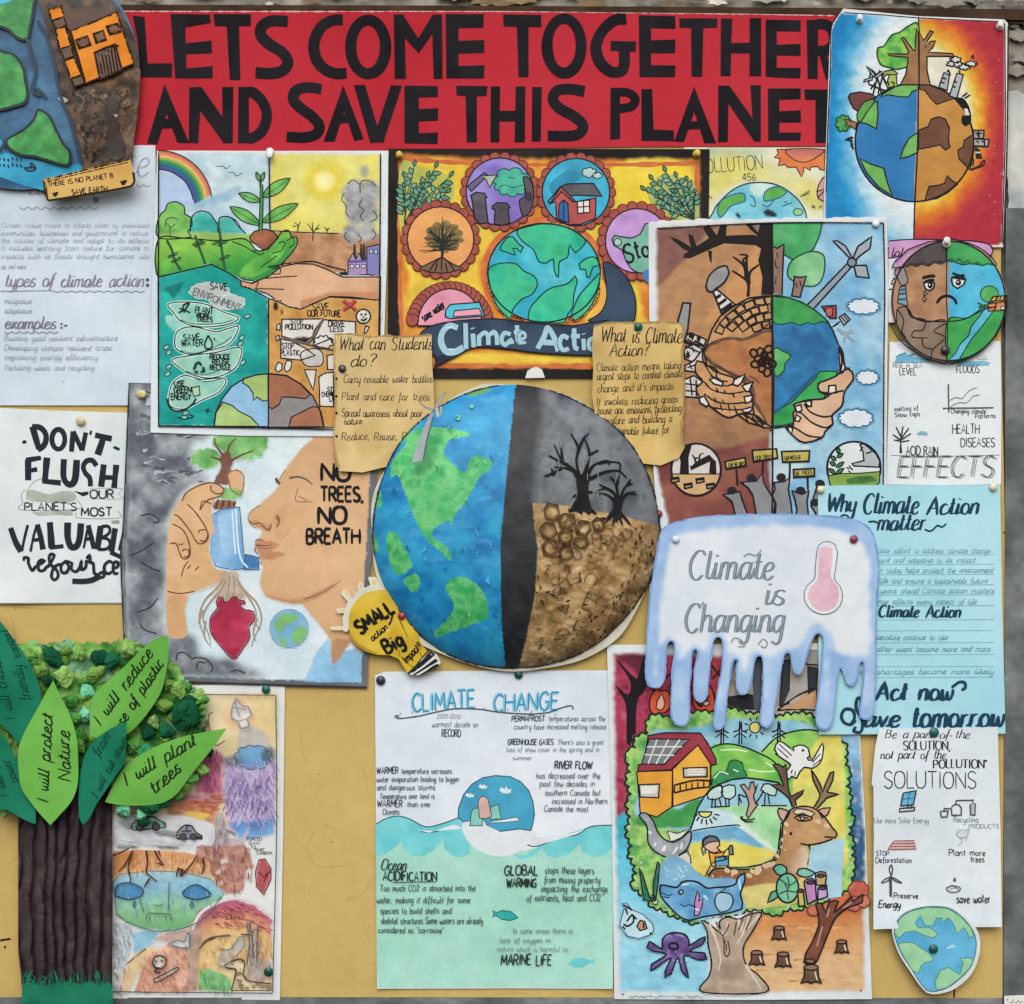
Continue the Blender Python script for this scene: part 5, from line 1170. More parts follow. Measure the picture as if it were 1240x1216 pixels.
for band in range(4):                                             # broken brickwork over the dry half
    r0_, r1_ = 1.0 - .125 * band, 1.0 - .125 * band - .108; an = 90.5 + (band % 2) * 4
    while an < 172:
        st_a = random.uniform(7.5, 10.5) / r0_; q_ = []
        for rr_, aa in ((r0_, an), (r0_, an + st_a - 1.2), (r1_, an + st_a - 1.2), (r1_, an)):
            t_ = math.radians(aa + random.uniform(-.8, .8)); k_ = rr_ + random.uniform(-.012, .012)
            q_.append((642 + 322 * k_ * math.cos(t_), 1062 - 322 * k_ * math.sin(t_)))
        mx, my = np.mean(q_, 0)
        if q_[0][0] < 643 and my < np.interp(mx, [300, 330, 420, 500, 580, 642], [1016, 960, 925, 925, 895, 885]): a.l(P(q_), 1.35, INK, sm=0, closed=True, px=True, jit=.4)
        an += st_a
tile(780, 380, 4.133)
for k in range(13):
    an = k * 2.4; rr = 12 + k * 4.2
    x_, y_ = 600 + rr * math.cos(an) * .95, 232 + rr * math.sin(an) * 1.1
    if x_ < 642: a.e(x_, y_, 21, 17, '#a07250', out=(1.7, '#1d1512'), rot=k * 40)
a = t.part('claw_drawing', 'ink')
tile(780, 380, 4.133)
for q in ("200,120 230,95 310,130 300,160 255,135 240,160 200,140", "200,180 250,150 300,165 290,200 240,240 205,225", "205,260 250,235 290,180 296,260 250,290 205,285", "200,330 250,310 300,345 280,420 200,415"):
    a.f(q, N(10, 3, '#b9b6b2', '#cfccc6'), out=(1.4, INK))
a.l("215,125 245,145|250,105 240,135|275,115 270,150|215,185 230,215|240,165 250,195|215,270 260,255|225,245 240,280|205,350 290,360|205,385 285,390|230,320 240,410|260,330 262,415|200,130 300,180|205,160 280,195", 1.3, INK)
a.f("225,92 250,96 245,130 222,118", KB); a.f("265,105 285,112 280,140 262,132", KB); a.f("212,195 228,190 225,225 208,220", KB)
CL = N(14, 3, '#b98b5e', '#c79c70', '#ad7f55')
a.f("265,235 300,245 360,290 450,320 500,345 540,410 545,470 560,520 640,570 600,570 560,545 490,500 420,520 340,470 280,420 260,370 295,340 255,290", CL, out=(1.5, INK), var=.1, sm=1)
for q in ("300,250 340,310 400,360 450,350", "300,340 340,380 420,400 500,390", "300,400 360,440 440,450 530,440", "340,470 420,480 500,480", "330,310 380,330 395,360", "490,500 560,510 620,560", "360,290 370,330 420,340", "400,380 410,400|360,370 372,392|440,400 455,420|390,430 400,448|350,420 360,440", "450,460 465,500|420,450 430,490|380,450 392,490", "500,490 520,540|540,510 560,545|580,530 595,565|310,260 350,270 380,300|330,255 350,290|500,510 610,555"):
    a.l(q, 1.3, INK, jit=.3)
for q in ("445,355 450,330 505,302 488,345 470,362", "490,360 545,340 525,390 508,388", "500,415 545,408 535,440 508,448", "490,480 545,465 530,492 500,495", "328,330 350,320 395,345 390,362 350,352", "275,425 300,410 325,455 310,465 280,445"):
    a.f(q, '#d2d0ca', out=(1.5, INK))
tile(780, 180, 4.133)
a.f("310,690 330,630 380,592 415,590 425,620 400,670 360,700 340,718 318,712", '#8d8f90', out=(1.5, INK), sm=1, var=.08); a.f("345,715 365,706 455,780 388,825", '#cdcdca', out=(1.5, INK)); a.l("358,750 385,732|372,782 412,752|384,812 440,775", 2.6, INK)
a.f("195,772 232,775 218,905 205,960 160,940 170,860", '#8a9092', out=(1.5, INK), sm=0, var=.08)
a = t.part('hand_drawing', 'ink').canvas(.6, .6)
tile(780, 380, 4.133)
HD = N(20, 3, '#c4a183', '#cdad90', '#d2b497')
a.f("980,170 995,200 1005,265 1040,290 1046,330 1020,365 1000,400 990,460 940,510 945,550 905,590 890,620 800,645 745,610 710,570 720,555 745,560 750,530 745,500 760,480 748,455 790,440 805,435 840,430 900,425 930,400 880,390 872,350 920,330 975,300 990,240", HD, out=(1.6, INK), var=.05, sm=1)
a.l("975,300 1000,285 1030,270|880,390 920,405 950,395 1000,385|800,450 830,490 890,515 940,512|760,490 790,500 840,545 905,570 940,555|720,560 760,575 820,610 890,620|840,430 835,460 815,465 800,450", 1.5, INK)
for q in ("925,360 958,358 962,395 922,400", "752,465 785,455 790,485 765,495", "805,440 835,435 838,465 820,462", "760,505 785,520 775,540 755,535", "720,565 745,572 738,602 722,585"): a.f(q, '#ddd2c4', out=(1.4, INK))
a.f("975,160 990,190 1005,270 985,300 978,240", '#d8dcd8', out=(1.2, INK), sm=1)
a = t.part('picture_circle', 'ink', label='round picture of felled trees')
a.e(260, 780, 124, 130, '#c8c5c0', out=(1.8, INK)); a.f(circle(260, 780, 122, 128, 24, 190, 350), '#c2a176', out=(1, INK)); 
a.f("172,700 185,660 215,665 240,655 230,690 222,720 225,800 178,802 182,740", KB); a.f("230,770 260,740 325,705 345,725 360,740 362,800 325,798 330,740 270,768 235,785", KB); a.l("265,760 250,720 240,705|275,750 280,705 300,700|250,725 275,720|240,775 230,760", 3, KB, taper=.5)
for x_, y_ in ((155, 832), (280, 835), (220, 862), (332, 862)): a.f([(x_ - 20, y_ - 8), (x_ + 18, y_ - 14), (x_ + 20, y_ + 6), (x_ - 16, y_ + 14)], '#a98d63', out=(1.4, INK)); a.l([(x_ - 20, y_ - 2), (x_ + 18, y_ - 6)], 1.1, INK)
a = t.part('picture_circle', 'ink', label='round picture of a hand watering a green plant')
a.e(1050, 770, 134, 130, '#cfd8d8', out=(1.8, INK)); a.f("922,812 980,800 1080,798 1180,790 1178,840 1150,880 950,880 930,850", N(10, 3, '#6d8f3f', '#86a552'), out=(1, INK)); a.f("1010,830 1060,815 1140,812 1170,835 1100,850 1020,850", '#3f6f3c', var=.2)
for x0, y0, x1, y1 in ((970, 700, 975, 672), (965, 720, 995, 700), (960, 735, 935, 712), (962, 770, 1000, 742), (960, 760, 930, 742), (960, 800, 1000, 775), (955, 800, 925, 775)): a.f(leaf(x0, y0, x1, y1, 10), '#2f7a48', out=(1, INK), sm=1)
a.f("1080,655 1100,650 1160,700 1180,740 1175,768 1050,762 1040,750 1100,735 1095,690", '#a7aeb2', out=(1.3, INK)); a.l("1095,665 1080,690|1110,700 1140,690|1010,770 1030,775|1020,785 1035,795|1025,760 1045,785", 1.2, INK)
a = t.part('crowd_drawing', 'ink')
PP = N(12, 3, '#787c80', '#868a8d')
for q in ("395,905 430,900 480,890 490,930 520,1010 530,1090 450,1090 455,1000 440,940", "485,845 530,840 560,838 590,800 600,850 640,915 655,950 640,1090 555,1090 560,1000 545,910 520,870", "650,845 700,840 730,820 722,880 735,950 750,1090 650,1090 660,950 640,910 655,880", "740,885 790,905 825,885 815,940 830,1090 745,1090 765,980 755,930", "835,960 870,850 900,850 900,1090 850,1090 860,1000"):
    a.f(q, PP, out=(1.4, INK), var=.08)
for x_, y_ in ((440, 885), (537, 822), (686, 818), (783, 885), (880, 850), (855, 945)): a.e(x_, y_, 24, 20, '#26252a')
for q, s_, p_ in (("405,740 505,720 510,760 412,776", 'SAVE THE TREES', "462,776 468,860"), ("542,684 662,676 668,722 548,740", 'OUR TREES', "596,740 592,800"), ("688,690 828,686 824,738 694,742", 'OUR MESSAGE', "730,742 728,830"), ("748,780 852,774 852,812 750,818", 'BE TREES', "818,816 820,880")):
    a.l(p_, 1.6, INK); a.f(q, N(8, 3, '#a89d4c', '#bdb164'), out=(1.5, INK), var=.06)
    p0 = q.split()[3]; x_, y_ = map(float, p0.split(',')); a.t(s_, x_ + 10, y_ - 8, 20, .9, INK, x1=x_ + 92, rot=5)
a.l("640,742 640,745|480,840 500,850", 1, INK); tile(780, 180, 4.133); a.l("640,372 641,742 643,1560 640,1900", 1.4, INK); a.l("1198,372 1204,700 1200,1100 1196,1900|64,400 640,372 1198,372", 1.0, INK)
t.done()

# ------------------------------------------------------------------ what is climate action scroll
tile(470, 180, 3.179)
t, a = sheet('scroll_note', 'torn tan scroll asking what climate action is', 'scroll', P("792,680 850,668 960,668 1060,664 1120,672 1138,690 1134,800 1140,900 1138,1000 1130,1100 1142,1150 1120,1190 1050,1220 960,1210 900,1180 840,1120 800,1040 784,950 790,850 784,760"),
             N(40, 9, '#b3975a', '#c2a766', '#cdb477', '#bca063'), 9.6, seed=8, warp=scroll_warp(718, 829), thick=.4, edge_col='#8d7646', group='torn tan scrolls', var=.08)
a.l("792,684 850,672 960,672 1060,668 1120,676 1136,692 1132,800 1138,900 1136,1000 1128,1100 1140,1150", 1.6, '#a08752', jit=.8)
a = t.part('lettering')
a.t('What is Climate', 818, 748, 60, 1.25, INK, x1=1128, sl=.25, tt=.5); a.t('Action?', 852, 798, 50, 1.2, INK, x1=1000, sl=.25, tt=.5)
for s_, yy, x0, x1 in (("Climate action means taking", 858, 802, 1126), ("urgent steps to combat climate", 892, 804, 1134), ("change and it's impacts", 938, 806, 1098), ("It involves reducing green", 990, 802, 1114), ("house gas emissions, protecting", 1024, 806, 1128), ("nature and building a", 1062, 838, 1092), ("sustainable future for", 1104, 850, 1082)):
    a.t(s_, x0, yy, 32, .85, '#33302e', x1=x1, sl=.2, rot=2, tt=.4)
t.done()
# ------------------------------------------------------------------ lilac strip, effects paper and sad earth
tile(1060, 280, 3.8)
t, a = sheet('poster', 'lilac drawing almost hidden behind the sad earth face, only its edges showing', 'poster', P("62,45 180,38 420,44 520,60 540,90 520,130 300,150 180,200 110,260 60,262"), N(20, 3, '#b98bb8', '#c79cc4'), 5.6, amp=.3, seed=31, group='posters')
a.l("62,45 180,38 420,44 520,60 540,90 520,130", 1, INK); a.t('lol', 72, 118, 44, 1.3, INK, x1=122, sl=.3)
a.f("60,124 92,124 92,420 60,420", '#cfd4d6'); a.l("60,124 92,122|70,245 110,230 80,215|62,268 108,268", 1.2, INK); a.e(88, 235, 12, c='#c9cdd0', out=(1, INK))
t.done()
t, a = sheet('poster', 'white paper of climate effects with acid rain and large outlined capitals at the bottom', 'poster', P("66,510 300,505 576,506 580,800 578,1166 300,1168 50,1166 60,800"), N(80, 3, '#c3cfd6', '#cdd7dc', '#d3dbde'), 2.2, amp=.9, seed=32, curl=((1212, 588, 50, 3.5),), group='posters')
a.l("70,1032 320,1036 574,1030", .7, '#7d8386')
a = t.part('lettering')
K2 = '#3a3d42'
a.t('RISE in SEA', 82, 628, 24, .9, '#6a6f75', x1=215); a.t('LEVEL', 112, 662, 30, 1.1, K2, x1=188); a.t('FLOODS', 374, 652, 34, 1.1, K2, x1=478)
a.t('melting of', 88, 830, 22, .9, K2, x1=198, rot=3); a.t('Snow caps', 90, 856, 22, .9, K2, x1=205, rot=3); a.t('Changing climate', 348, 838, 22, .9, K2, x1=508); a.t('Patterns', 460, 860, 22, .9, K2, x1=552)
a.t('ACID RAIN', 142, 1030, 40, 1.2, K2, x1=288); a.t('HEALTH', 355, 930, 42, 1.1, K2, x1=478); a.t('DISEASES', 394, 992, 40, 1.1, K2, x1=548)
for dx, dy in ((0, 0), (14, 3), (7, -3)):
    a.t('EFFECTS', 98 + dx, 1132 + dy, 96, .7, '#44474b', x1=532 + dx, sl=.18, jit=.04)
a = t.part('sketches')
a.f("92,592 110,565 140,560 165,575 200,585 250,590 250,604 92,604", N(8, 3, '#5fa6c4', '#7dbad0'), var=.1); a.l("95,580 120,566 140,560|150,575 180,565", 1.2, '#3d86a8')
a.f("370,606 390,592 450,600 500,596 530,604 520,616 390,618", N(8, 3, '#5fa6c4', '#7dbad0'), var=.1); a.f("460,540 490,545 520,590 470,590", '#c3cbca')
a.l("336,704 338,835|310,815 545,812", 1.1, '#55585c'); a.l("338,780 370,765 400,768 430,735 468,718|338,812 380,790 420,788 450,760 480,752", .7, '#8a8f94')
a.l("115,1020 118,940|118,945 95,900|118,950 128,895|118,955 155,905|116,960 80,935|120,960 165,930|116,965 84,960|120,970 158,962", 1.3, '#33363a', taper=.3); a.f("112,1020 120,980 124,1020", '#33363a')
a.f("190,935 205,920 235,922 242,938", N(6, 3, '#6fa8bd', '#88b8c8'))
t.done()
def curl(x, y): return .6 * fbm(x, y, 60, 3, 2) + 1.2 * np.clip((np.hypot(x - 1148, y - 364) - 40) / 33, 0, 1) ** 2 * noise(x, y, 50, 2)
t, a = sheet('sad_earth_cutout', 'round cut-out of a sad crying earth face, half brown and half blue', 'earth cut-out', circle(1149, 364.5, 70, 74, 48), N(30, 3, '#a07a5e', '#a98568'), 7.4, seed=33, warp=curl, thick=.5, edge_col='#d0cfc9')
cut = lambda pts: [(min(max(x, -9e3), 9e3), y) for x, y in pts]
t.z += .05; a = t.part('barren_half', 'ink').canvas(.8, .8)
CH = lambda a0, a1, n=30, r=1.0: circle(338, 321, 264 * r, 279 * r, n, a0, a1)
a.f(CH(90, 270), N(22, 3, '#a57f60', '#b08a69', '#997255'), var=.08, step=4)
a.f("330,40 240,50 150,85 90,140 78,165 110,170 170,150 230,155 290,140 330,136", N(16, 3, '#4b4547', '#58514f'), out=(1, INK), var=.08, sm=0)
a.l("140,165 165,152 190,160 215,148 245,158 270,142 300,148 328,135", 2.2, '#3a3436')
a.f("330,420 330,600 260,592 190,560 120,510 74,440 76,425 98,420 100,360 145,350 180,400 240,418", N(20, 4, '#7b6a5a', '#8b7868'), out=(1, INK), sm=1, var=.08)
a.l("102,360 130,410 122,460 140,490|145,350 165,395 228,408 218,455 178,460 172,488 240,492|215,490 222,530 265,545|330,420 270,460 320,490 265,545 255,595", 1.0, INK)
a.f("95,170 130,165 140,190 150,235 120,250 105,220 88,190", '#8f8c8a', out=(.9, INK), sm=1); a.f("112,258 138,250 148,345 102,330", '#7f9fae', out=(1, INK)); a.l("108,290 142,285|105,315 146,312|114,270 138,268", 1.8, '#3d5666')
a = t.part('green_half', 'ink').canvas(.8, .8)
a.f(CH(-90, 90), N(24, 3, '#3aa0c4', '#4cb0d0', '#58b6d4'), var=.06, step=4)
a.f("332,41 400,48 470,72 530,115 558,158 520,152 480,156 440,148 400,155 360,140 330,136", N(14, 3, '#3a9352', '#4aa05c'), out=(1, INK), sm=1, var=.08)
a.l("330,136 350,128 365,140 385,128 400,145 425,138 440,152 470,145 490,158 520,150 555,158", 1.6, '#2a6a3c')
a.f("332,412 420,400 480,362 520,335 560,330 604,330 590,400 560,470 510,530 450,575 390,597 332,600", N(18, 3, '#36944a', '#45a357'), out=(1, INK), sm=1, var=.08)
a.f("505,350 480,390 440,440 430,480 390,520 370,560 332,600 385,595 410,550 440,500 490,440 540,372 550,350", N(10, 3, '#4aa9c6', '#62b8d0'), out=(.9, INK), sm=0)
a.e(525, 290, 42, 38, N(8, 3, '#3f9a4f', '#56ab5c'), out=(1, '#23552f')); a.f("518,335 545,300 602,298 606,310 600,365 520,368", '#c9834f', out=(1, INK)); a.f("540,302 605,295 606,318 525,322", '#c9a64c', out=(.9, INK)); a.l("560,300 552,320|578,298 572,318|594,297 590,318|555,325 552,366", .9, INK); a.f("578,345 602,345 600,362 578,362", '#d8d2c8', out=(.8, INK))
a.l("470,330 490,340 478,350 500,352|485,345 520,338", 1.8, '#2d5a3a')
a = t.part('face_features', 'ink')
a.l("330,44 327,300 332,415 330,598", .9, INK); a.l("140,345 170,390 230,412 330,415 410,405 490,365 560,345", 1.0, INK)
for q in ("222,240 248,234 272,240 268,262 250,274 232,266", "352,215 385,210 415,222 402,250 378,264 358,250"): a.f(q, '#d3d8d8', out=(1.4, INK), sm=1)
a.e(252, 250, 12, 14, INK); a.e(382, 237, 13, 14, INK); a.e(380, 234, 4, c='#d5dada'); a.e(250, 247, 3.5, c='#d5dada')
a.l("216,216 245,208 276,206|222,238 248,228 272,226", 4, INK); a.l("354,192 385,205 412,204|352,212 382,216 415,220", 3.6, INK)
a.l("282,332 300,308 325,298 352,304 368,320 374,338", 3.6, INK)
for q in ("228,275 236,288 228,298 222,288", "225,300 234,314 225,325 218,314"): a.f(q, '#b5a698', out=(1.1, INK), sm=1)
a.l(CH(0, 360, 60, .985), 1.2, INK, closed=True)
t.done()

# ------------------------------------------------------------------ why climate action matter
tile(980, 580, 3.8)
NV = '#1b3c55'
t, a = sheet('poster', 'light blue poster on why climate action matters, in dark blue brush script', 'poster', P("40,32 300,28 878,28 888,600 903,1172 500,1174 44,1176 42,600"), N(120, 3, '#92c6d6', '#9dced9', '#a6d2dc'), 8.8, amp=.5, seed=34, edge_col='#7fb3c4', group='posters')
a = t.part('lettering')
def brush(s_, x_, y_, cap, w_, x1, sl=.28, c_=NV, tt=.62): a.t(s_, x_, y_, cap, w_, c_, x1=x1, sl=sl, tt=tt, jit=.15)
brush('Why', 78, 152, 84, 3.3, 208); brush('Climate', 246, 162, 94, 3.3, 496); brush('Action', 540, 164, 84, 3.3, 772); brush('matter', 312, 236, 80, 3.1, 530)
a.l("270,198 300,196 318,204|140,178 158,166 178,172 185,190", 1.6, NV); a.l("530,232 560,240 590,215 610,222 632,205", 1.5, NV)
for s_, yy, x0, x1 in (("collective effort to address climate change", 342, 250, 832), ("present and adapting to its impact", 386, 270, 762), ("action today helps protect the environment", 432, 256, 846), ("wildlife and ensure a sustainable future", 480, 266, 820), ("for years ahead Climate action matters", 526, 266, 850), ("change affects every aspect of life", 576, 270, 768),
                       ("temperature continue to rise", 740, 262, 634), ("Weather event become more and more", 794, 262, 830), ("water shortages become more likely", 898, 190, 846)):
    a.t(s_, x0, yy, 26, .7, '#6b97a6', x1=x1, sl=.35, fade=.2)
    if yy < 600: a.l([(300, yy + 8), (850, yy + 6)], .4, '#84b3c0')
for yy in (640, 690, 745, 800, 855, 905): a.l([(300, yy + 8), (850, yy + 6)], .35, '#8bbac6')
brush('Climate Action', 318, 636, 56, 2.6, 692, .25); 
brush('Act now', 306, 1018, 84, 4.4, 655, .2); a.l("655,960 690,935 715,938 718,960 700,972", 2.4, NV)
a.l("232,1090 215,1050 222,1010 240,1015 235,1060 245,1130 235,1165 205,1160 215,1140|215,1110 190,1130 160,1120 148,1090 165,1060 200,1065 208,1100 190,1130", 3.8, NV)
brush('ave', 250, 1138, 84, 4.4, 410, .2); brush('tomorrow', 470, 1140, 100, 4.6, 890, .2)
a.l("800,1150 810,1160 820,1150", 1, NV)
t.done()

# ------------------------------------------------------------------ solutions paper
tile(1040, 870, 3.515)
t, a = sheet('poster', 'white paper of solutions with small sketches of a solar panel, bins and a wind turbine', 'poster', P("86,42 300,44 592,36 594,150 604,500 608,888 300,890 62,898 64,500 62,290 54,282 70,120"), N(80, 5, '#c3cfd6', '#cbd6dc', '#d2dadd'), 10.8, amp=1.0, seed=35, curl=((1058, 1125, 70, 5), (1213, 1123, 60, 4)), group='posters')
a = t.part('lettering')
def pen(s_, x_, y_, cap, w_, x1, **k): a.t(s_, x_, y_, cap, w_, k.pop('c', '#2f3338'), x1=x1, **k)
pen('Be a part of the', 112, 84, 36, 1.2, 468, sl=.3, tt=.5); pen('SOLUTION,', 190, 134, 38, 1.5, 388, tt=.5); pen('"', 386, 100, 30, 1.0, 398)
pen('not part of the', 92, 172, 38, 1.2, 368, sl=.25, tt=.5); pen('POLLUTION"', 318, 212, 36, 1.6, 546, tt=.5)
pen('SOLUTIONS', 108, 298, 72, 1.3, 498, jit=.15)
pen('Use more Solar Energy', 66, 446, 24, .8, 298, c='#7d858c'); pen('Recycling', 404, 442, 24, .8, 508, c='#6a7177'); pen('PRODUCTS', 470, 468, 18, .8, 596, c='#8a9298')
pen('STOP', 74, 584, 20, .9, 128, c='#4a5056'); pen('Deforestation', 72, 614, 24, .95, 225); pen('Plant more', 384, 584, 26, 1.0, 538); pen('trees', 475, 612, 26, 1.0, 534)
pen('Preserve', 150, 766, 24, 1.1, 252); pen('Energy', 84, 806, 30, 1.2, 176, sl=.2); pen('save water', 416, 784, 36, 1.15, 560)
a = t.part('sketches')
a.f("190,318 244,308 232,368 178,372", N(8, 3, '#4f9fc4', '#66b0d0'), out=(1.2, '#2f3338')); a.l("217,313 205,370|184,345 238,338", .8, '#2f5f78'); a.l("208,372 212,385|225,370 224,384|172,384 238,378 236,392 174,398 172,384", 1.1, '#2f3338', sm=0)
a.l("346,396 352,420 375,420 380,394 346,396|394,378 396,412 436,412 436,380 425,368 408,366 394,378|474,366 476,410 494,412 496,364 474,366|413,364 415,350 486,348 486,362|362,392 364,384 392,384", 1.1, '#44494e', sm=0)
a.f("478,365 492,364 492,408 478,408", '#a9b0b4'); a.e(440, 490, 24, 18, c='#c1cad2', out=(.5, '#9aa3ab')); a.l("440,470 420,495 440,520 425,540|450,480 470,470 455,520", .7, '#a3acb3')
a.f("150,520 238,522 246,556 122,560 130,542", N(6, 3, '#c29a98', '#cfaeaa')); a.l("150,522 236,520|140,534 240,532|132,546 244,545|124,558 246,556|150,522 124,560", .9, '#8a605e')
a.l("138,672 138,760|132,672 134,758", 1.2, '#44494e'); a.l("138,672 130,640 138,624 144,645 138,672|138,674 110,685 98,700 125,690 138,674|138,674 160,685 182,700 155,692 138,674", 1.0, '#44494e')
a.l("372,722 400,712 432,722 420,738 385,738 372,722|408,678 404,690 412,692 408,678", 1.0, '#55595e'); a.l("385,728 410,720 425,730", .7, '#7c8288')
t.done()

t, a = sheet('earth_cutout', 'blue and green earth cut out like a heart, pinned below the solutions paper', 'earth cut-out', P("142,915 146,880 170,840 215,812 290,796 380,800 440,830 490,880 515,935 514,1000 490,1070 450,1120 390,1160 310,1174 270,1150 220,1080 170,1000"), '#ccd3d3', 12.2, amp=.9, seed=36, thick=.6, sm=1)
a = t.part('painted_earth', 'ink')
a.f("150,915 154,882 178,844 220,818 292,802 376,806 430,838 476,888 498,940 496,1000 474,1062 430,1108 375,1148 308,1164 272,1140 226,1070 178,995", N(26, 3, '#4f9fc8', '#62aed2', '#58a6cc'), sm=1, out=(.8, '#3f6a78'), var=.07)
GE = N(20, 5, '#84bd92', '#97c9a0', '#8ac39a')
a.f("152,914 156,884 180,846 222,820 292,804 374,808 430,840 476,890 490,925 470,935 455,900 445,890 420,920 400,870 380,850 350,870 355,850 330,850 315,885 280,880 262,840 240,870 255,890 300,890 335,915 320,935 280,925 240,905 200,910 170,935", GE, out=(.8, '#4a8a82'), sm=0, var=.06)
a.f("170,960 230,955 260,975 300,1000 318,1030 280,1040 262,1060 255,1085 228,1072 190,1010", GE, out=(.8, '#4a8a82'), sm=1); a.f("325,1120 345,1075 380,1060 430,1090 445,1040 430,1020 480,1020 485,1035 470,1066 430,1106 376,1146 330,1158", GE, out=(.8, '#4a8a82'), sm=0); a.f("372,975 400,962 412,972 380,982", '#9ecbd4')
t.done()

# ------------------------------------------------------------------ melting ice card
tile(740, 600, 3.647)
out_ = "216,185 230,150 262,128 320,112 370,98 520,88 680,84 820,86 960,92 1060,105 1120,130 1155,170 1172,240 1180,330 1172,500 1168,640 1168,800 1160,940 1150,975 1130,988 1108,982 1098,960 1112,850 1118,745 1110,732 1095,745 1085,810 1065,838 1045,832 1032,800 1020,760 1005,770 995,840 985,940 975,1000 955,1028 930,1030 910,1010 905,960 920,850 935,700 938,630 920,608 895,620 865,700 850,760 830,788 808,775 798,740 795,700 778,692 762,710 745,800 720,950 712,1000 690,1022 668,1015 660,990 668,900 672,780 668,715 650,708 635,720 625,790 610,850 592,878 570,875 555,840 555,760 560,730 548,722 535,740 522,820 505,950 500,1010 480,1030 458,1020 455,990 468,880 490,760 496,660 485,628 465,626 450,650 435,760 425,870 412,905 390,910 370,890 365,850 370,760 385,700 375,678 358,690 352,760 345,880 345,980 330,1010 300,1014 275,995 265,950 270,800 280,690 278,650 262,642 246,660 240,740 235,810 215,845 185,848 162,830 152,780 155,720 160,600 175,420 190,330 205,240"
t, a = sheet('ice_card', 'white and blue card cut as melting ice with dripping edge and a thermometer', 'card', P(out_), N(30, 3, '#88abd4', '#98b7dc', '#a6c1e0'), 14.0, amp=1.0, seed=37, thick=2.4, edge_col='#6f93c0', sm=1, mat='foam_card', var=.05)
a.l(P(out_), 1.3, N(14, 3, '#6b92c6', '#86a8d6'), closed=True, px=True, jit=.7)
a = t.part('ice_face', 'foam_card').canvas(2.4, 3, 0)
face = "262,230 290,185 340,160 420,150 600,140 720,130 860,132 960,148 1050,170 1100,205 1130,260 1142,330 1140,470 1140,690 1000,698 985,660 965,610 945,580 900,565 868,590 850,640 800,680 765,680 730,700 700,715 640,690 610,705 600,760 580,770 570,715 520,690 500,620 470,600 440,630 420,680 380,665 350,670 320,720 300,700 290,650 260,625 235,650 210,660 218,520 230,400 245,300"
a.f(face, lambda x, y: lerp_cols(np.clip((fbm(x, y, 60, 5) - .3) * 1.5, 0, 1), [(0, '#ccd7e0'), (1, '#dbe2e6')]), sm=1, var=.02)
for k in range(3):
    pass
for s_ in ("250,650 285,650 300,720", "440,650 470,610 500,660", "860,660 900,580 950,600 975,680", "1020,700 1080,705 1140,700", "520,700 560,740 590,780", "300,760 310,900", "680,760 690,900", "950,720 950,900", "200,700 195,800", "480,800 478,950", "1130,800 1125,930"):
    a.wash(catmull(P(s_), False, 2)[:, None].repeat(2, 1).reshape(-1, 2) * 0 + np.concatenate([catmull(P(s_), False, 2) + (2.2, 0), (catmull(P(s_), False, 2) - (2.2, 0))[::-1]])[:len(catmull(P(s_), False, 2)) * 2], '#b3cbe6', .05)
a = t.part('lettering')
for dx, dy, c_ in ((0, 0, '#6c7a86'), (5, 2, '#9aa7b2'), (9, 0, '#6c7a86')):
    a.t('Climate', 336 + dx, 372 + dy, 128, 1.45, c_, x1=705 + dx, sl=.22, jit=.02, tt=.3); a.t('is', 672 + dx, 484 + dy, 110, 1.45, c_, x1=752 + dx, sl=.2, jit=.02, tt=.3); a.t('Changing', 318 + dx, 606 + dy, 128, 1.45, c_, x1=750 + dx, sl=.22, jit=.02, tt=.3)
a.l("585,270 610,258 640,265 665,240|345,490 370,478 395,485 410,470|530,650 545,630 575,640 590,665 560,668|650,660 670,635 690,650 680,672 660,665", 1.2, '#8794a0')
a = t.part('thermometer_drawing', 'ink')
a.f("916,222 935,206 965,204 990,218 1000,250 992,320 986,370 1010,400 1022,440 1012,485 980,516 935,526 890,510 862,480 852,440 865,400 898,368 902,320 908,260", '#d6dbe2', out=(.8, '#6d7680'), sm=1, var=.02)
a.f("920,232 945,225 975,232 976,300 970,360 1000,400 1006,440 992,490 940,512 895,495 868,450 880,405 912,372 915,300", N(12, 3, '#d0aab9', '#d8b9c5', '#cfa3b3'), sm=1, var=.04)
t.done()
# ------------------------------------------------------------------ climate change poster with waves
tile(440, 800, 3.875)
t, a = sheet('poster', 'white poster of climate change text above turquoise waves and a pale green sea', 'poster',
             P("54,70 100,52 560,48 1166,46 1176,400 1172,1000 1170,1540 700,1538 64,1540 60,1000 58,500"), N(120, 4, '#c6d2dc', '#d0dae1', '#d4dde3'), 2.0, amp=1.0, seed=41, curl=((742, 1198, 60, 2.6), (455, 1198, 50, 2)), group='posters')
t.z += .12; a = t.part('wave_drawing', 'ink')
SEA = N(50, 3, '#93cbb9', '#9bd0bf', '#a3d4c5')
a.f("60,800 200,790 445,790 470,830 600,905 760,890 850,868 1000,825 1172,790 1172,1000 1169,1536 700,1534 66,1536 60,1000", SEA, var=.03)
WV = N(20, 3, '#62bfc6', '#6fc7cc', '#78ccd0')
a.f("58,768 110,740 165,730 220,745 270,772 310,780 380,762 445,738 475,760 500,850 500,905 460,925 420,918 380,880 375,840 330,890 280,918 230,918 185,880 180,850 140,885 100,910 58,922", WV, sm=0, var=.04)
a.f("60,778 110,742 165,731 220,746 270,774 310,782 300,800 250,810 180,815 60,812", WV, var=.03)
a.f("690,905 760,915 840,860 900,900 880,925 840,880 790,920 740,935", WV, sm=0); a.f("840,860 920,820 1000,800 1060,780 1110,774 1168,772 1168,880 1130,915 1080,925 1030,900 1015,860 960,910 900,928 860,915 842,890", WV, var=.04)
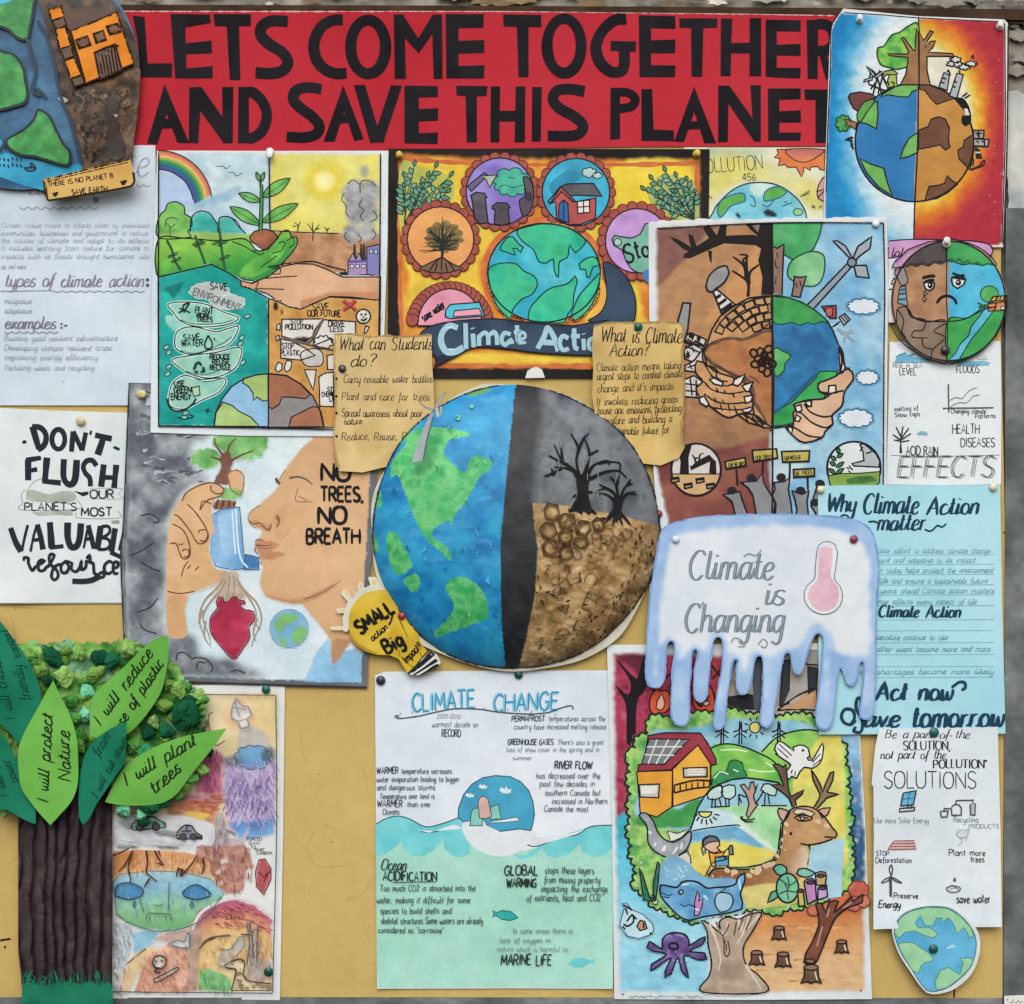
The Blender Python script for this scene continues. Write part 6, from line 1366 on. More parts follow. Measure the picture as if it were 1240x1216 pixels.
a.l("58,768 110,740 165,730 220,745 270,772 310,780 380,762 445,738", .9, '#3a4a4e'); a.l("760,862 800,872 850,860 920,830 1000,818 1060,782 1110,774 1168,772|268,802 310,806 355,800", .9, '#3a4a4e')
a.f("250,795 310,808 360,790 420,770 445,775 460,790 330,800", '#d0d9df'); a.f("760,862 850,858 1000,815 1055,785 1000,805 850,830 790,820", '#d2dbe0')
a = t.part('iceberg_drawing', 'ink')
a.f("462,768 480,752 560,775 650,790 720,760 800,790 790,840 740,890 680,915 620,918 560,900 500,860 470,810", '#d3dce2', sm=1, var=.02)
a.f("444,738 448,690 470,630 510,580 560,550 620,540 690,545 740,570 775,610 795,660 803,720 795,770 785,798 735,790 690,795 640,802 595,790 575,770 560,745 500,752 470,755", N(24, 3, '#3f95b8', '#4aa3c4'), out=(.9, '#33505e'), sm=0, var=.05)
a.f("462,768 500,752 560,745 580,775 640,802 600,830 520,820 475,800", '#d3dce2', var=.02)
a.f("500,775 505,720 515,695 540,690 560,720 558,775", N(8, 3, '#74b9b0', '#86c6ba'), out=(.8, '#3a5a5e')); a.f("585,735 600,685 635,675 642,720 650,742 600,745", N(8, 3, '#79bdb2', '#86c6ba'), out=(.8, '#3a5a5e')); a.f("545,740 538,670 545,645 565,635 585,650 602,730 575,742", N(8, 3, '#c3a49c', '#cfb3aa'), out=(.8, '#5a5050'))
a.f("575,770 600,755 660,745 720,735 735,750 660,760 600,762", '#ccd7de', out=(.7, '#3a5a5e'), sm=1)
for cx_, cy_, s_ in ((562, 592, 1), (668, 610, 1.4), (500, 633, 1)): a.f([(cx_ - 22 * s_, cy_), (cx_ - 14 * s_, cy_ - 12 * s_), (cx_ - 4 * s_, cy_ - 4 * s_), (cx_ + 2 * s_, cy_ - 14 * s_), (cx_ + 8 * s_, cy_ - 3 * s_), (cx_ + 20 * s_, cy_ - 6 * s_), (cx_ + 16 * s_, cy_ + 8 * s_), (cx_ - 8 * s_, cy_ + 9 * s_)], '#d5dee2', sm=1)
a = t.part('fish_drawing', 'ink')
tile(440, 1000, 3.875)
a.f("606,396 625,408 650,398 690,402 726,432 690,445 650,440 622,420 606,430 612,412", N(6, 3, '#2f9f9a', '#3bafa6'), out=(.8, '#24605e')); a.f("960,650 985,625 1030,618 1070,632 1086,620 1084,650 1068,642 1030,665 985,664", N(6, 3, '#5fbfc4', '#72c9cc')); 
a = t.part('lettering')
tile(440, 800, 3.875)
for dx, dy, w_, c_ in ((0, 0, 4.0, '#7cc0dc'), (4, 0, 1.4, '#2f7fa2')):
    a.t('CLIMATE', 230 + dx, 240 + dy, 82, w_, c_, x1=520 + dx, rot=4, jit=.15, sl=.08); a.t('CHANGE', 610 + dx, 240 + dy, 82, w_, c_, x1=912 + dx, rot=2, jit=.15, sl=.1)
a.l("148,272 152,258 165,262 160,272 250,262 350,240 430,226 540,228 640,242 760,250 860,245 930,222 975,212 985,230", 1.1, '#4a5a66')
for k in range(14): a.l([(170 + k * 56, 256 - 26 * math.sin(k / 4.0)), (176 + k * 56, 244 - 26 * math.sin(k / 4.0))], .7, '#7a8a96')
D2 = '#363d4a'; L2 = '#7f8a98'
for s_, x_, y_, c_, w_, x1, cc in (("2001-2010", 345, 272, 20, .6, 455, L2), ("warmest decade on", 322, 312, 28, .7, 538, '#6c7786'), ("RECORD", 368, 358, 34, 1.1, 456, D2), ("PERMAFROST", 696, 284, 26, 1.1, 850, D2), ("temperatures across the", 870, 284, 26, .75, 1134, '#666f7e'),
                               ("country have increased melting release", 708, 322, 26, .75, 1138, '#666f7e'), ("GREENHOUSE GASES", 678, 394, 26, 1.1, 890, D2), ("There's also a great", 912, 394, 24, .7, 1126, '#6f7886'), ("loss of snow cover in the spring and in", 672, 428, 24, .65, 1106, '#7b8492'),
                               ("summer", 700, 466, 22, .65, 790, '#7b8492'), ("WARMER", 62, 530, 30, 1.05, 162, D2), ("temperature increases", 178, 530, 26, .85, 414, '#525b69'), ("water evaporation leading to bigger", 62, 568, 26, .85, 450, '#525b69'), ("and dangerous storms", 64, 606, 26, .85, 335, '#525b69'),
                               ("Temperature over land is", 76, 648, 26, .85, 332, '#525b69'), ("WARMER", 64, 686, 32, 1.05, 182, D2), ("than over", 205, 686, 26, .85, 316, '#525b69'), ("Oceans", 90, 722, 26, .85, 168, '#525b69'),
                               ("RIVER FLOW", 898, 506, 34, 1.3, 1072, D2), ("has decreased over the", 812, 552, 28, .85, 1110, '#57606e'), ("past few decades in", 828, 590, 28, .85, 1084, '#57606e'), ("southern Canada but", 852, 632, 28, .85, 1112, '#57606e'), ("increased in Northern", 886, 672, 28, .85, 1144, '#57606e'), ("Canada the most", 848, 708, 28, .85, 1054, '#57606e')):
    a.t(s_, x_, y_, c_, w_, cc, x1=x1, sl=.12)
tile(440, 1000, 3.875)
K3 = '#28302f'; M3 = '#4b5a58'
a.t('Ocean', 82, 204, 50, 1.3, K3, x1=198, sl=.3, tt=.4); a.t('ACIDIFICATION', 92, 258, 42, 1.4, K3, x1=344); a.l("138,266 342,262", .7, M3)
for s_, x_, y_, c_, w_, x1, cc in (("Too much CO2 is absorbed into the", 78, 306, 30, .95, 526, M3), ("water, making it difficult for some", 62, 362, 30, .95, 500, M3), ("species to build shells and", 80, 412, 30, .95, 412, M3), ("skeletal structures Some waters are already", 82, 460, 30, .95, 560, M3), ('considered as "corrosive"', 70, 502, 28, .95, 376, M3),
                               ("GLOBAL", 662, 232, 46, 1.5, 818, K3), ("WARMING", 672, 288, 40, 1.5, 810, K3), ("stops these layers", 852, 224, 32, 1.0, 1082, M3), ("from mixing property", 848, 268, 32, 1.0, 1110, M3), ("impacting the exchange", 834, 310, 32, 1.0, 1146, M3), ("of nutrients, heat and CO2", 766, 354, 34, 1.0, 1112, M3),
                               ("In some areas there is", 702, 504, 26, .75, 980, '#6c8580'), ("lack of oxygen in", 640, 548, 26, .75, 876, '#6c8580'), ("nature which is harmful to", 628, 590, 26, .7, 958, '#7d9892'), ("MARINE LIFE", 646, 654, 50, 1.5, 882, K3)):
    a.t(s_, x_, y_, c_, w_, cc, x1=x1, sl=.08)
t.done()

# ------------------------------------------------------------------ tree of life poster
VT, WT, YT = (730, 770, 3.647), (730, 990, 3.647), (790, 930, 5.636)
def PP_(*prs):
    o = []
    for tl, s_ in prs:
        tile(*tl); o.append(P(s_))
    return np.concatenate(o)
tile(0, 0, 1)
t, a = sheet('poster', 'poster of a tree whose leafy crown frames house, dove, deer and dolphin', 'poster',
             [(735, 781), (1036, 779), (1042, 900), (1048, 1000), (1056, 1210), (900, 1211), (744, 1210), (741, 1000)], N(60, 4, '#c4ced2', '#cfd7da'), 4.0, amp=.6, seed=42, group='posters')
a = t.part('painted_background', 'ink').canvas(1.4, 2)
a.f(PP_((VT, "48,80 190,80 560,90 620,330 400,380 200,430 150,560 130,838 60,838 52,500")), N(16, 3, '#8d2b45', '#9c3450', '#a9405c', '#7d2a40'), px=True, var=.1, vs=8)
a.f(PP_((VT, "48,80 190,80 188,130 150,180 130,140 90,110")), '#5a2634', px=True, var=.2)
a.f(PP_((VT, "60,800 100,780 130,838 160,860"), (WT, "160,200 250,420 470,440 460,770 80,768 66,400 60,60")), G(70, 60, 90, 760, '#3fa9c0', '#6fbfd6', '#93cbdc', '#84c4da'), px=True, var=.09, vs=12)
a.f(PP_((VT, "540,90 1160,90 1060,460 900,380 700,350 560,330")), N(14, 3, '#a59c90', '#b5a998', '#94918c'), px=True, var=.08); 
a.f(PP_((VT, "1040,420 1110,440 1142,450 1150,838"), (WT, "1160,60 1156,280 1080,300 1060,100"), (VT, "1060,700")), G(1100, 450, 1110, 900, '#8fbcd6', '#4f83ac', '#2f557f'), px=True, var=.1)
for _ in range(34):
    tile(*VT); y_ = random.uniform(450, 1080); a.e(random.uniform(1090, 1148), y_, random.uniform(2, 9), random.uniform(2, 8), '#c3d3de', var=0)
for _ in range(26): a.e(random.uniform(70, 180), random.uniform(320, 830), random.uniform(2, 4.5), c='#cfa3ae', var=0)
for _ in range(40): tile(*WT); a.e(random.uniform(80, 240), random.uniform(20, 420), random.uniform(2, 4), c='#b5d8e2', var=0)
tile(*WT)
a.f("640,420 900,400 1060,330 1150,330 1150,430 1156,764 720,770 640,680 610,560", lambda x, y: lerp_cols(np.clip((y - 1095) / 70 + (fbm(x, y, 26, 5) - .5) * .5, 0, 1), [(0, '#bf6a40'), (.3, '#c4824f'), (.65, '#c79a68'), (1, '#ccab80')]), var=.07, vs=14)
for _ in range(40): a.l([(q_ := random.uniform(660, 1050), w_ := random.uniform(440, 750)), (q_ + random.uniform(30, 100), w_ + random.uniform(-3, 3))], random.uniform(.8, 2.5), random.choice(['#c69a66', '#d2b083', '#b98a58', '#c9a272']), taper=.6, jit=.5)
a = t.part('burnt_forest', 'ink')
tile(*VT)
a.f("55,100 130,175 150,190 185,90 192,230 160,270 148,330 146,430 148,480 108,480 105,400 100,300 60,230 55,215 110,260 120,200", '#1f1c20', sm=1, var=.1)
for q in ("205,300 215,260 240,230 255,245 280,240 300,270 295,320 260,345 215,340", "395,270 420,240 445,250 470,220 490,260 492,330 440,340 400,310"): a.f(q, N(8, 3, '#b23f30', '#c9583a'), out=(1.3, INK), sm=1)
a.f("235,320 240,285 262,255 275,300 265,325 250,328", '#d3a08c', out=(1, INK)); a.f("480,110 520,110 520,250 490,250", N(8, 3, '#8a2f44', '#aa4a3a')); a.l("480,130 520,180|485,190 520,150|400,250 430,310 470,260|260,210 300,170 300,260", 1.6, INK); a.f("440,300 460,285 472,300 455,312", '#d0c3b8', out=(1, INK))
a.f("540,270 640,255 685,265 690,330 560,320", '#24262c', var=.1); a.f("655,90 708,90 712,330 668,330", '#4c525a', var=.1); a.f("795,110 826,105 822,300 780,310", '#33373d', out=(1, INK)); a.f("905,130 950,120 940,310 908,280", '#2d3137', out=(1, INK)); a.f("880,60 950,60 950,140 890,130", '#8d908f'); a.l("770,330 850,270 935,230|770,330 860,325 960,330|880,110 900,125 950,130", 1.4, INK)
a.f("850,180 900,160 905,230 800,300", '#9d9a96', var=.08); a.f("800,320 940,240 945,310 860,325", '#b9926c', var=.08)
crown = PP_((VT, "200,432 192,385 225,352 262,358 290,362 340,360 390,345 440,335 500,345 545,322 600,332 650,348 720,340 760,362 800,352 850,348 880,340 940,368 975,395 1010,440 1050,462 1075,500 1068,560 1090,600 1075,660 1095,720 1080,770 1110,800"), (WT, "1108,20 1080,60 1108,110 1095,150 1110,200 1100,260 1085,310 1040,335 1000,345 985,372 950,370 925,395 890,388 862,408 820,400 760,432 700,408 650,402 610,415 560,428 500,428 440,440 400,470 350,440 300,428 262,400 235,405 205,372 195,350 150,318 122,300 150,255 135,190 112,170 130,120 108,80 118,20"), (VT, "120,800 108,740 125,690 105,640 122,590 100,540 118,500 150,490 140,450"))
a = t.part('leafy_crown', 'ink').canvas(.9, 1)
cp = catmull(crown, True, 2); acc = np.concatenate([[0], np.cumsum(np.linalg.norm(np.diff(cp, axis=0), axis=1))]); kn = np.arange(0, acc[-1], 9.5)
kp = np.stack([np.interp(kn, acc, cp[:, 0]), np.interp(kn, acc, cp[:, 1])], 1); c0 = cp.mean(0); scal = []
for i_ in range(len(kp)):
    p_, q_ = kp[i_], kp[(i_ + 1) % len(kp)]; d_ = q_ - p_; n_ = np.array([-d_[1], d_[0]]); n_ = n_ if n_ @ ((p_ + q_) / 2 - c0) > 0 else -n_; n_ = n_ / (np.linalg.norm(n_) + 1e-6) * random.uniform(2.2, 4.2)
    scal += [p_ + d_ * u_ + n_ * math.sin(math.pi * u_) for u_ in (0, .2, .4, .6, .8)]
crown = np.array(scal)
a.f(crown, N(12, 3, '#4a9450', '#79b25e', '#a3c872', '#5ea45c'), px=True, sm=0, out=(1.7, '#1d2f26'), var=.1, step=4)
for _ in range(90):
    i_ = random.randrange(len(crown)); c0 = crown.mean(0); p_ = crown[i_] + (c0 - crown[i_]) * random.uniform(.02, .07)
    tile(0, 0, 1); a.e(p_[0], p_[1], random.uniform(.6, 1.5), c='#cfe0c4', var=0)
a = t.part('landscape', 'ink').canvas(1, 1)
tile(*VT)
a.f("215,425 300,415 420,400 560,365 700,372 840,375 930,400 980,440 1000,640 840,838 200,838 165,640 170,560", N(20, 3, '#6fa9c0', '#86b9cb', '#98c4d0'), sm=1, var=.08)
for x_ in (525, 605, 775): 
    a.l([(x_, 375), (x_ - 4, 480)], 1.3, INK); a.l([(x_ + 8, 378), (x_ + 8, 480)], 1.0, INK); a.l([(x_ - 30, 425), (x_ - 5, 415), (x_, 385), (x_ + 8, 415), (x_ + 32, 430)], 1.2, INK); a.l([(x_ - 28, 450), (x_, 432), (x_ + 30, 452)], 1.0, INK)
a.e(672, 405, 24, 24, '#d7cf7c', out=(1, INK))
for k in range(9): a.l([(672 + 32 * math.cos(k * .7), 405 + 32 * math.sin(k * .7)), (672 + 50 * math.cos(k * .7), 405 + 50 * math.sin(k * .7))], 1.2, INK)
a.f("700,515 760,455 830,425 910,415 990,430 1060,500 1075,838 850,838 720,640", N(20, 3, '#69b04c', '#86c05c', '#9ccb6c'), sm=1, var=.07); a.l("700,515 760,455 830,425 910,415 990,430", 1.3, INK)
a.f("840,650 870,600 930,480 1000,430 1060,480 1072,838 1080,1000 1000,1020 850,838", N(20, 5, '#cdc25e', '#d6cf70', '#bcc468'), sm=1, var=.07)
a.f("470,500 520,480 580,480 660,505 760,560 800,640 800,700 470,690", N(18, 3, '#4f9f45', '#71b554', '#8fc860'), sm=1, var=.08); a.l("470,500 520,480 580,480 660,505 760,560 800,640", 1.3, INK); a.l("520,505 590,503 640,512|640,590 700,600 760,598|720,560 750,580", 1.2, '#cfe3c0')
a.f("480,668 490,620 520,595 545,600 560,555 580,548 615,560 620,590 635,625 560,640 500,660", N(8, 3, '#2f7a48', '#3f9054'), out=(1, '#1d4a2c'), sm=1); a.l("490,630 520,600 555,612|575,590 600,600", 1.2, '#c5dcc5')
a.f("160,838 180,780 250,790 290,760 340,765 400,725 440,735 420,838", N(10, 3, '#38864a', '#4a9c55'), sm=1, var=.1)
a = t.part('house_drawing', 'ink')
a.f("150,600 308,595 305,755 240,800 165,780", N(20, 3, '#cf9335', '#d69d42'), out=(1.1, INK), var=.06); a.f("308,590 420,480 478,570 472,680 470,700 310,755", N(20, 4, '#d8a040', '#dba84c'), out=(1.1, INK), var=.06)
a.f("200,440 280,428 430,430 460,470 498,540 500,568 480,572 420,482 300,592 155,600 158,570 180,565", N(14, 3, '#893340', '#963e4a'), out=(1.2, INK), var=.06)
a.f("205,455 382,458 272,568 172,566", '#74797c', out=(1.1, INK)); a.l("240,458 200,566|290,458 235,566|340,458 270,560|195,490 350,490|185,525 315,528", 1.2, '#c9d0d0')
a.f("355,585 460,582 460,622 358,625", '#b5b6ae', out=(1.4, INK)); a.l("375,590 445,588|375,600 450,600|375,612 445,612", 1.2, '#dadbd4'); a.f("160,658 250,655 246,715 165,712", '#b9bcb6', out=(1.2, INK)); a.f("168,665 240,664 236,695 170,698", '#d8dad4')
a.l("314,660 400,640 475,640|314,694 400,675 475,668", 1.5, INK)
for k in range(7): a.l([(316 + k * 26, 658 - k * 3.2), (316 + k * 26, 694 - k * 4.4)], 1.2, INK)
a.l("475,570 478,660", 1.4, INK)
a = t.part('thought_bubble', 'ink').canvas(.8, .8)
tile(*YT)
bub_ = "255,430 285,350 310,270 350,200 400,140 460,110 540,80 640,68 740,80 860,100 920,180 950,250 970,280 880,380 870,470 858,570 820,630 740,660 640,680 430,680 375,730 350,745 300,710 255,655 240,560"
a.f(bub_, N(24, 3, '#84b8cb', '#98c4d0'), out=(1.5, INK), var=.06)
a.f("390,270 560,255 900,255 940,262 960,280 880,380 870,470 850,560 780,545 620,380 520,300", N(14, 3, '#86c48c', '#9bd09c', '#aad6a6'), var=.06); a.f("290,340 400,270 520,300 600,360 560,390 270,432 262,400", '#b9d4da', var=.05)
a.f("262,440 590,390 650,430 770,530 740,545 560,480 260,500", N(10, 3, '#5f9fc0', '#78afca'), var=.08); a.f("255,520 400,490 560,505 700,540 850,560 820,625 740,655 640,676 430,678 375,728 350,740 300,708 256,655 248,560", N(24, 3, '#d3c75c', '#dbd274', '#cfc05a'), var=.06)
a.f("540,300 600,350 830,545 850,575 780,548 640,440 560,380", '#c5dccc', sm=1)
a.l("250,435 380,410 560,390 600,395", 1.1, INK)
for q in ("380,210 375,180 410,140 470,120 480,160 470,200 430,215", "470,170 480,130 520,115 560,120 565,190 530,215 490,205", "740,150 760,110 820,115 850,150 840,190 790,180"): a.f(q, '#b3d0cc', out=(1.2, INK), sm=1)
a.l("410,205 405,265|430,210 428,265|455,200 470,262|500,205 502,262|520,205 525,262|770,180 765,255|790,180 800,250|395,268 530,262|740,258 920,258|590,260 590,180", 1.2, INK)
a.f("640,320 660,240 640,180 600,120 625,110 660,150 670,100 690,95 700,140 720,110 690,190 700,230 720,250 690,290 670,320 655,345", N(8, 3, '#a88d80', '#b89c8e'), out=(1.2, INK)); a.l("610,240 590,185 640,200|700,250 740,190 760,150|600,330 620,350 660,355 700,345|620,330 605,345 640,368 690,366", 1.3, INK)
a.f(circle(360, 300, 44, 38, 16, 180, 360), '#d6cf7c', out=(1.2, INK))
for k in range(7): an = math.radians(200 + k * 24); a.l([(365 + 60 * math.cos(an), 300 - 50 * math.sin(an)), (368 + 95 * math.cos(an), 300 - 90 * math.sin(an))], 1.3, INK)
a.f("345,535 350,490 390,465 430,470 455,495 460,530 440,545 460,560 430,580 400,575 370,555", '#cfae92', out=(1.1, INK)); a.f("342,540 345,490 385,464 440,472 460,500 420,500 380,510 355,530", '#5d6878', out=(1.1, INK), sm=1); a.l("345,540 335,545 345,580 350,600|360,545 362,590", 1.6, '#4d5866')
a.f("385,575 430,585 470,575 495,570 480,600 520,620 430,640 400,655 390,610", '#d6973c', out=(1.1, INK)); a.f("428,610 520,600 518,670 430,672", '#5b9cc0', out=(1.2, INK)); a.l("450,560 480,575 510,555 525,545|455,615 480,605 500,625 460,635", 1.1, INK); a.f("522,545 530,530 545,530 552,590 525,592", '#77848a', out=(1.2, INK)); a.f("370,720 400,660 425,680 380,745", '#c9a083', out=(1.1, INK))
a = t.part('elephant_trunk', 'ink').canvas(.7, .8)
tile(*WT)
a.f("160,-10 190,-20 225,20 240,60 270,95 310,110 350,90 385,60 390,90 370,140 320,175 280,175 230,150 200,110 195,40", N(12, 3, '#858d94', '#99a1a6', '#7a838a'), out=(1.3, INK), sm=1, var=.1); a.l("225,130 235,110|260,150 275,125 270,150|310,160 330,130|215,70 200,62|345,140 350,110", 1.6, '#d5dcde')
a.f("285,60 330,70 385,50 345,90 300,108", '#d3d6d0', out=(.8, INK)); a.f("285,175 320,178 370,150 385,170 390,200 340,208 300,195", '#d0cdbd', out=(1, INK))
a = t.part('dove_drawing', 'ink')
tile(*VT)
a.f("780,465 820,490 845,510 840,492 870,482 905,495 915,535 925,550 970,475 972,520 960,560 925,585 890,580 870,600 855,630 835,620 820,635 808,600 830,570 775,530 758,500", '#d8dcdb', out=(1.2, INK), sm=1, var=.02); a.e(884, 506, 6, 6, INK); a.f("902,540 912,530 930,552 908,550", '#8f8a84', out=(1, INK)); a.l("770,495 820,540|778,478 835,530|760,520 820,560|925,560 962,520|925,575 965,545|830,610 838,590|848,620 850,598", .9, INK)
a = t.part('deer_drawing', 'ink')
DB = N(16, 3, '#86613f', '#96704c', '#a37d58')
a.f("752,570 775,566 795,580 808,568 812,600 820,680 830,710 888,680 880,700 850,725 856,760 838,760 825,720 790,690 745,660 780,655 800,665 775,600", N(8, 3, '#5d4a3e', '#6d5848'), out=(1.3, INK)); a.f("920,590 940,620 962,660 970,690 985,650 1005,605 1020,600 1015,640 990,690 1042,700 990,715 945,765 925,770 955,720 960,700 930,640", N(8, 3, '#7a6a4e', '#8a7a58'), out=(1.3, INK))
a = t.part('deer_body', 'ink').canvas(1.2, 1)
tile(*YT)
a.f("380,810 375,760 400,710 450,685 560,690 700,690 800,660 860,600 875,540 885,460 890,390 930,300 980,270 1050,262 1110,280 1170,330 1230,410 1260,450 1240,485 1150,515 1050,520 1075,580 1060,660 1050,700 1060,760 1000,830 900,900 620,900 600,850 480,820", G(380, 600, 1080, 600, '#7d5534', '#936a45', '#b8966a'), sm=1, var=.08, vs=8); a.l("480,820 380,810 375,760 400,710 450,685 560,690 700,690 800,660 860,600 875,540 885,460 890,390 930,300 980,270 1050,262 1110,280 1170,330 1230,410 1260,450 1240,485", 1.4, INK)
a.f("600,830 700,800 860,780 1000,760 1060,700 1075,800 1000,900 900,940 640,950 610,900", N(16, 3, '#bfb46a', '#cbbf78', '#b5b56c'), sm=1, var=.06); a.f("1010,540 1060,560 1062,640 1040,700 960,720 930,640", G(930, 600, 1060, 620, '#a37d58', '#d3c0a2'), sm=1, var=.04)
a = t.part('deer_markings', 'ink'); a.f("855,300 862,275 890,280 940,300 920,340 895,370 870,340", '#c39a8c', out=(1.3, INK)); a.f("1130,290 1165,275 1215,272 1195,320 1160,340", '#c39a8c', out=(1.3, INK))
a.f("960,300 985,280 1050,285 1110,310 1080,335 1030,310 985,320", '#cdc3ae', out=(1, INK), sm=1); a.l("965,345 1000,325 1050,325 1090,340 1070,358 1010,362 980,348|1000,335 1070,345", 1.4, INK); a.e(1025, 345, 14, 9, '#d5d0c4', out=(1, INK)); a.e(945, 448, 8, 14, INK); a.l("1010,515 1060,525 1150,512 1230,485|1175,470 1240,475|1070,530 1080,580 1060,660", 1.4, INK)
for x_, y_, r_ in ((1130, 365, 22), (1190, 395, 22), (915, 385, 20), (905, 440, 12), (885, 490, 12), (990, 455, 9), (985, 420, 7), (880, 540, 10), (905, 560, 7), (850, 600, 18), (800, 660, 26), (770, 670, 22), (720, 700, 34), (680, 705, 18), (660, 735, 22), (560, 710, 24), (510, 700, 22), (545, 730, 12), (410, 740, 12), (470, 745, 10), (830, 650, 14), (600, 760, 8)):
    a.e(x_, y_, r_, r_ * .7, '#cfb698', rot=r_ * 7)
a = t.part('dolphin_drawing', 'ink').canvas(.8, .8)
a.f("130,600 250,650 350,745 560,760 620,900 620,980 420,1010 280,1040 180,1000 60,900 40,700", N(16, 3, '#6a9fc0', '#82b2cb'), sm=1, var=.08)
a.f("50,830 55,800 100,805 170,815 200,780 260,770 320,785 370,820 440,815 520,810 570,790 585,745 630,720 632,760 610,830 600,860 615,920 610,960 520,990 420,1005 330,1020 250,1040 180,1010 100,930 60,880", N(14, 3, '#4c86b3', '#5f98c2', '#7aaccc'), out=(1.5, INK), sm=1, var=.1)
a.f("425,900 440,860 490,850 540,870 550,920 520,970 460,985 435,950", '#9cc0d4', out=(1.1, INK), sm=1); a.l("55,850 110,870 140,860|60,880 120,885|460,850 500,820 460,820|190,930 220,945 250,935 300,950", 1.0, '#27415a'); a.e(195, 848, 16, 16, '#c3d6e0', out=(1.2, INK)); a.e(188, 852, 9, 12, INK); a.l("200,800 250,790|590,760 600,830|350,870 380,900|280,960 320,970", 1.4, '#c3dbe6')
a.f("285,1010 290,950 285,930 305,840 322,870 315,910 345,895 340,940 318,1005", N(6, 3, '#b57ab5', '#c48fc4'), out=(1, INK))
for q in ("5,900 5,800 35,640 48,660 40,780 20,910", "-60,900 -90,680 -70,720 -20,880 0,910"): a.f(q, N(6, 3, '#1f6a50', '#2f8060'), out=(1.2, INK))
a.e(20, 915, 18, 18, '#b9d8c4', out=(.9, INK)); a.e(4, 880, 12, 12, '#b9d8c4', out=(.9, INK))
for _ in range(16): x_, y_ = random.uniform(70, 240), random.uniform(660, 780); a.l([(x_, y_), (x_ + 4, y_ + 16)], 1.1, '#b9d6e4')
a = t.part('turtle_drawing', 'ink')
a.f("1080,545 1150,522 1240,492 1310,480 1290,880 1100,905 1050,760", N(14, 3, '#8fbcd0', '#a3c8d6'), sm=0, var=.06)
a.f("825,690 840,665 880,658 915,680 918,710 900,735 850,725", N(8, 3, '#4f9f86', '#69b298'), out=(1.3, INK), sm=1); a.f("985,720 1000,690 1040,685 1090,705 1110,715 1080,740 1030,745", N(8, 3, '#6ba69a', '#7fb8a8'), out=(1.3, INK), sm=1); a.f("785,920 810,850 850,835 870,870 830,900", '#5aa384', out=(1.2, INK)); a.e(922, 820, 76, 100, N(10, 3, '#66ae8c', '#80c09c'), out=(1.5, INK)); a.l("920,740 935,800 920,840 930,900|870,760 935,800 985,770|865,860 920,840 985,850|905,790 925,830", 1.2, '#2a5a48')
for q, c_ in (("1035,780 1050,760 1090,755 1110,770 1120,900 1060,930", '#b483b4'), ("1112,720 1140,708 1180,712 1188,740 1180,800 1120,800", '#b9a06c'), ("990,840 1030,835 1040,940 1000,945", '#bcae5e'), ("1130,820 1190,800 1195,880 1130,900", '#b39ac4')):
    a.f(q, N(6, 3, c_), out=(1.3, INK), var=.08)
for x_, y_, rx in ((1080, 782, 30), (1150, 735, 26), (1012, 838, 20), (1160, 820, 26)): a.e(x_, y_, rx, 12, '#5d3f4a', out=(1.1, INK))
a = t.part('trunk_drawing', 'ink').canvas(.8, 1)
tile(*WT)
TK = N(16, 3, '#a1917e', '#b0a08c', '#998a78')
a.f("435,455 470,470 520,510 515,460 555,440 600,450 640,430 700,420 690,450 650,520 625,560 620,610 640,660 690,700 718,772 440,770 470,700 480,640 465,560 460,500", TK, out=(1.3, INK), sm=1, var=.08)
for s_ in ("470,470 500,540 520,620 510,680", "600,450 610,500 620,460", "650,440 615,520 590,560", "630,650 670,710 700,760", "500,480 540,520 550,460", "690,430 640,490"): a.l(s_, 2.4, '#c9c0b2', taper=.6)
a.l("500,460 530,520 560,470|530,520 535,560|590,460 580,520|620,440 600,500|660,430 630,500|540,540 535,590 548,615 560,590 552,545|545,560 545,590", 1.1, '#4a4038')
a = t.part('octopus_drawing', 'ink').canvas(.5, .8)
OC_ = N(8, 3, '#4d3a70', '#62508a', '#71609a')
a.f("262,580 265,535 295,512 340,510 372,525 382,560 375,570 425,540 452,528 440,560 385,590 450,600 458,625 420,628 360,610 375,690 378,708 350,680 330,620 300,690 275,705 275,680 300,620 240,660 212,675 215,650 280,605 220,590 195,575 205,548 235,565", OC_, out=(1.4, INK), sm=1, var=.12); a.e(312, 568, 20, 14, '#62508a', out=(1.8, INK))
for k in range(26): a.e(random.uniform(270, 370), random.uniform(515, 530) if k % 2 else random.uniform(585, 640), 3, c='#c5bcd6', var=0)
a.f("75,480 80,450 95,400 85,380 105,378 125,405 180,430 220,470 225,500 205,520 160,535 110,525", '#b3d3df', out=(.9, '#4a5a68')); a.f("150,480 165,455 185,460 195,490 165,500", '#b98a6a', out=(1.2, INK)); a.l("90,385 130,410|105,460 130,430 135,460 110,480 90,470|130,430 150,450|85,480 100,495|180,465 180,490|205,510 220,515|100,400 110,430", 1.5, INK)
a = t.part('felled_forest_drawing', 'ink')
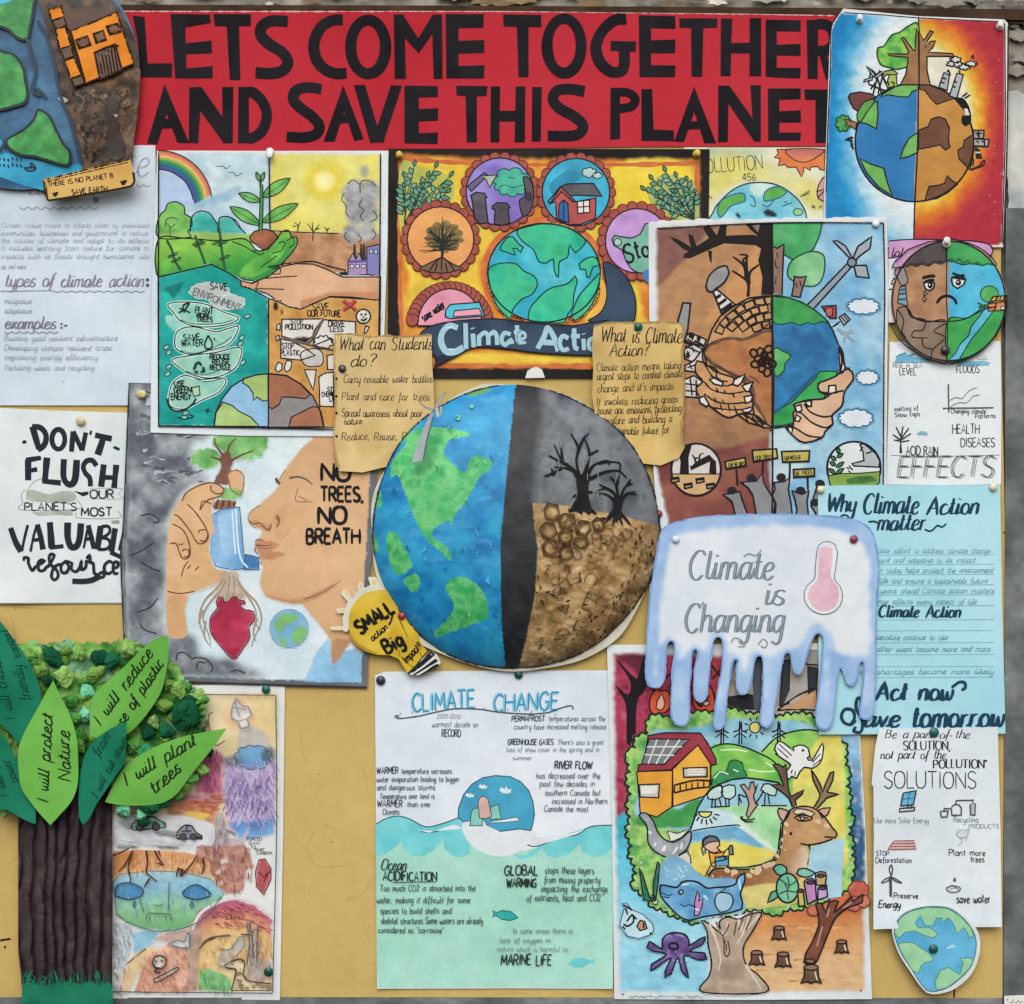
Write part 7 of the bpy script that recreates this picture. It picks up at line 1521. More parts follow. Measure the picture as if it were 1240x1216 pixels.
for x_, y_, s_ in ((778, 510, 1), (680, 620, 1.05), (796, 628, 1.1), (1055, 570, .95), (920, 692, 1.35)):
    a.f([(x_ - 22 * s_, y_ - 20 * s_), (x_ + 22 * s_, y_ - 22 * s_), (x_ + 24 * s_, y_ + 8 * s_), (x_ + 34 * s_, y_ + 30 * s_), (x_ + 14 * s_, y_ + 24 * s_), (x_, y_ + 30 * s_), (x_ - 14 * s_, y_ + 24 * s_), (x_ - 34 * s_, y_ + 30 * s_), (x_ - 22 * s_, y_ + 6 * s_)], N(6, 3, '#5a4234', '#6d5242'), out=(1.3, INK)); a.e(x_, y_ - 22 * s_, 23 * s_, 9 * s_, '#8a6c54', out=(1.2, INK)); a.l([(x_ + 12 * s_, y_ - 8 * s_), (x_ + 20 * s_, y_ + 20 * s_)], 1.2, '#cfc0ae')
for cx_, cy_, r_ in ((1130, 320, 44), (1110, 380, 36), (930, 410, 26), (1150, 370, 30)): a.f(cloud(cx_, cy_, r_, r_ * .9, 7, .06, 3), N(8, 3, '#a3503f', '#b86450', '#c07a60'), out=(1, '#6d3a30'), sm=1)
a.f("895,605 930,540 955,470 950,420 940,380 965,378 985,420 1000,375 1040,370 1020,420 1080,370 1100,350 1105,370 1150,340 1145,375 1080,400 1030,440 1000,500 960,600 935,645 890,635", N(8, 3, '#6a4034', '#7b4d3e'), out=(1.4, INK), sm=1, var=.1); a.e(912, 636, 24, 11, '#8a6854', out=(1.2, INK)); a.l("970,480 945,570|1000,400 990,440|1060,400 1100,375", 1.2, '#b08a76')
a.e(1140, 764, 4, c=INK); a.e(88, 780, 4, c=INK)
a = t.part('lettering')
a.l([(112 + k * 6, 790 + 4 * math.sin(k * 2.1) + 3 * math.sin(k * .7)) for k in range(57) if k % 11 < 8], .5, '#8b97a0', jit=.9)
t.done()

# ------------------------------------------------------------------ lighthouse and cars drawing
LQ, LR = (0, 740, 3.444), (0, 940, 3.444)
tile(0, 0, 1)
t, a = sheet('poster', 'pencil drawing of cars, a weeping green earth and a purple sky behind the paper tree', 'poster',
             [(132, 832), (330, 828), (345, 832), (343, 1000), (339, 1211), (136, 1209)], N(60, 4, '#c9d0d0', '#d4d8d6'), 2.0, amp=.6, seed=43, group='posters')
a = t.part('painted_background', 'paper').canvas(1.3, 2, .08, .92)
tile(*LQ)
a.f("470,345 1160,345 1150,900 470,900", N(26, 3, '#d6c088', '#dbca9c', '#d9cfae'), var=.06)
a.f("930,440 960,390 1000,365 1050,420 1075,500 980,510", R(1010, 430, 90, '#d9a07a', '#dbc49a'), sm=1, var=.06)
a.f("930,640 1150,600 1145,890 1060,930 960,920 930,780", N(10, 3, '#9f8fc0', '#b3a5cc', '#a598c4', o=4), var=.12, vs=4)
for _ in range(60): x_, y_ = random.uniform(935, 1130), random.uniform(670, 860); a.l([(x_, y_), (x_ - random.uniform(5, 25), y_ + random.uniform(20, 60))], random.uniform(.7, 2), random.choice(['#8b7bb0', '#bdb2d6', '#77698f', '#c9c0dc']), taper=.6)
a.f("960,880 1145,860 1142,930 1000,960", N(10, 3, '#4f86c0', '#6d9ccc'), var=.1)
a.f("1000,500 1060,480 1110,520 1120,570 1000,580", '#bcbab4', sm=1, var=.08); a.f(cloud(1055, 610, 75, 48, 9, .1, 3), N(10, 3, '#4f93c4', '#6aa6ce'), sm=1, out=(.7, '#3a5a70')); a.f(cloud(970, 625, 42, 22, 7, .12, 4), N(6, 3, '#5a6670', '#7d878c'), sm=1); a.f(cloud(1120, 600, 30, 34, 7, .12, 5), N(6, 3, '#4d5a66', '#6a7680'), sm=1)
a.f("985,362 1010,395 1035,400 1050,435 1030,450 1040,480 1005,490 990,460 965,445 968,400", '#d3d4d4', out=(.8, '#8b8c90'), var=.04); a.l("985,362 985,400 1000,440|968,400 1030,410|990,460 1030,450", .7, '#8b8c90')
a.f("800,560 930,600 920,760 820,760", N(10, 3, '#a84a78', '#bd6a90', '#a9506e'), var=.12); a.f("700,780 920,765 900,880 700,860", N(8, 3, '#b9694a', '#c9805e', '#c07454'), var=.15, vs=4)
a.f("700,770 920,760 922,800 705,800", '#b98a9c', var=.1)
a.l("940,540 900,560 880,520 870,440 890,420", .8, '#6a6a60')
a = t.part('car_drawing', 'paper').canvas(.8, .8, .1, .95)
tile(*LR)
a.f("470,175 560,160 700,160 800,170 890,200 890,290 780,300 600,290 470,285", N(20, 3, '#bfc6cb', '#cbd1d4', '#b5bcc2'), sm=0, var=.06); a.f("750,160 860,190 880,160 800,140", '#d3b45c')
a.f("545,215 560,190 590,170 640,168 665,185 688,195 688,215 560,226", N(8, 3, '#6fa89c', '#83b6a8'), out=(1, INK), sm=0); a.e(582, 212, 15, 15, '#4f6f70', out=(1.1, INK)); a.e(650, 211, 15, 15, '#4f6f70', out=(1.1, INK)); a.l("592,175 590,192 655,190|620,170 620,192|685,190 688,205", 1, INK)
a.f("735,250 745,225 770,205 800,208 818,235 842,248 842,262 740,262", N(8, 3, '#8e8aa5', '#a29eb5'), out=(1, INK), sm=0); a.e(763, 252, 13, 12, '#5a5866', out=(1.1, INK)); a.e(806, 252, 13, 12, '#5a5866', out=(1.1, INK)); a.l("755,230 800,228|778,206 778,230", 1, INK); a.e(832, 256, 14, 8, '#34343a')
a.f("640,230 700,225 735,235 735,250 700,252 650,245", '#a3a7ab', sm=1, var=.15); a.f("520,205 545,195 555,215 530,222", '#9fa3a8', var=.15)
for q in ("690,140 760,150 780,160 720,158", "480,295 570,290 575,300 500,306", "650,290 740,292 750,305 670,306", "480,160 560,150 580,155 500,166", "850,172 880,182 890,198 862,185", "940,215 985,240 980,255 942,230"): a.f(q, N(5, 3, '#6d6a66', '#8a8782'), var=.2)
a = t.part('earth_drawing', 'paper').canvas(1.0, 1.2, .1, .95)
a.f("470,320 560,305 720,312 850,330 940,400 930,470 850,520 470,480", G(650, 310, 660, 450, '#c48850', '#d0a070', '#d3b898'), var=.12, vs=6)
a.f("470,345 480,310 600,318 470,420", '#b9824f', var=.1)
a.f("472,440 500,410 620,395 760,400 880,430 935,485 900,550 840,600 760,635 680,645 600,635 530,610 485,570", G(700, 400, 702, 640, '#96bfcc', '#7fb5cf', '#86bba6', '#79b27f', '#5f9f68'), sm=0, out=(.9, '#6a8a80'), var=.08, vs=6)
for s_ in ("555,310 520,370 495,400", "550,320 535,380 545,430 540,445", "610,310 615,360 610,400 630,420 655,440|625,425 600,465", "645,310 665,350 680,370 650,360", "660,310 670,335", "745,380 735,420|760,385 755,415 800,365 820,330|740,385 770,395", "845,340 850,380 840,410", "470,330 500,320 540,300"): a.l(s_, 1.8, '#5a3a2a', taper=.4)
a.f("478,490 490,455 540,445 595,470 590,500 540,512 500,510", N(6, 3, '#3f7fae', '#5590ba'), sm=1, out=(.9, '#2f5f86')); a.f("760,490 790,460 830,455 880,490 850,512 800,512", N(6, 3, '#3f7fae', '#5590ba'), sm=1, out=(.9, '#2f5f86'))
a.l("480,500 540,515 595,498|765,500 820,515 878,500", 1.4, '#2f4f66'); a.f("560,518 568,535 562,550 555,540", '#5a86a0', out=(1, '#2a4a5c')); a.f("800,520 808,540 800,552 792,540", '#5a86a0', out=(1, '#2a4a5c')); a.l("640,535 660,540 680,532|610,600 615,575 660,572 710,578 712,605|600,570 590,540 580,500|705,440 702,560|625,580 625,610|690,582 695,610", .8, '#4a7a70')
a = t.part('brown_creature', 'paper').canvas(.9, 1.4, .1, .92)
a.f("890,280 960,270 1010,275 1040,310 1060,380 1030,390 1020,440 1000,490 940,490 905,450 870,380 890,330 810,360 820,290 880,288", N(8, 3, '#94645a', '#a87568', '#b58476'), sm=0, var=.15, vs=5); a.f("895,160 935,150 950,260 1000,260 1050,200 1010,290 900,290", N(8, 3, '#a39aa0', '#b5aab0'), var=.1)
for q in ("915,350 945,335 948,358 920,365", "900,395 935,380 930,398 900,408", "915,445 938,425 932,450 915,455"): a.f(q, '#d3cfc8', var=.04)
a.f("1065,400 1080,350 1105,345 1130,385 1130,430 1100,495 1070,460", N(6, 3, '#9c2f38', '#ad4148'), out=(.9, '#5a2428'), sm=0); a.l("1080,400 1100,420 1120,400 1100,440", .9, '#5a2428')
for k, (s_, x_, y_, x1) in enumerate((("FORCED", 1030, 268, 1092), ("TO EAT", 1035, 286, 1082), ("TO", 1045, 302, 1066), ("BABY", 1066, 312, 1102), ("CARBON", 1070, 326, 1134))): a.t(s_, x_, y_, 12, .6, '#5a5650', x1=x1)
a = t.part('desert_drawing', 'paper').canvas(1.0, 1.6, .1, .92)
a.f("470,600 540,625 550,660 530,760 500,830 495,900 470,900", N(8, 3, '#a9b5bf', '#c3cbd0', '#8f9ca8'), var=.12, vs=4); a.f("555,650 670,645 620,720 560,740", N(8, 3, '#6fa8c4', '#8bbad0'), var=.1)
a.f("500,830 560,740 650,700 640,740 570,830 540,900 498,900", N(8, 3, '#c9ae82', '#d6c29c'), var=.1); a.f("560,900 590,800 640,730 700,700 775,715 800,760 790,900", N(10, 3, '#bd8468', '#cb9c82', '#d6b59e'), var=.12, vs=5); a.f("640,680 700,650 790,640 790,690 720,700", '#b59a8e', var=.12)
for k in range(10): a.l([(520 + k * 9, 790 - k * 8), (535 + k * 8, 780 - k * 6)], 1.6, '#7a7454', jit=.5)
a.f("705,700 740,685 770,690 780,655 790,660 790,715 750,715", '#c3c9cc', out=(.8, '#70787c')); a.f("635,775 645,755 665,748 688,758 692,780 680,800 662,805 645,798", '#d3d0c6', out=(1, INK), sm=1); a.e(650, 772, 6, 6, '#8d8a82'); a.e(676, 770, 6, 6, '#8d8a82'); a.f("648,798 668,800 665,820 645,815", '#d3d0c6', out=(1, INK)); a.l("650,803 662,805|655,800 655,816", 1.4, INK)
a.l("645,855 700,825 740,800", 3.6, '#c9c5ba'); a.l("640,848 650,860 700,835 742,808 738,798 690,822 645,845", .9, '#5a5650')
a.f("790,640 830,560 900,530 980,512 1060,540 1132,600 1134,896 800,896", R(985, 800, 290, (0, '#d6c592'), (.55, '#d3ad6c'), (.72, '#c98a60'), (.86, '#b05068'), (1, '#9c4468')), var=.1, vs=5)
a.l("800,640 840,568 920,522 985,505 1060,525 1134,578", 4, '#d3d3d0'); a.f("790,640 815,600 850,640 830,760 820,896 780,896", N(8, 3, '#9c8478', '#b09a8c'), var=.12); a.l("830,720 860,690 900,670 960,664|840,700 900,672", 1.6, '#5f5650')
a.t('SUMMER', 938, 598, 16, .9, '#5f4030', x1=1020); a.f("830,800 900,810 965,850 965,896 830,896", N(6, 3, '#5fa86c', '#79ba80'), sm=0, var=.12)
a.f("915,720 960,720 1000,670 1020,680 1010,720 940,790 915,790", N(6, 3, '#a9a8a4', '#bdbcb8'), var=.1); a.f("1030,600 1050,600 1070,700 1100,650 1075,770 1130,770 1132,850 1030,850", N(6, 3, '#9a8e8a', '#ada29c'), var=.12); a.l("1005,660 1055,662|1040,610 1045,640", 1.4, '#7a4a40')
a.f("935,790 960,775 1000,762 1020,780 1015,830 1040,855 1130,865 1130,894 965,894 985,810 945,800", '#d8ccae', out=(.9, '#6a604e'), sm=0)
for k in range(22): a.e(random.uniform(975, 1115), random.uniform(865, 890) if k % 3 else random.uniform(800, 860) - 0 * k, 5, 4, '#9c8660') if k % 3 else a.e(random.uniform(985, 1010), random.uniform(800, 860), 5, 4, '#9c8660')
a.l("940,798 955,800|965,782 972,786", 1.1, INK)
def hatch(poly, n, cols, ang, L0, L1, w=(.6, 1.5)):
    q_ = P(poly); x0, y0 = q_.min(0); x1, y1 = q_.max(0)
    xs, ys = np.array([random.uniform(x0, x1) for _ in range(n)]), np.array([random.uniform(y0, y1) for _ in range(n)])
    for x_, y_ in zip(xs[m_ := inside(xs, ys, q_)], ys[m_]):
        t_ = math.radians(ang + random.uniform(-14, 14)); l_ = random.uniform(L0, L1)
        a.l([(x_, y_), (x_ + l_ * .5 * math.cos(t_), y_ + l_ * .5 * math.sin(t_)), (x_ + l_ * math.cos(t_), y_ + l_ * math.sin(t_))], random.uniform(*w) / 1.28, random.choice(cols), px=True, taper=.5, jit=.5)
a = t.part('pencil_hatching', 'paper')
hatch("930,-80 1145,-80 1145,180 1040,200 935,120", 210, ['#968aba', '#a99dcb', '#bdb2d6', '#8c80b0', '#cbc3dc'], 62, 5, 14, (.6, 1.2))
hatch("470,315 560,308 720,312 850,335 920,390 700,390 480,400", 110, ['#b87545', '#cb956a', '#c08350', '#d6ad88'], 86, 4, 11)
hatch("470,440 900,430 920,500 800,620 600,630 490,570", 60, ['#7fb8d0', '#93c3cf', '#6fa9c4', '#a4cdb8', '#6fb27f'], 84, 5, 12, (.5, 1.1))
hatch("890,280 1040,290 1050,400 1000,480 920,470 870,380", 90, ['#86574a', '#a06c5c', '#b58272'], 75, 4, 10)
hatch("820,290 890,290 900,350 820,355", 26, ['#8d5a4a', '#a8786a'], 84, 4, 9)
hatch("840,570 980,515 1130,590 1130,650 900,640", 90, ['#a24a62', '#b8606c', '#c98a5c', '#8f3c58'], 20, 5, 12)
hatch("840,660 1130,650 1130,760 830,800", 70, ['#c9a05e', '#d6b47c', '#b58a52'], 80, 5, 12)
hatch("580,740 780,700 790,890 570,890", 100, ['#b3735a', '#c58f76', '#cfa088'], 70, 4, 12)
hatch("700,85 920,70 900,150 720,130", 70, ['#a65a3e', '#c2795c', '#b56a4c'], 8, 6, 16)
hatch("800,-130 930,-110 920,60 820,60", 70, ['#9c3f6c', '#b55c88', '#c07a9c', '#8a3560'], 80, 5, 13)
hatch("470,600 545,620 530,770 495,890 470,890", 60, ['#8d9aa6', '#b5c0c8', '#75838f', '#cdd5d9'], 75, 6, 14)
hatch("890,160 940,150 960,260 900,290", 40, ['#948a90', '#aaa0a6', '#837a80'], 95, 6, 14)
hatch("1030,610 1075,610 1130,780 1130,850 1030,850", 70, ['#968b86', '#aaa09a', '#bbb2ac'], 86, 6, 16)
hatch("830,810 965,850 965,895 830,895", 40, ['#4a945a', '#69ab72', '#86bb8a'], 80, 4, 9)
hatch("640,225 735,230 735,252 650,248", 24, ['#84888c', '#9a9ea2'], 0, 5, 12); hatch("470,190 560,170 560,200 470,230", 24, ['#9a9fa4', '#b0b5ba'], 0, 6, 14); hatch("480,265 640,260 800,290 480,290", 30, ['#a5abb0', '#bcc2c6'], 5, 8, 18)
hatch("940,600 1140,600 1140,640 940,640" if False else "700,-110 780,-120 790,-60 700,-40", 20, ['#a98b4e', '#c2a866'], 60, 5, 10)
a = t.part('pen_outlines', 'ink'); tile(*LR); PN = '#3d3a3a'
a.l("635,775 645,755 665,748 688,758 692,780 680,800 668,802 665,820 645,815 648,798 635,775|650,803 664,805|655,802 655,816", 1.0, PN); a.e(650, 773, 6, 6, '#6d6a64'); a.e(676, 771, 6, 6, '#6d6a64')
a.l("640,848 650,860 700,835 742,808 738,798 690,822 645,845 640,848|935,790 960,775 1000,762 1020,780 1015,830 1040,855 1130,865|945,800 985,810 965,894|940,798 955,800|963,782 972,785", .9, PN)
for k in range(20): xx_, yy_ = random.uniform(972, 1010) if k < 9 else random.uniform(1000, 1120), random.uniform(815, 885) if k < 9 else random.uniform(868, 888); a.l(circle(xx_, yy_, 5, 4, 8), .7, '#8a7550', closed=True)
a.l("545,215 560,190 590,170 640,168 665,185 688,195 688,215|592,175 590,192 655,190|620,170 620,192|735,250 745,225 770,205 800,208 818,235 842,248|755,230 800,228|778,206 778,230", .9, PN)
for x_, y_ in ((582, 212), (650, 211), (763, 252), (806, 252)): a.e(x_, y_, 13, 13, '#4a4a50', out=(.7, PN))
for s_ in ("555,310 520,370 495,400", "550,320 535,380 545,430 540,445", "610,310 615,360 610,400 630,420 655,440|625,425 600,465", "645,310 665,350 680,370 650,360", "745,380 735,420|760,385 755,415 800,365 820,330|740,385 770,395", "845,340 850,380 840,410"): a.l(s_, 1.3, '#4d3224', taper=.4)
a.l("478,490 490,455 540,445 595,470 590,500|480,500 540,515 595,498|760,490 790,460 830,455 880,490|765,500 820,515 878,500", 1.0, '#2f4f66'); a.l("640,535 660,540 680,532|610,600 615,575 660,572 710,578 712,605|600,570 590,540 580,500|705,440 702,560|480,575 540,612 640,645 760,636 850,590 925,500", .8, '#47706a')
a.l("700,700 740,685 770,690 780,655 792,662 790,715 750,716 715,708|915,720 960,720 1000,670 1020,682 1010,720 940,790 915,790|1005,672 1055,662", .8, '#70787c'); a.l("840,700 880,672 960,664|1030,610 1040,700 1030,780|1075,620 1070,770|1050,640 1055,760", 1.0, '#6a5f5a')
tile(*LQ); a.l("985,362 1010,395 1035,400 1050,435 1030,450 1040,480 1005,490 990,460 965,445 968,400 985,362|985,370 985,400 1000,440|968,402 1030,410", .8, '#8b8c90')
for k in range(40): x_, y_ = random.uniform(940, 1120), random.uniform(670, 840); a.l([(x_, y_), (x_ - random.uniform(4, 10), y_ + random.uniform(14, 40))], .8, '#6f639a', taper=.6)
tile(0, 0, 1); a.l("334,842 335,1000 330,1202|334,842 230,841|137,1201 330,1203", .8, '#4a4c4e')
t.done()
# ------------------------------------------------------------------ the big papier-mache globe
tile(400, 450, 2.952)
GX, GY, GRX, GRY = 624.0, 639.0, 175.0, 173.0
def dome(x, y):
    ang = np.arctan2(y - GY, x - GX)
    wob = .992 + .008 * np.sin(3 * ang + 1) + .004 * np.sin(7 * ang)
    r = np.clip(np.hypot((x - GX) / GRX, (y - GY) / GRY) / wob, 0, 1)
    h = 46 * (1 - r ** 2.4) ** .75
    yb = np.interp(x, [645, 795], [609, 635])
    dry = np.clip((y - yb) / 10, 0, 1) * np.clip((x - np.interp(y, [609, 700, 812], [648, 649, 630])) / 8, 0, 1)
    rough = 2.2 * np.abs(fbm(x, y, 17, 4, 3) - .5) * 2 + 2.4 * np.abs(noise(x + .4 * y, y - .3 * x, 9, 6) - .5)
    land = 0
    smooth_ = 2.2 * (fbm(x, y, 34, 8, 3) - .5)
    return h + dry * rough * 1.15 + (1 - dry) * smooth_
g = Thing('papier_mache_globe', 'big raised papier-mache globe, half blue and green, half burnt grey and cracked brown', 'globe', (GX, GY + GRY), 9, dome)
a = g.part('backing', 'paper', label='pale paper backing showing round the rim')
def flat_ring(pts, z):
    p = P(pts); q = catmull(p, True, 5); n = len(q)
    c0 = np.array([[GX, GY]]); x = np.concatenate([q[:, 0], c0[:, 0]]); y = np.concatenate([q[:, 1], c0[:, 1]])
    V = to_world(x, y, np.full(n + 1, z)); ar = (q[:, 0] * np.roll(q[:, 1], -1) - np.roll(q[:, 0], -1) * q[:, 1]).sum()
    F = [((i, (i + 1) % n, n) if ar < 0 else ((i + 1) % n, i, n)) for i in range(n)]
    C = col('#c3c3b4')[None] * (1 + .25 * (fbm(x, y, 12, 4, 3) - .5))[:, None]
    a.raw(V, F, C)
flat_ring("560,44 480,70 380,130 300,200 160,420 150,600 170,750 240,880 300,960 400,1010 520,1052 640,1072 760,1062 900,1030 1020,960 1085,870 1140,740 1168,560 1120,360 1040,230 900,110 760,60 660,52", 8.2)

PG = lambda s_: P(s_)
L_ = {k: PG(v) for k, v in dict(
    am="330,200 440,205 500,225 430,245 408,275 410,300 440,330 480,360 500,310 520,298 580,322 575,345 530,380 500,440 470,480 440,520 435,555 425,530 400,545 370,560 362,590 400,615 432,650 428,675 385,635 345,600 300,520 262,420 240,370 215,380 222,320 260,270 300,215",
    am2="200,585 225,570 250,600 280,660 292,700 240,728 215,690 204,640", am3="262,745 300,722 322,745 310,785 290,788 268,765", afr="410,770 440,738 480,735 530,765 560,820 562,880 520,900 450,925 380,950 370,935 430,870 440,830",
    t1="505,70 560,58 580,65 530,85 495,90", i1="160,440 178,425 182,485 168,490", i2="150,570 165,600 175,650 160,640", i4="330,215 300,230 250,255 290,215").items()}
pole = lambda poly, x, y: inside(x, y, catmull(poly, True, 4))
def paint_globe(x, y):
    n1 = (fbm(x, y, 5, 3) - .5) * 2.6; n2 = (fbm(x, y, 6, 7) - .5) * 2.6
    xx, yy = x + n1, y + n2
    C = N(20, 3, '#0e6ba6', '#147fb8', '#2090c2', '#2b9ac6', o=4)(x, y)
    wsp = np.clip((fbm(x * .5, y * 1.3, 14, 12, 4) - .56) * 5, 0, 1)[:, None]; C = C * (1 - wsp * .45) + col('#4aa6d0') * wsp * .45
    for k, p_ in L_.items():
        m = pole(p_, xx, yy)
        gr = N(13, 5, '#2c9f58', '#42b066', '#6cc47c', '#3aa860', o=4)(x, y) if k != 't1' else N(10, 5, '#4f8f52', '#6fa864')(x, y)
        if k == 'am':
            lt = np.clip((fbm(x, y, 22, 15, 3) - .42) * 3, 0, 1)[:, None] * np.clip(1 - np.hypot(x - 520, (y - 575) * .8) / 60, 0, 1)[:, None]
            gr = gr * (1 - lt * .6) + col('#86cf86') * lt * .6
        C[m] = gr[m]
    xl = np.interp(y, [466, 550, 655, 750, 812], [624, 616, 606, 607, 612]) + n1 * .5
    xr = np.interp(y, [466, 500, 550, 615, 665, 720, 770, 812], [655, 657, 650, 645, 651, 648, 638, 628]) + n2 * .6
    bandc = N(16, 9, '#16191d', '#22262a', '#2c3134', o=4)(x, y)
    grey = N(20, 4, '#3e444b', '#555c63', '#6d7479', '#4b5259', o=4)(x, y)
    st = np.clip((fbm(x * .3 + y * .4, y * .7 - x * .5, 12, 31, 3) - .5) * 4, 0, 1)[:, None]; grey = grey * (1 - .25 * st) + col('#7f868b') * .25 * st
    yb = np.interp(x, [645, 680, 740, 797], [609, 612, 622, 636]) + n2 * .35
    tan = N(14, 6, '#84693f', '#a38456', '#b5986a', '#c6aa7c', o=4)(x, y)
    crease = np.clip(1 - np.abs(fbm(x, y, 15, 40, 4) - .5) * 26, 0, 1)[:, None]; tan = tan * (1 - crease * .45) + col('#4f3a22') * crease * .45
    ang = np.arctan2(y - GY, x - GX); rim = np.clip((np.hypot((x - GX) / GRX, (y - GY) / GRY) - .86) / .12, 0, 1) * (fbm(x, y, 7, 9, 3) > .45)
    tan = tan * (1 - .55 * rim[:, None]) + col('#3a2a1c') * .55 * rim[:, None]
    m = x > xl; C[m] = bandc[m]
    # the burnt band fades into the grey sky
    w_ = np.clip((x - xr + 6) / 14, 0, 1)[:, None]; r_ = (x > xl) & (y < yb); C[r_] = (bandc * (1 - w_) + grey * w_)[r_]
    r2 = (x > xr) & (y >= yb); C[r2] = tan[r2]
    return C
# concentric grid
NA, NR = 560, 118
rr = np.linspace(0, 1, NR + 1)[1:] ** .8
th = np.linspace(0, math.tau, NA, endpoint=False)
wob = .992 + .008 * np.sin(3 * -th + 1) + .004 * np.sin(7 * -th)
X = (GX + GRX * rr[:, None] * np.cos(th)[None] * wob[None]).ravel(); Y = (GY - GRY * rr[:, None] * np.sin(th)[None] * wob[None]).ravel()
X = np.append(X, GX); Y = np.append(Y, GY); CC = paint_globe(X, Y)
F = []
for j in range(NR - 1):
    for i in range(NA):
        k, k2 = j * NA + i, j * NA + (i + 1) % NA
        F.append((k, k + NA, k2 + NA, k2))
for i in range(NA): F.append((i, (i + 1) % NA, len(X) - 1))
H = g.h + dome(X, Y)
W = to_world(X, Y, H)
split = np.interp(Y, [466, 550, 655, 750, 812], [624, 616, 606, 607, 612])
for name, left in (('living_half', True), ('burnt_half', False)):
    p = g.part(name, 'poster_paint')
    FF = [f for f in F if ((X[f[0]] < split[f[0]]) == left)]
    used = sorted({i for f in FF for i in f}); mp = {v: i for i, v in enumerate(used)}
    p.raw(W[used], [tuple(mp[i] for i in f) for f in FF], CC[used])
# rim wall down to the backing
p = g.part('rim', 'poster_paint')
k = (NR - 1) * NA + np.arange(NA)
Wb = to_world(X[k], Y[k], np.full(NA, 2.0)); p.raw(np.concatenate([W[k], Wb]), [(i, NA + i, NA + (i + 1) % NA, (i + 1) % NA) for i in range(NA)], np.concatenate([CC[k], CC[k] * .8]))
edge = np.stack([X[k], Y[k]], 1); g.z = .9
p.l(edge[:120], 1.1, '#15212b', sm=0, px=True, jit=.9); p.l(edge[150:300], 1.0, '#15212b', sm=0, px=True, jit=.9); p.l(edge[330:540], .8, '#1c1a18', sm=0, px=True, jit=.9)
g.z = .9
for nm, trunk, br in (('dead_tree', "882,372 930,372 924,400 926,450 938,500 925,512 905,500 900,512 880,500 850,502 872,470 884,430", ["895,380 870,350 830,320 800,260|830,320 825,270|850,335 780,300", "890,375 880,320 885,270 860,220|884,290 905,240 925,220", "905,375 920,330 925,285 910,240|922,300 960,280", "915,375 950,330 1030,325 1035,360|960,328 990,320 1000,335", "885,378 860,350 800,340|830,346 780,370 765,372|800,372 790,345", "925,385 980,360 1030,355 1060,380", "865,500 850,490|935,495 950,510|925,430 938,432|880,440 865,450"]),
                    ('dead_tree', "1010,450 1046,450 1042,490 1055,525 1035,520 1025,540 1010,520 985,528 1008,490", ["1025,455 1010,430 960,402|985,415 955,425", "1030,452 1020,400 1000,375|1022,410 1035,370", "1035,455 1050,420 1075,385|1060,405 1082,400", "1040,460 1065,435 1098,440|1070,437 1090,428", "1015,460 990,440 950,432", "1005,520 975,545|1035,520 1045,550|1050,518 1075,550|1015,525 1010,550|985,525 950,530"])):
    p = g.part(nm, 'ink'); g.z += .5
    p.f(trunk, N(6, 3, '#15161a', '#24262a'), sm=1, var=.2, step=3, wob=2)
    for s_ in br: p.l(s_, 2.6, '#16171b', taper=.55, jit=.4, seg=2)
p = g.part('cracked_ground', 'ink'); g.z += .3
r_ = random.Random(5)
for cx_, cy_, rad in ((790, 500, 30), (845, 535, 32), (780, 570, 30), (842, 590, 28), (905, 560, 30), (785, 630, 30), (842, 650, 26), (960, 545, 24), (895, 610, 26)):
    hx = [(cx_ + rad * (1 + r_.uniform(-.12, .12)) * math.cos(q * math.pi / 3 + .2), cy_ + rad * (1 + r_.uniform(-.12, .12)) * math.sin(q * math.pi / 3 + .2)) for q in range(6)]
    p.l(dense(P(hx), True, 3), 1.7, N(6, 3, '#3d2c1b', '#5d4730'), sm=0, closed=True, px=True, jit=.7)
    hx2 = [(cx_ + (x_ - cx_) * .72, cy_ + (y_ - cy_) * .72) for x_, y_ in hx]; p.l(dense(P(hx2), True, 3), .7, '#6d5436', sm=0, closed=True, px=True, jit=.9)
for i in range(190):
    an = r_.uniform(-1.45, .35); rr_ = r_.uniform(.82, .985) if i < 130 else r_.uniform(.3, .9)
    x_, y_ = GX + GRX * rr_ * math.cos(an), GY - GRY * rr_ * math.sin(an)
    if y_ < np.interp(x_, [645, 797], [615, 642]) or x_ < 650: continue
    L0 = r_.uniform(2, 8); t_ = an + math.pi / 2 + r_.uniform(-.5, .5) if i < 130 else r_.uniform(0, 3.1)
    p.l([(x_, y_), (x_ + L0 * .5 * math.cos(t_) + r_.uniform(-1, 1), y_ - L0 * .5 * math.sin(t_)), (x_ + L0 * math.cos(t_), y_ - L0 * math.sin(t_))], r_.uniform(.7, 1.9), r_.choice(['#241a12', '#33251a', '#4a3522', '#1c1511']), px=True, taper=.6, jit=.5, seg=2)
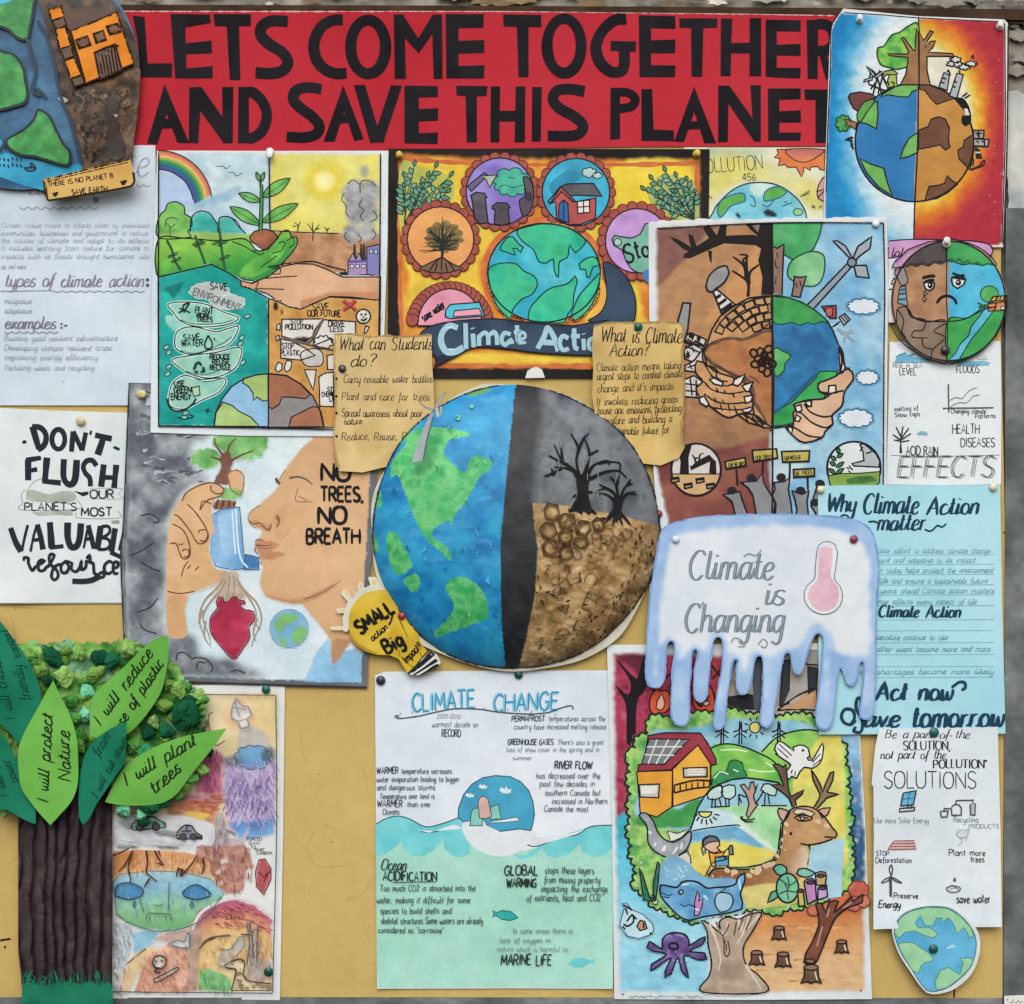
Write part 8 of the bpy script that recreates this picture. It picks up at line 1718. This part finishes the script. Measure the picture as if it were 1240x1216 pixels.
for i in range(75):
    an, rr_ = r_.uniform(-1.5, .3), math.sqrt(r_.uniform(.05, .9)); x_, y_ = GX + GRX * rr_ * math.cos(an), GY - GRY * rr_ * math.sin(an)
    if y_ < np.interp(x_, [645, 797], [625, 648]) or x_ < 655: continue
    m_ = r_.choice([3, 4, 5, 6]); rd = r_.uniform(3.5, 9.5); a0 = r_.uniform(0, 6); hx = [(x_ + rd * r_.uniform(.75, 1.25) * math.cos(a0 + q * math.tau / m_), y_ + rd * r_.uniform(.75, 1.25) * math.sin(a0 + q * math.tau / m_)) for q in range(m_)]
    p.l(dense(np.array(hx), i % 3 > 0, 2), r_.uniform(.5, .9), r_.choice(['#6d5436', '#5a4329', '#7d6342', '#4f3a24']), sm=0, closed=i % 3 > 0, px=True, jit=.9)
    if i % 2: p.l([hx[0], (x_, y_), hx[2]], .6, '#75593a', sm=0, px=True, jit=.9)
p = g.part('paint_daubs', 'poster_paint'); g.z += .3
for q in ("497,125 505,115 512,120 508,132", "445,162 455,155 465,162 460,174 448,172"): p.f(q, '#6fbf9a', sm=1, step=2)
for i in range(46):
    x_, y_ = r_.uniform(465, 605), r_.uniform(490, 790)
    if np.hypot((x_ - GX) / GRX, (y_ - GY) / GRY) > .93: continue
    inl = any(pole(v, np.array([x_]), np.array([y_]))[0] for v in L_.values())
    p.l([(x_, y_), (x_ + r_.uniform(-3, 3), y_ + r_.uniform(1, 5)), (x_ + r_.uniform(-5, 5), y_ + r_.uniform(3, 9))], r_.uniform(.7, 1.8), ('#77cc86' if inl else '#4fb0d8') if r_.random() < .6 else ('#238a4c' if inl else '#0d5f9c'), px=True, taper=.6, jit=.6, seg=2)
for i in range(14):
    x_, y_ = r_.uniform(655, 785), r_.uniform(480, 600)
    if np.hypot((x_ - GX) / GRX, (y_ - GY) / GRY) < .92: p.l([(x_, y_), (x_ + r_.uniform(-4, 4), y_ + r_.uniform(6, 20))], .8, '#7f878c', px=True, taper=.7, seg=2)
g.done()

# ------------------------------------------------------------------ paper wind turbine standing on the globe
tile(440, 450, 6.08)
def lean(x, y): return dome(x, y) * 0 + np.interp(y, [470, 500, 562], [46, 42, 46])
wt_ = Thing('paper_wind_turbine', 'small grey paper wind turbine glued to the upper left of the globe', 'wind turbine', (503, 561), 9, lean)
a = wt_.part('mast', 'paper'); q = "500,300 516,290 514,330 490,420 465,520 442,646 355,674 405,520 440,430 480,330"
a.f(q, N(16, 3, '#8f989c', '#a3abae'), var=.05); a.rim(q, '#5f676b', 2.5, z=wt_.z)
a.l("442,646 465,520 490,420 514,330", 1.0, '#4a5256')
for q, z_ in (("520,270 560,200 600,150 604,148 598,175 560,230 530,285", 0), ("515,275 460,262 420,225 408,215 430,245 470,275 510,290", 0), ("530,262 548,262 556,300 560,332 545,335 530,300", 0), ("560,262 580,258 575,300 560,330 566,290", 0)):
    b = wt_.part('blade', 'paper'); wt_.z += .6; b.f(q, '#b9bdba', sm=1, var=.04); b.rim(q, '#8d928f', 1.2, sm=1, z=wt_.z); b.l(P(q), .5, '#7c8280', closed=True, px=True)
wt_.done()
a = None

# ------------------------------------------------------------------ light bulb card
tile(400, 700, 7.75)
bulb = "440,112 530,118 590,170 630,240 660,330 720,390 790,450 822,520 830,570 870,640 905,680 790,830 725,895 700,850 640,760 560,725 440,720 330,690 240,630 190,560 172,470 175,370 195,280 250,200 330,140"
halo = "360,-10 430,-10 470,90 520,110 440,112 330,140 250,200 195,280 178,370 176,470 160,505 125,500 112,380 130,330 140,290 165,215 105,140 118,112 150,110 210,190 262,100 275,40 300,40 322,95 380,60"
t = Thing('light_bulb_card', 'yellow light bulb card with pale rays, reading small action big impact', 'card', (490, 818), 9.0, paper_warp(1.2, 60, 3))
a = t.part('ray_halo', 'paper'); a.f(halo, '#ccccbd', var=.06)
for q in ("125,125 150,115 205,195 185,212", "262,70 290,50 318,95 290,108", "378,10 428,10 440,60 400,75", "60,295 140,292 150,318 70,322", "0,465 115,462 125,485 10,482"): a.f(q, N(6, 3, '#c9b76f', '#d2c58c'), out=(.9, '#d6d2bd'), var=.06)
a.l("60,292 140,290|70,325 150,320|0,463 115,460|105,140 165,215|262,100 275,40|360,-10 380,60", 1.1, '#d6d3c2')
a = t.part('bulb', 'paper'); t.z += 1.2; a.f(bulb, N(30, 3, '#b99b2c', '#c9ac38', '#d1b647'), var=.06, sm=0, step=4); a.rim(bulb, '#8f7a22', 1.4, z=t.z)
a.f("176,470 190,560 240,630 330,690 440,718 440,700 340,660 260,610 205,540", '#ab8c2a', var=.06)
a.l("640,340 660,420 700,500 730,560|600,650 640,690 655,740|830,690 860,740|720,790 760,830 795,835|640,300 650,380 690,470", 1.0, '#8f7a26'); a.f("520,480 550,468 562,490 540,505", '#d6c25e', sm=1)
a.l("620,230 660,320 720,380 800,480 822,520", 1.5, '#3a3420', jit=.8)
a = t.part('screw_base', 'paper'); t.z += .5
a.f("725,895 800,830 870,750 960,690 1000,720 1030,770 1035,800 1000,830 900,880 830,910 770,912", '#cfd2cc', var=.05); a.rim("725,895 800,830 870,750 960,690 1000,720 1030,770 1035,800 1000,830 900,880 830,910 770,912", '#8d908a', 1.6, z=t.z)
for q in ("722,895 790,830 860,770 945,692 975,700 985,718 930,770 860,830 790,880 730,905", "770,908 860,850 940,790 985,758 1008,770 1000,790 930,830 850,880 790,912", "835,908 900,870 960,825 1000,806 1022,812 1010,832 940,870 870,905"): a.f(q, '#1d2426', sm=1, var=.1)
a = t.part('lettering')
def ln(s_, w_): a.l(s_, w_ * 1.25, '#17181a', jit=.2)
a.t('SMALL', 285, 528, 128, 4.2, '#17181a', L=385, rot=33, jit=.12); a.t('action', 400, 598, 62, 1.25, '#17181a', L=190, rot=42, sl=.2); ln("548,440 570,400 590,325", 1.2)
a.t('Big', 535, 712, 135, 4.0, '#17181a', L=185, rot=30, jit=.1); a.t('Impact!!', 712, 800, 74, 1.3, '#17181a', L=215, rot=44, sl=.15)
t.done()

# ------------------------------------------------------------------ paper tree with trunk, crown and pledge leaves
tile(0, 940, 3.444)
def bark(x, y):
    u = (x - 22) / 115.0
    xs = x + 13 * (fbm(y * .3 + 7, x * .5, 24, 3, 2) - .5) + 16 * (noise(x, 0 * y, 26, 8) - .5) + 4 * (noise(x, y, 16, 28) - .5)
    pl = np.abs(((xs - 22) / 14.5 + .3 * noise(xs, 0 * y, 30, 2)) % 1.0 - .5) * 2
    pb = np.abs(((x + .28 * (y - 1070) + 10 * noise(x, y, 30, 61)) / 37.0) % 1.0 - .5) * 2; pc = np.abs(((x - .2 * (y - 1010) + 12 * noise(x, y, 26, 67)) / 43.0) % 1.0 - .5) * 2
    kb = np.clip((noise(x, y, 34, 71) - .45) * 4, 0, 1); kc = np.clip((noise(x, y, 30, 73) - .5) * 4, 0, 1)
    keep = .35 + .65 * np.clip((noise(x, y * .5, 22, 79) - .2) * 2.5, 0, 1)
    fine = np.abs(fbm(x * 1.6, y * .16, 6, 5, 2) - .5)
    dent = .8 * np.clip(1 - np.abs(fbm(x, y, 24, 17, 2) - .5) * 14, 0, 1)
    return 11 * np.clip(1 - np.abs(u * 2 - 1) ** 3, 0, 1) + 4.5 * (1 - pl ** 2) + 9.0 * keep * (1 - np.exp(-((1 - pl) / .2) ** 2)) - 5 * kb * np.exp(-((1 - pb) / .1) ** 2) - 5 * kc * np.exp(-((1 - pc) / .1) ** 2) + 4.0 * fine - 2.2 * dent
tr = Thing('paper_tree', 'three dimensional paper tree with crumpled green crown and pleated dark brown trunk at the left', 'paper tree', (80, 1214), 3, bark)
a = tr.part('trunk', 'crepe')
Lx = lambda y: np.interp(y, [950, 990, 1080, 1150, 1200], [23, 22, 22, 22, 27]); Rx = lambda y: np.interp(y, [950, 990, 1080, 1150, 1200], [136, 136, 136.5, 136, 136])
NX, NY = 110, 130
ys = np.linspace(950, 1197, NY); X = []; Y = []
for y_ in ys:
    X.append(np.linspace(Lx(y_), Rx(y_), NX)); Y.append(np.full(NX, y_))
X = np.concatenate(X); Y = np.concatenate(Y)
Y = Y + np.where(Y > 1190, 5 * (noise(X, 0 * X, 12, 6) - .5), 0)
F = [(j * NX + i, (j + 1) * NX + i, (j + 1) * NX + i + 1, j * NX + i + 1) for j in range(NY - 1) for i in range(NX - 1)]
a.add(X, Y, 0 * X, F, N(22, 4, '#332b2d', '#3e3537', '#494041', o=4)(X, Y))
for sd, xx in ((-1, Lx(ys)), (1, Rx(ys))):
    n = NY; x2 = np.tile(xx, 2); y2 = np.tile(ys, 2); hh = tr.h + np.concatenate([bark(xx, ys), np.full(n, -tr.h)])
    a.raw(to_world(x2, y2, hh), [((i, i + 1, n + i + 1, n + i) if sd > 0 else (i + 1, i, n + i, n + i + 1)) for i in range(n - 1)], np.repeat(col('#2a2322')[None], 2 * n, 0))
gr = tr.part('grass_fringe', 'paper'); tr.warp = lambda x, y: 27 + 2 * fbm(x, y, 40, 3, 2)
blades = [(88, 980), (92, 880)]
x_ = 92
r_ = random.Random(3)
while x_ < 468:
    blades += [(x_ + 4, 862 + r_.uniform(-12, 10)), (x_ + r_.uniform(-4, 14), r_.choice([790, 815, 835, 842]) + r_.uniform(-8, 8)), (x_ + 9, 866 + r_.uniform(-8, 10))]; x_ += r_.uniform(9, 15)
blades += [(470, 870), (472, 980)]
tr.z = .5; gr.f(blades, N(20, 4, '#155f47', '#1b6d52', '#20775a'), var=.06, step=4); gr.rim(blades, '#0f4936', .8, z=tr.z)
for i in range(22):
    bx = r_.uniform(95, 465); by = r_.uniform(840, 870); gr.l([(bx, by), (bx + r_.uniform(-10, 10), by - 18), (bx + r_.uniform(-26, 22), by - r_.uniform(24, 46))], 1.7, r_.choice(['#175d47', '#1f7a5c', '#123f32']), taper=.8)
tr.warp = NO_WARP; tr.z = 0
cr = tr.part('crown', 'crepe')
# the crown is a crumpled mat of tissue paper ...
cr.smooth = False
hull = P([(-60, -560), (120, -560), (300, -572), (420, -560), (560, -580), (640, -540), (700, -500), (770, -420), (850, -340), (868, -200), (860, -100), (800, 0), (640, 40), (480, 50), (300, 50), (60, 60), (-60, 40)])
st_ = 2.3
gx, gy = np.meshgrid(np.arange(-18, 254, st_), np.arange(770, 960, st_)); gy = gy + .5 * st_ * (np.arange(gx.shape[1]) % 2)[None]
gx = gx + rng.uniform(-.7, .7, gx.shape); gy = gy + rng.uniform(-.7, .7, gy.shape)
x, y = gx.ravel(), gy.ravel()
okv = inside(x + 8 * (noise(x, y, 9, 4) - .5), y + 8 * (noise(x, y, 9, 6) - .5), hull)
rdg = np.abs(fbm(x, y, 16, 5, 3) - .5) * 2; rdg2 = np.abs(noise(x * 1.1 + y * .5, y - .4 * x, 8, 8) - .5) * 2
hz = 5 + 11 * (1 - rdg) ** 1.2 * noise(x, y, 22, 3) + 6.5 * rdg2 * noise(x, y, 13, 9)
cell = fbm(x, y, 26, 44, 2)
Cc = lerp_cols(np.clip((cell - .5) * 2.6 + .5, 0, 1), [(0, '#2c6430'), (.3, '#4f8a3e'), (.55, '#78a554'), (.8, '#88b262'), (1, '#6fa27c')]) * (1 + .2 * (noise(x, y, 5, 2) - .5))[:, None]
ny_, nx_ = gx.shape; F = []
for j in range(ny_ - 1):
    for i in range(nx_ - 1):
        k = j * nx_ + i
        if okv[k] and okv[k + 1] and okv[k + nx_] and okv[k + nx_ + 1]: F += [(k, k + nx_, k + 1), (k + 1, k + nx_, k + nx_ + 1)]
cr.add(x, y, hz, F, Cc)

def ball(cx, cy, r, h0, colour, seed):
    r_ = random.Random(seed); R2 = np.random.default_rng(seed)
    p = tr.part('paper_ball', 'crepe', parent=cr); p.smooth = False
    n, m = 13, 8; V = []; ph = R2.uniform(0, 9, 8); dirs = R2.normal(size=(16, 3)); dirs /= np.linalg.norm(dirs, axis=1)[:, None]; offs = R2.uniform(.5, .9, 16)
    for j in range(m + 1):
        la = math.pi * j / m
        for i in range(n):
            lo = math.tau * i / n + (j % 2) * .15
            d = np.array([math.sin(la) * math.cos(lo), math.sin(la) * math.sin(lo), math.cos(la)])
            dot = dirs @ d; k = min([1.0] + [o_ / q_ for q_, o_ in zip(dot, offs) if q_ > .05])       # facets cut into the ball
            k *= 1 + .26 * (R2.random() - .5) + .08 * math.sin(5 * lo + ph[0]) * math.sin(3 * la + ph[1])
            V.append(d * k)
    V = np.array(V); F = []
    for j in range(m):
        for i in range(n):
            a0, b0 = j * n + i, j * n + (i + 1) % n; F.append((a0, a0 + n, b0 + n)); F.append((a0, b0 + n, b0))
    ax = r * r_.uniform(.9, 1.2); ay = r * r_.uniform(.85, 1.15); rt = r_.uniform(0, 3); ca, sa = math.cos(rt), math.sin(rt)
    x = V[:, 0] * ax; y = V[:, 1] * ay
    C = np.repeat(col(colour)[None], len(V), 0) * (1 + .14 * (R2.random(len(V)) - .5))[:, None]
    hh = tr.h + h0 + r * .8 + V[:, 2] * r * .8
    W = to_world(cx + x * ca - y * sa, cy + x * sa + y * ca, hh)
    p.raw(W, [tuple(reversed(f)) for f in F], C)
tile(0, 740, 3.444)
r_ = random.Random(12)
LGc, MGc, DGc, TGc = ['#79a653', '#6d9848', '#86b05f', '#639042'], ['#4f8f40', '#438238', '#5c9a46'], ['#135236', '#0f4630', '#1a5c3e'], ['#6fc09a', '#7fc9a8', '#62b08a']
big = [(215, 190, 50, DGc[0]), (410, 190, 40, DGc[1]), (465, 210, 44, DGc[2]), (200, 290, 40, '#143f24'), (360, 335, 46, TGc[0]), (365, 430, 40, TGc[1]), (770, 430, 66, DGc[0]), (700, 500, 44, DGc[2]), (620, 510, 40, DGc[1]), (275, 275, 50, LGc[2]), (330, 180, 38, LGc[0]), (400, 260, 44, LGc[1]), (530, 160, 42, LGc[2]), (740, 330, 46, LGc[0]), (680, 390, 44, LGc[1]), (700, 310, 36, LGc[3]), (790, 390, 40, DGc[1]),
       (560, 560, 44, MGc[0]), (600, 590, 40, '#2f8a5a'), (690, 520, 30, LGc[0]), (850, 470, 28, '#5a6a4a'), (760, 735, 40, LGc[1]), (800, 700, 38, MGc[2]), (845, 665, 32, LGc[0]), (740, 765, 30, MGc[0]), (510, 830, 44, TGc[2]), (620, 820, 46, DGc[2]), (680, 800, 36, DGc[0]), (590, 850, 34, TGc[0]), (30, 480, 34, LGc[1]), (70, 500, 36, DGc[0]), (20, 830, 36, LGc[2]), (130, 210, 34, MGc[0]), (150, 250, 32, LGc[0]), (300, 380, 36, MGc[1]), (310, 450, 38, MGc[0]), (340, 520, 40, MGc[1]), (130, 190, 26, DGc[0]), (330, 560, 44, MGc[2]), (640, 460, 36, LGc[2]), (870, 590, 22, '#3a4038'), (600, 880, 30, DGc[1])]
k_ = 0
for bx, by, rad, cc in big:
    p0 = P([(bx, by)])[0]; ball(p0[0], p0[1], rad / 3.444, 5 + (k_ % 4), cc, k_); k_ += 1
for i in range(26):
    bx, by = r_.uniform(110, 840), r_.uniform(165, 600)
    if bx > 540 and by < 300: continue
    if by > 560 and bx > 300 and bx < 520: pass
    p0 = P([(bx, by)])[0]; ball(p0[0], p0[1], r_.uniform(22, 40) / 3.444, r_.uniform(4, 9), r_.choice(LGc + LGc + MGc + DGc[:1]), 100 + i)
tr.done()

def pledge(pts, colour, label, h, fold, words_, edge='#2c5a2c'):
    q = P(pts); c0 = q.mean(0); d = np.array(fold, float); d /= np.linalg.norm(d); nrm = np.array([-d[1], d[0]]); Lh = np.abs((q - c0) @ nrm).max(); La = np.abs((q - c0) @ d).max()
    def wf(x, y):
        v = ((x - c0[0]) * nrm[0] + (y - c0[1]) * nrm[1]) / Lh; u = ((x - c0[0]) * d[0] + (y - c0[1]) * d[1]) / La
        return 3.5 * (1 - v * v) + 4.5 * u * u * (u > 0) + 1.5 * np.sin(2.2 * u + 1)
    t = Thing('pledge_leaf', label, 'paper leaf', (c0[0], q[:, 1].max()), h, wf, group='pledge leaves on the paper tree')
    a = t.part('leaf', 'paper'); a.f(pts, colour, sm=1, step=5, var=.03, z=0); a.rim(pts, edge, .5, sm=1)
    t.z += .1; a = t.part('lettering')
    for w_ in words_: a.t(w_[0], w_[1], w_[2], w_[3], w_[4] * 1.2, w_[5], x1=None, rot=w_[6], sl=.3, L=w_[7], tt=.3, jit=.2, sp=2.0)
    t.done()
LGR = N(40, 3, '#5da042', '#65a848', '#6cae4f'); DGR = N(40, 5, '#12654c', '#177055', '#1d785c')
LIk = '#1d2a18'; DIk = '#0d3a2c'
pledge("-40,-10 0,40 60,120 120,210 160,300 172,380 150,460 110,520 85,560 60,530 0,470 -60,440", DGR, 'dark green leaf at the far left, highest on the paper tree, writing running upwards', 26, (.5, 1), [("I will choose", 62, 450, 46, 1.2, DIk, 104, 270), ("friendly", 128, 372, 44, 1.2, DIk, 104, 150), ("transport", 90, 190, 34, 1.0, DIk, 118, 130)], '#0d4434')
pledge("-50,500 0,508 40,560 80,640 120,720 146,800 149,886 148,890 144,888 100,870 30,830 -50,800", DGR, 'dark green leaf cut by the left edge beside the trunk top', 30, (.5, 1), [("I will save", 30, 770, 42, 1.1, DIk, 104, 190), ("power", 76, 712, 38, 1.1, DIk, 112, 100)], '#0d4434')
pledge("385,360 440,300 510,240 580,170 650,115 696,104 698,103 699,106 704,160 692,260 670,340 620,420 560,490 500,530 440,525 380,520 376,440", LGR, 'light green leaf about reducing plastic, rising to the right', 30, (.6, -.8), [("I will reduce", 420, 482, 50, 1.6, LIk, 54, 370), ("use of plastic", 500, 505, 46, 1.6, LIk, 57, 335)])
pledge("440,797 438,795 440,791 470,730 520,650 600,590 700,545 800,515 943,490 946,490 944,493 880,580 800,680 740,760 690,795 640,808 560,812 490,808", LGR, 'light green leaf about planting trees, lowest on the right', 26, (.8, -.4), [("I will plant", 528, 732, 54, 1.7, LIk, 31, 340), ("trees", 645, 768, 54, 1.7, LIk, 42, 150)])
pledge("521,461 523,460 524,463 524,560 520,630 480,690 440,750 400,810 370,870 347,891 345,892 343,889 330,860 328,760 340,650 370,570 430,510", DGR, 'narrow dark green leaf in the middle, between two light ones', 34, (.4, -.9), [("from", 412, 612, 40, 1.2, DIk, 60, 100), ("I will cut down", 405, 780, 34, 1.1, DIk, 62, 270)], '#0d4434')
pledge("220,293 222,290 224,293 250,350 290,430 318,520 326,620 324,720 300,790 250,850 212,891 210,893 208,891 170,850 130,800 90,740 76,650 78,570 110,490 160,400 195,335", LGR, 'broad light green leaf about protecting nature, hanging over the trunk', 38, (0, 1), [("I will protect", 200, 800, 50, 1.7, LIk, 87, 365), ("Nature", 296, 710, 54, 1.7, LIk, 92, 205)])
# ------------------------------------------------------------------ push pins
def pin(x, y, colour, label, h, r=5.0, tilt=(0, 0), flat=False):
    t = Thing('push_pin', label, 'push pin', (x, y), h, group='push pins on the board')
    prof_head = [(.0, 9.2), (.55, 9.2), (.78, 8.8), (.82, 8.2), (.74, 7.6), (.5, 7.0), (.46, 4.5), (.5, 3.4)]
    prof_col = [(.5, 3.4), (.62, 2.9), (.98, 2.2), (1.0, 1.6), (.9, .9), (.3, .5), (.12, .4)]
    if flat:
        prof_head = [(0, 4.4), (.4, 4.2), (.8, 3.4), (1.0, 2.4)]; prof_col = [(1.0, 2.4), (1.05, 1.6), (.9, .7), (.2, .4)]
    def lathe(name, prof):
        p = t.part(name, 'plastic'); n = 20; V = []; F = []
        for (q, zz) in prof:
            for i in range(n):
                a_ = math.tau * i / n
                V.append((x + r * q * math.cos(a_) + tilt[0] * zz, y + r * q * math.sin(a_) + tilt[1] * zz, zz))
        V = np.array(V); m = len(prof)
        for j in range(m - 1):
            for i in range(n):
                k = j * n + i; k2 = j * n + (i + 1) % n
                F.append((k, k2, k2 + n, k + n))
        p.add(V[:, 0], V[:, 1], V[:, 2], F, col(colour))
    lathe('head', prof_head); lathe('collar', prof_col)
    p = t.part('needle', 'plastic')
    n = 6; V = []
    for zz in (.5, -h - 6):
        for i in range(n): V.append((x + .5 * math.cos(math.tau * i / n), y + .5 * math.sin(math.tau * i / n), zz))
    V = np.array(V); p.add(V[:, 0], V[:, 1], V[:, 2], [(i, (i + 1) % n, n + (i + 1) % n, n + i) for i in range(n)], col('#8a8a88'))
    t.done()
WH, YE, GR, DK, RD = '#d9d9d6', '#c9a63a', '#1d5a4c', '#2b333c', '#8e3038'
for args in [
    (327, 183, WH, 'white push pin on the top edge of the rainbow and yellow sky poster', 7, 5, (-.05, .5)),
    (1041, 25, WH, 'white push pin in the blue half of the split globe poster', 5, 4.5, (.05, -.5)),
    (1211, 33, WH, 'white push pin in the red corner of the split globe poster', 5, 4.8, (.1, -.5)),
    (1146, 296, '#dcd6d2', 'pale push pin through the hair of the sad earth face', 8.5, 5.2, (.1, -.6)),
    (484, 189, YE, 'yellow push pin at the left corner of the black bordered poster', 4, 4.6, (-.1, -.3)),
    (843, 187, YE, 'yellow push pin at the right corner of the black bordered poster', 4, 4.8, (.2, -.25)),
    (170, 478, '#c9bc86', 'cream push pin in the grey corner of the inhaler poster', 5, 5.6, (.3, -.1)),
    (773, 396, GR, 'green push pin at the top of the scroll asking what climate action is', 10, 5, (0, -.2), True),
    (461, 824, DK, 'dark blue push pin at the top left of the ocean waves poster', 3, 5.5, (0, 0), True),
    (628, 817, '#1f4a48', 'dark green push pin under the big globe', 3, 5, (0, 0), True),
    (322, 835, GR, 'dark green push pin at the top right of the pencil drawing with cars', 3, 5, (0, 0), True),
    (325, 1177, '#15463f', 'dark green push pin beside the spotted animal drawing', 3, 5.4, (0, 0), True),
    (1131, 887, '#1f5a58', 'teal push pin above the word solution', 11.8, 5.8, (.1, 0), True),
    (1130, 1149, '#155049', 'dark green push pin in the middle of the heart shaped earth cut-out', 13, 5.4, (.2, .2), True),
    (1145, 424, '#2a2d33', 'black push pin at the lower edge of the sad earth face', 8.5, 5.2, (-.1, 0), True),
    (486, 746, RD, 'red push pin on the neck of the yellow light bulb card', 10, 4.6, (.2, .1), True),
    (798, 622, RD, 'red push pin in the left margin of the hands and globe poster', 7, 4.4, (-.2, .1), True),
    (818, 653, '#c3d2e4', 'pale blue push pin at the left of the melting ice card', 15, 4.4, (.2, .1), True),
    (1034, 653, '#7d3a50', 'purple push pin above the thermometer on the melting ice card', 15, 4.8, (0, 0), True),
    (994, 593, '#d0cf9d', 'pale yellow push pin at the left corner of the light blue poster', 10, 4.4, (0, 0), True),
    (1203, 590, '#d6d0b2', 'cream push pin at the right corner of the light blue poster', 10, 4.6, (0, 0), True),
    (1061, 271, '#d3dde2', 'white push pin at the right corner of the hands and globe poster', 7, 4.4, (-.2, 0), True),
    (97, 510, '#bdb48e', 'beige push pin above the word flush', 3, 5.2, (.3, .05), True),
    (414, 446, '#33312e', 'black push pin on the scroll of things students can do', 10, 4.6, (.2, .3), True),
]:
    pin(*args)
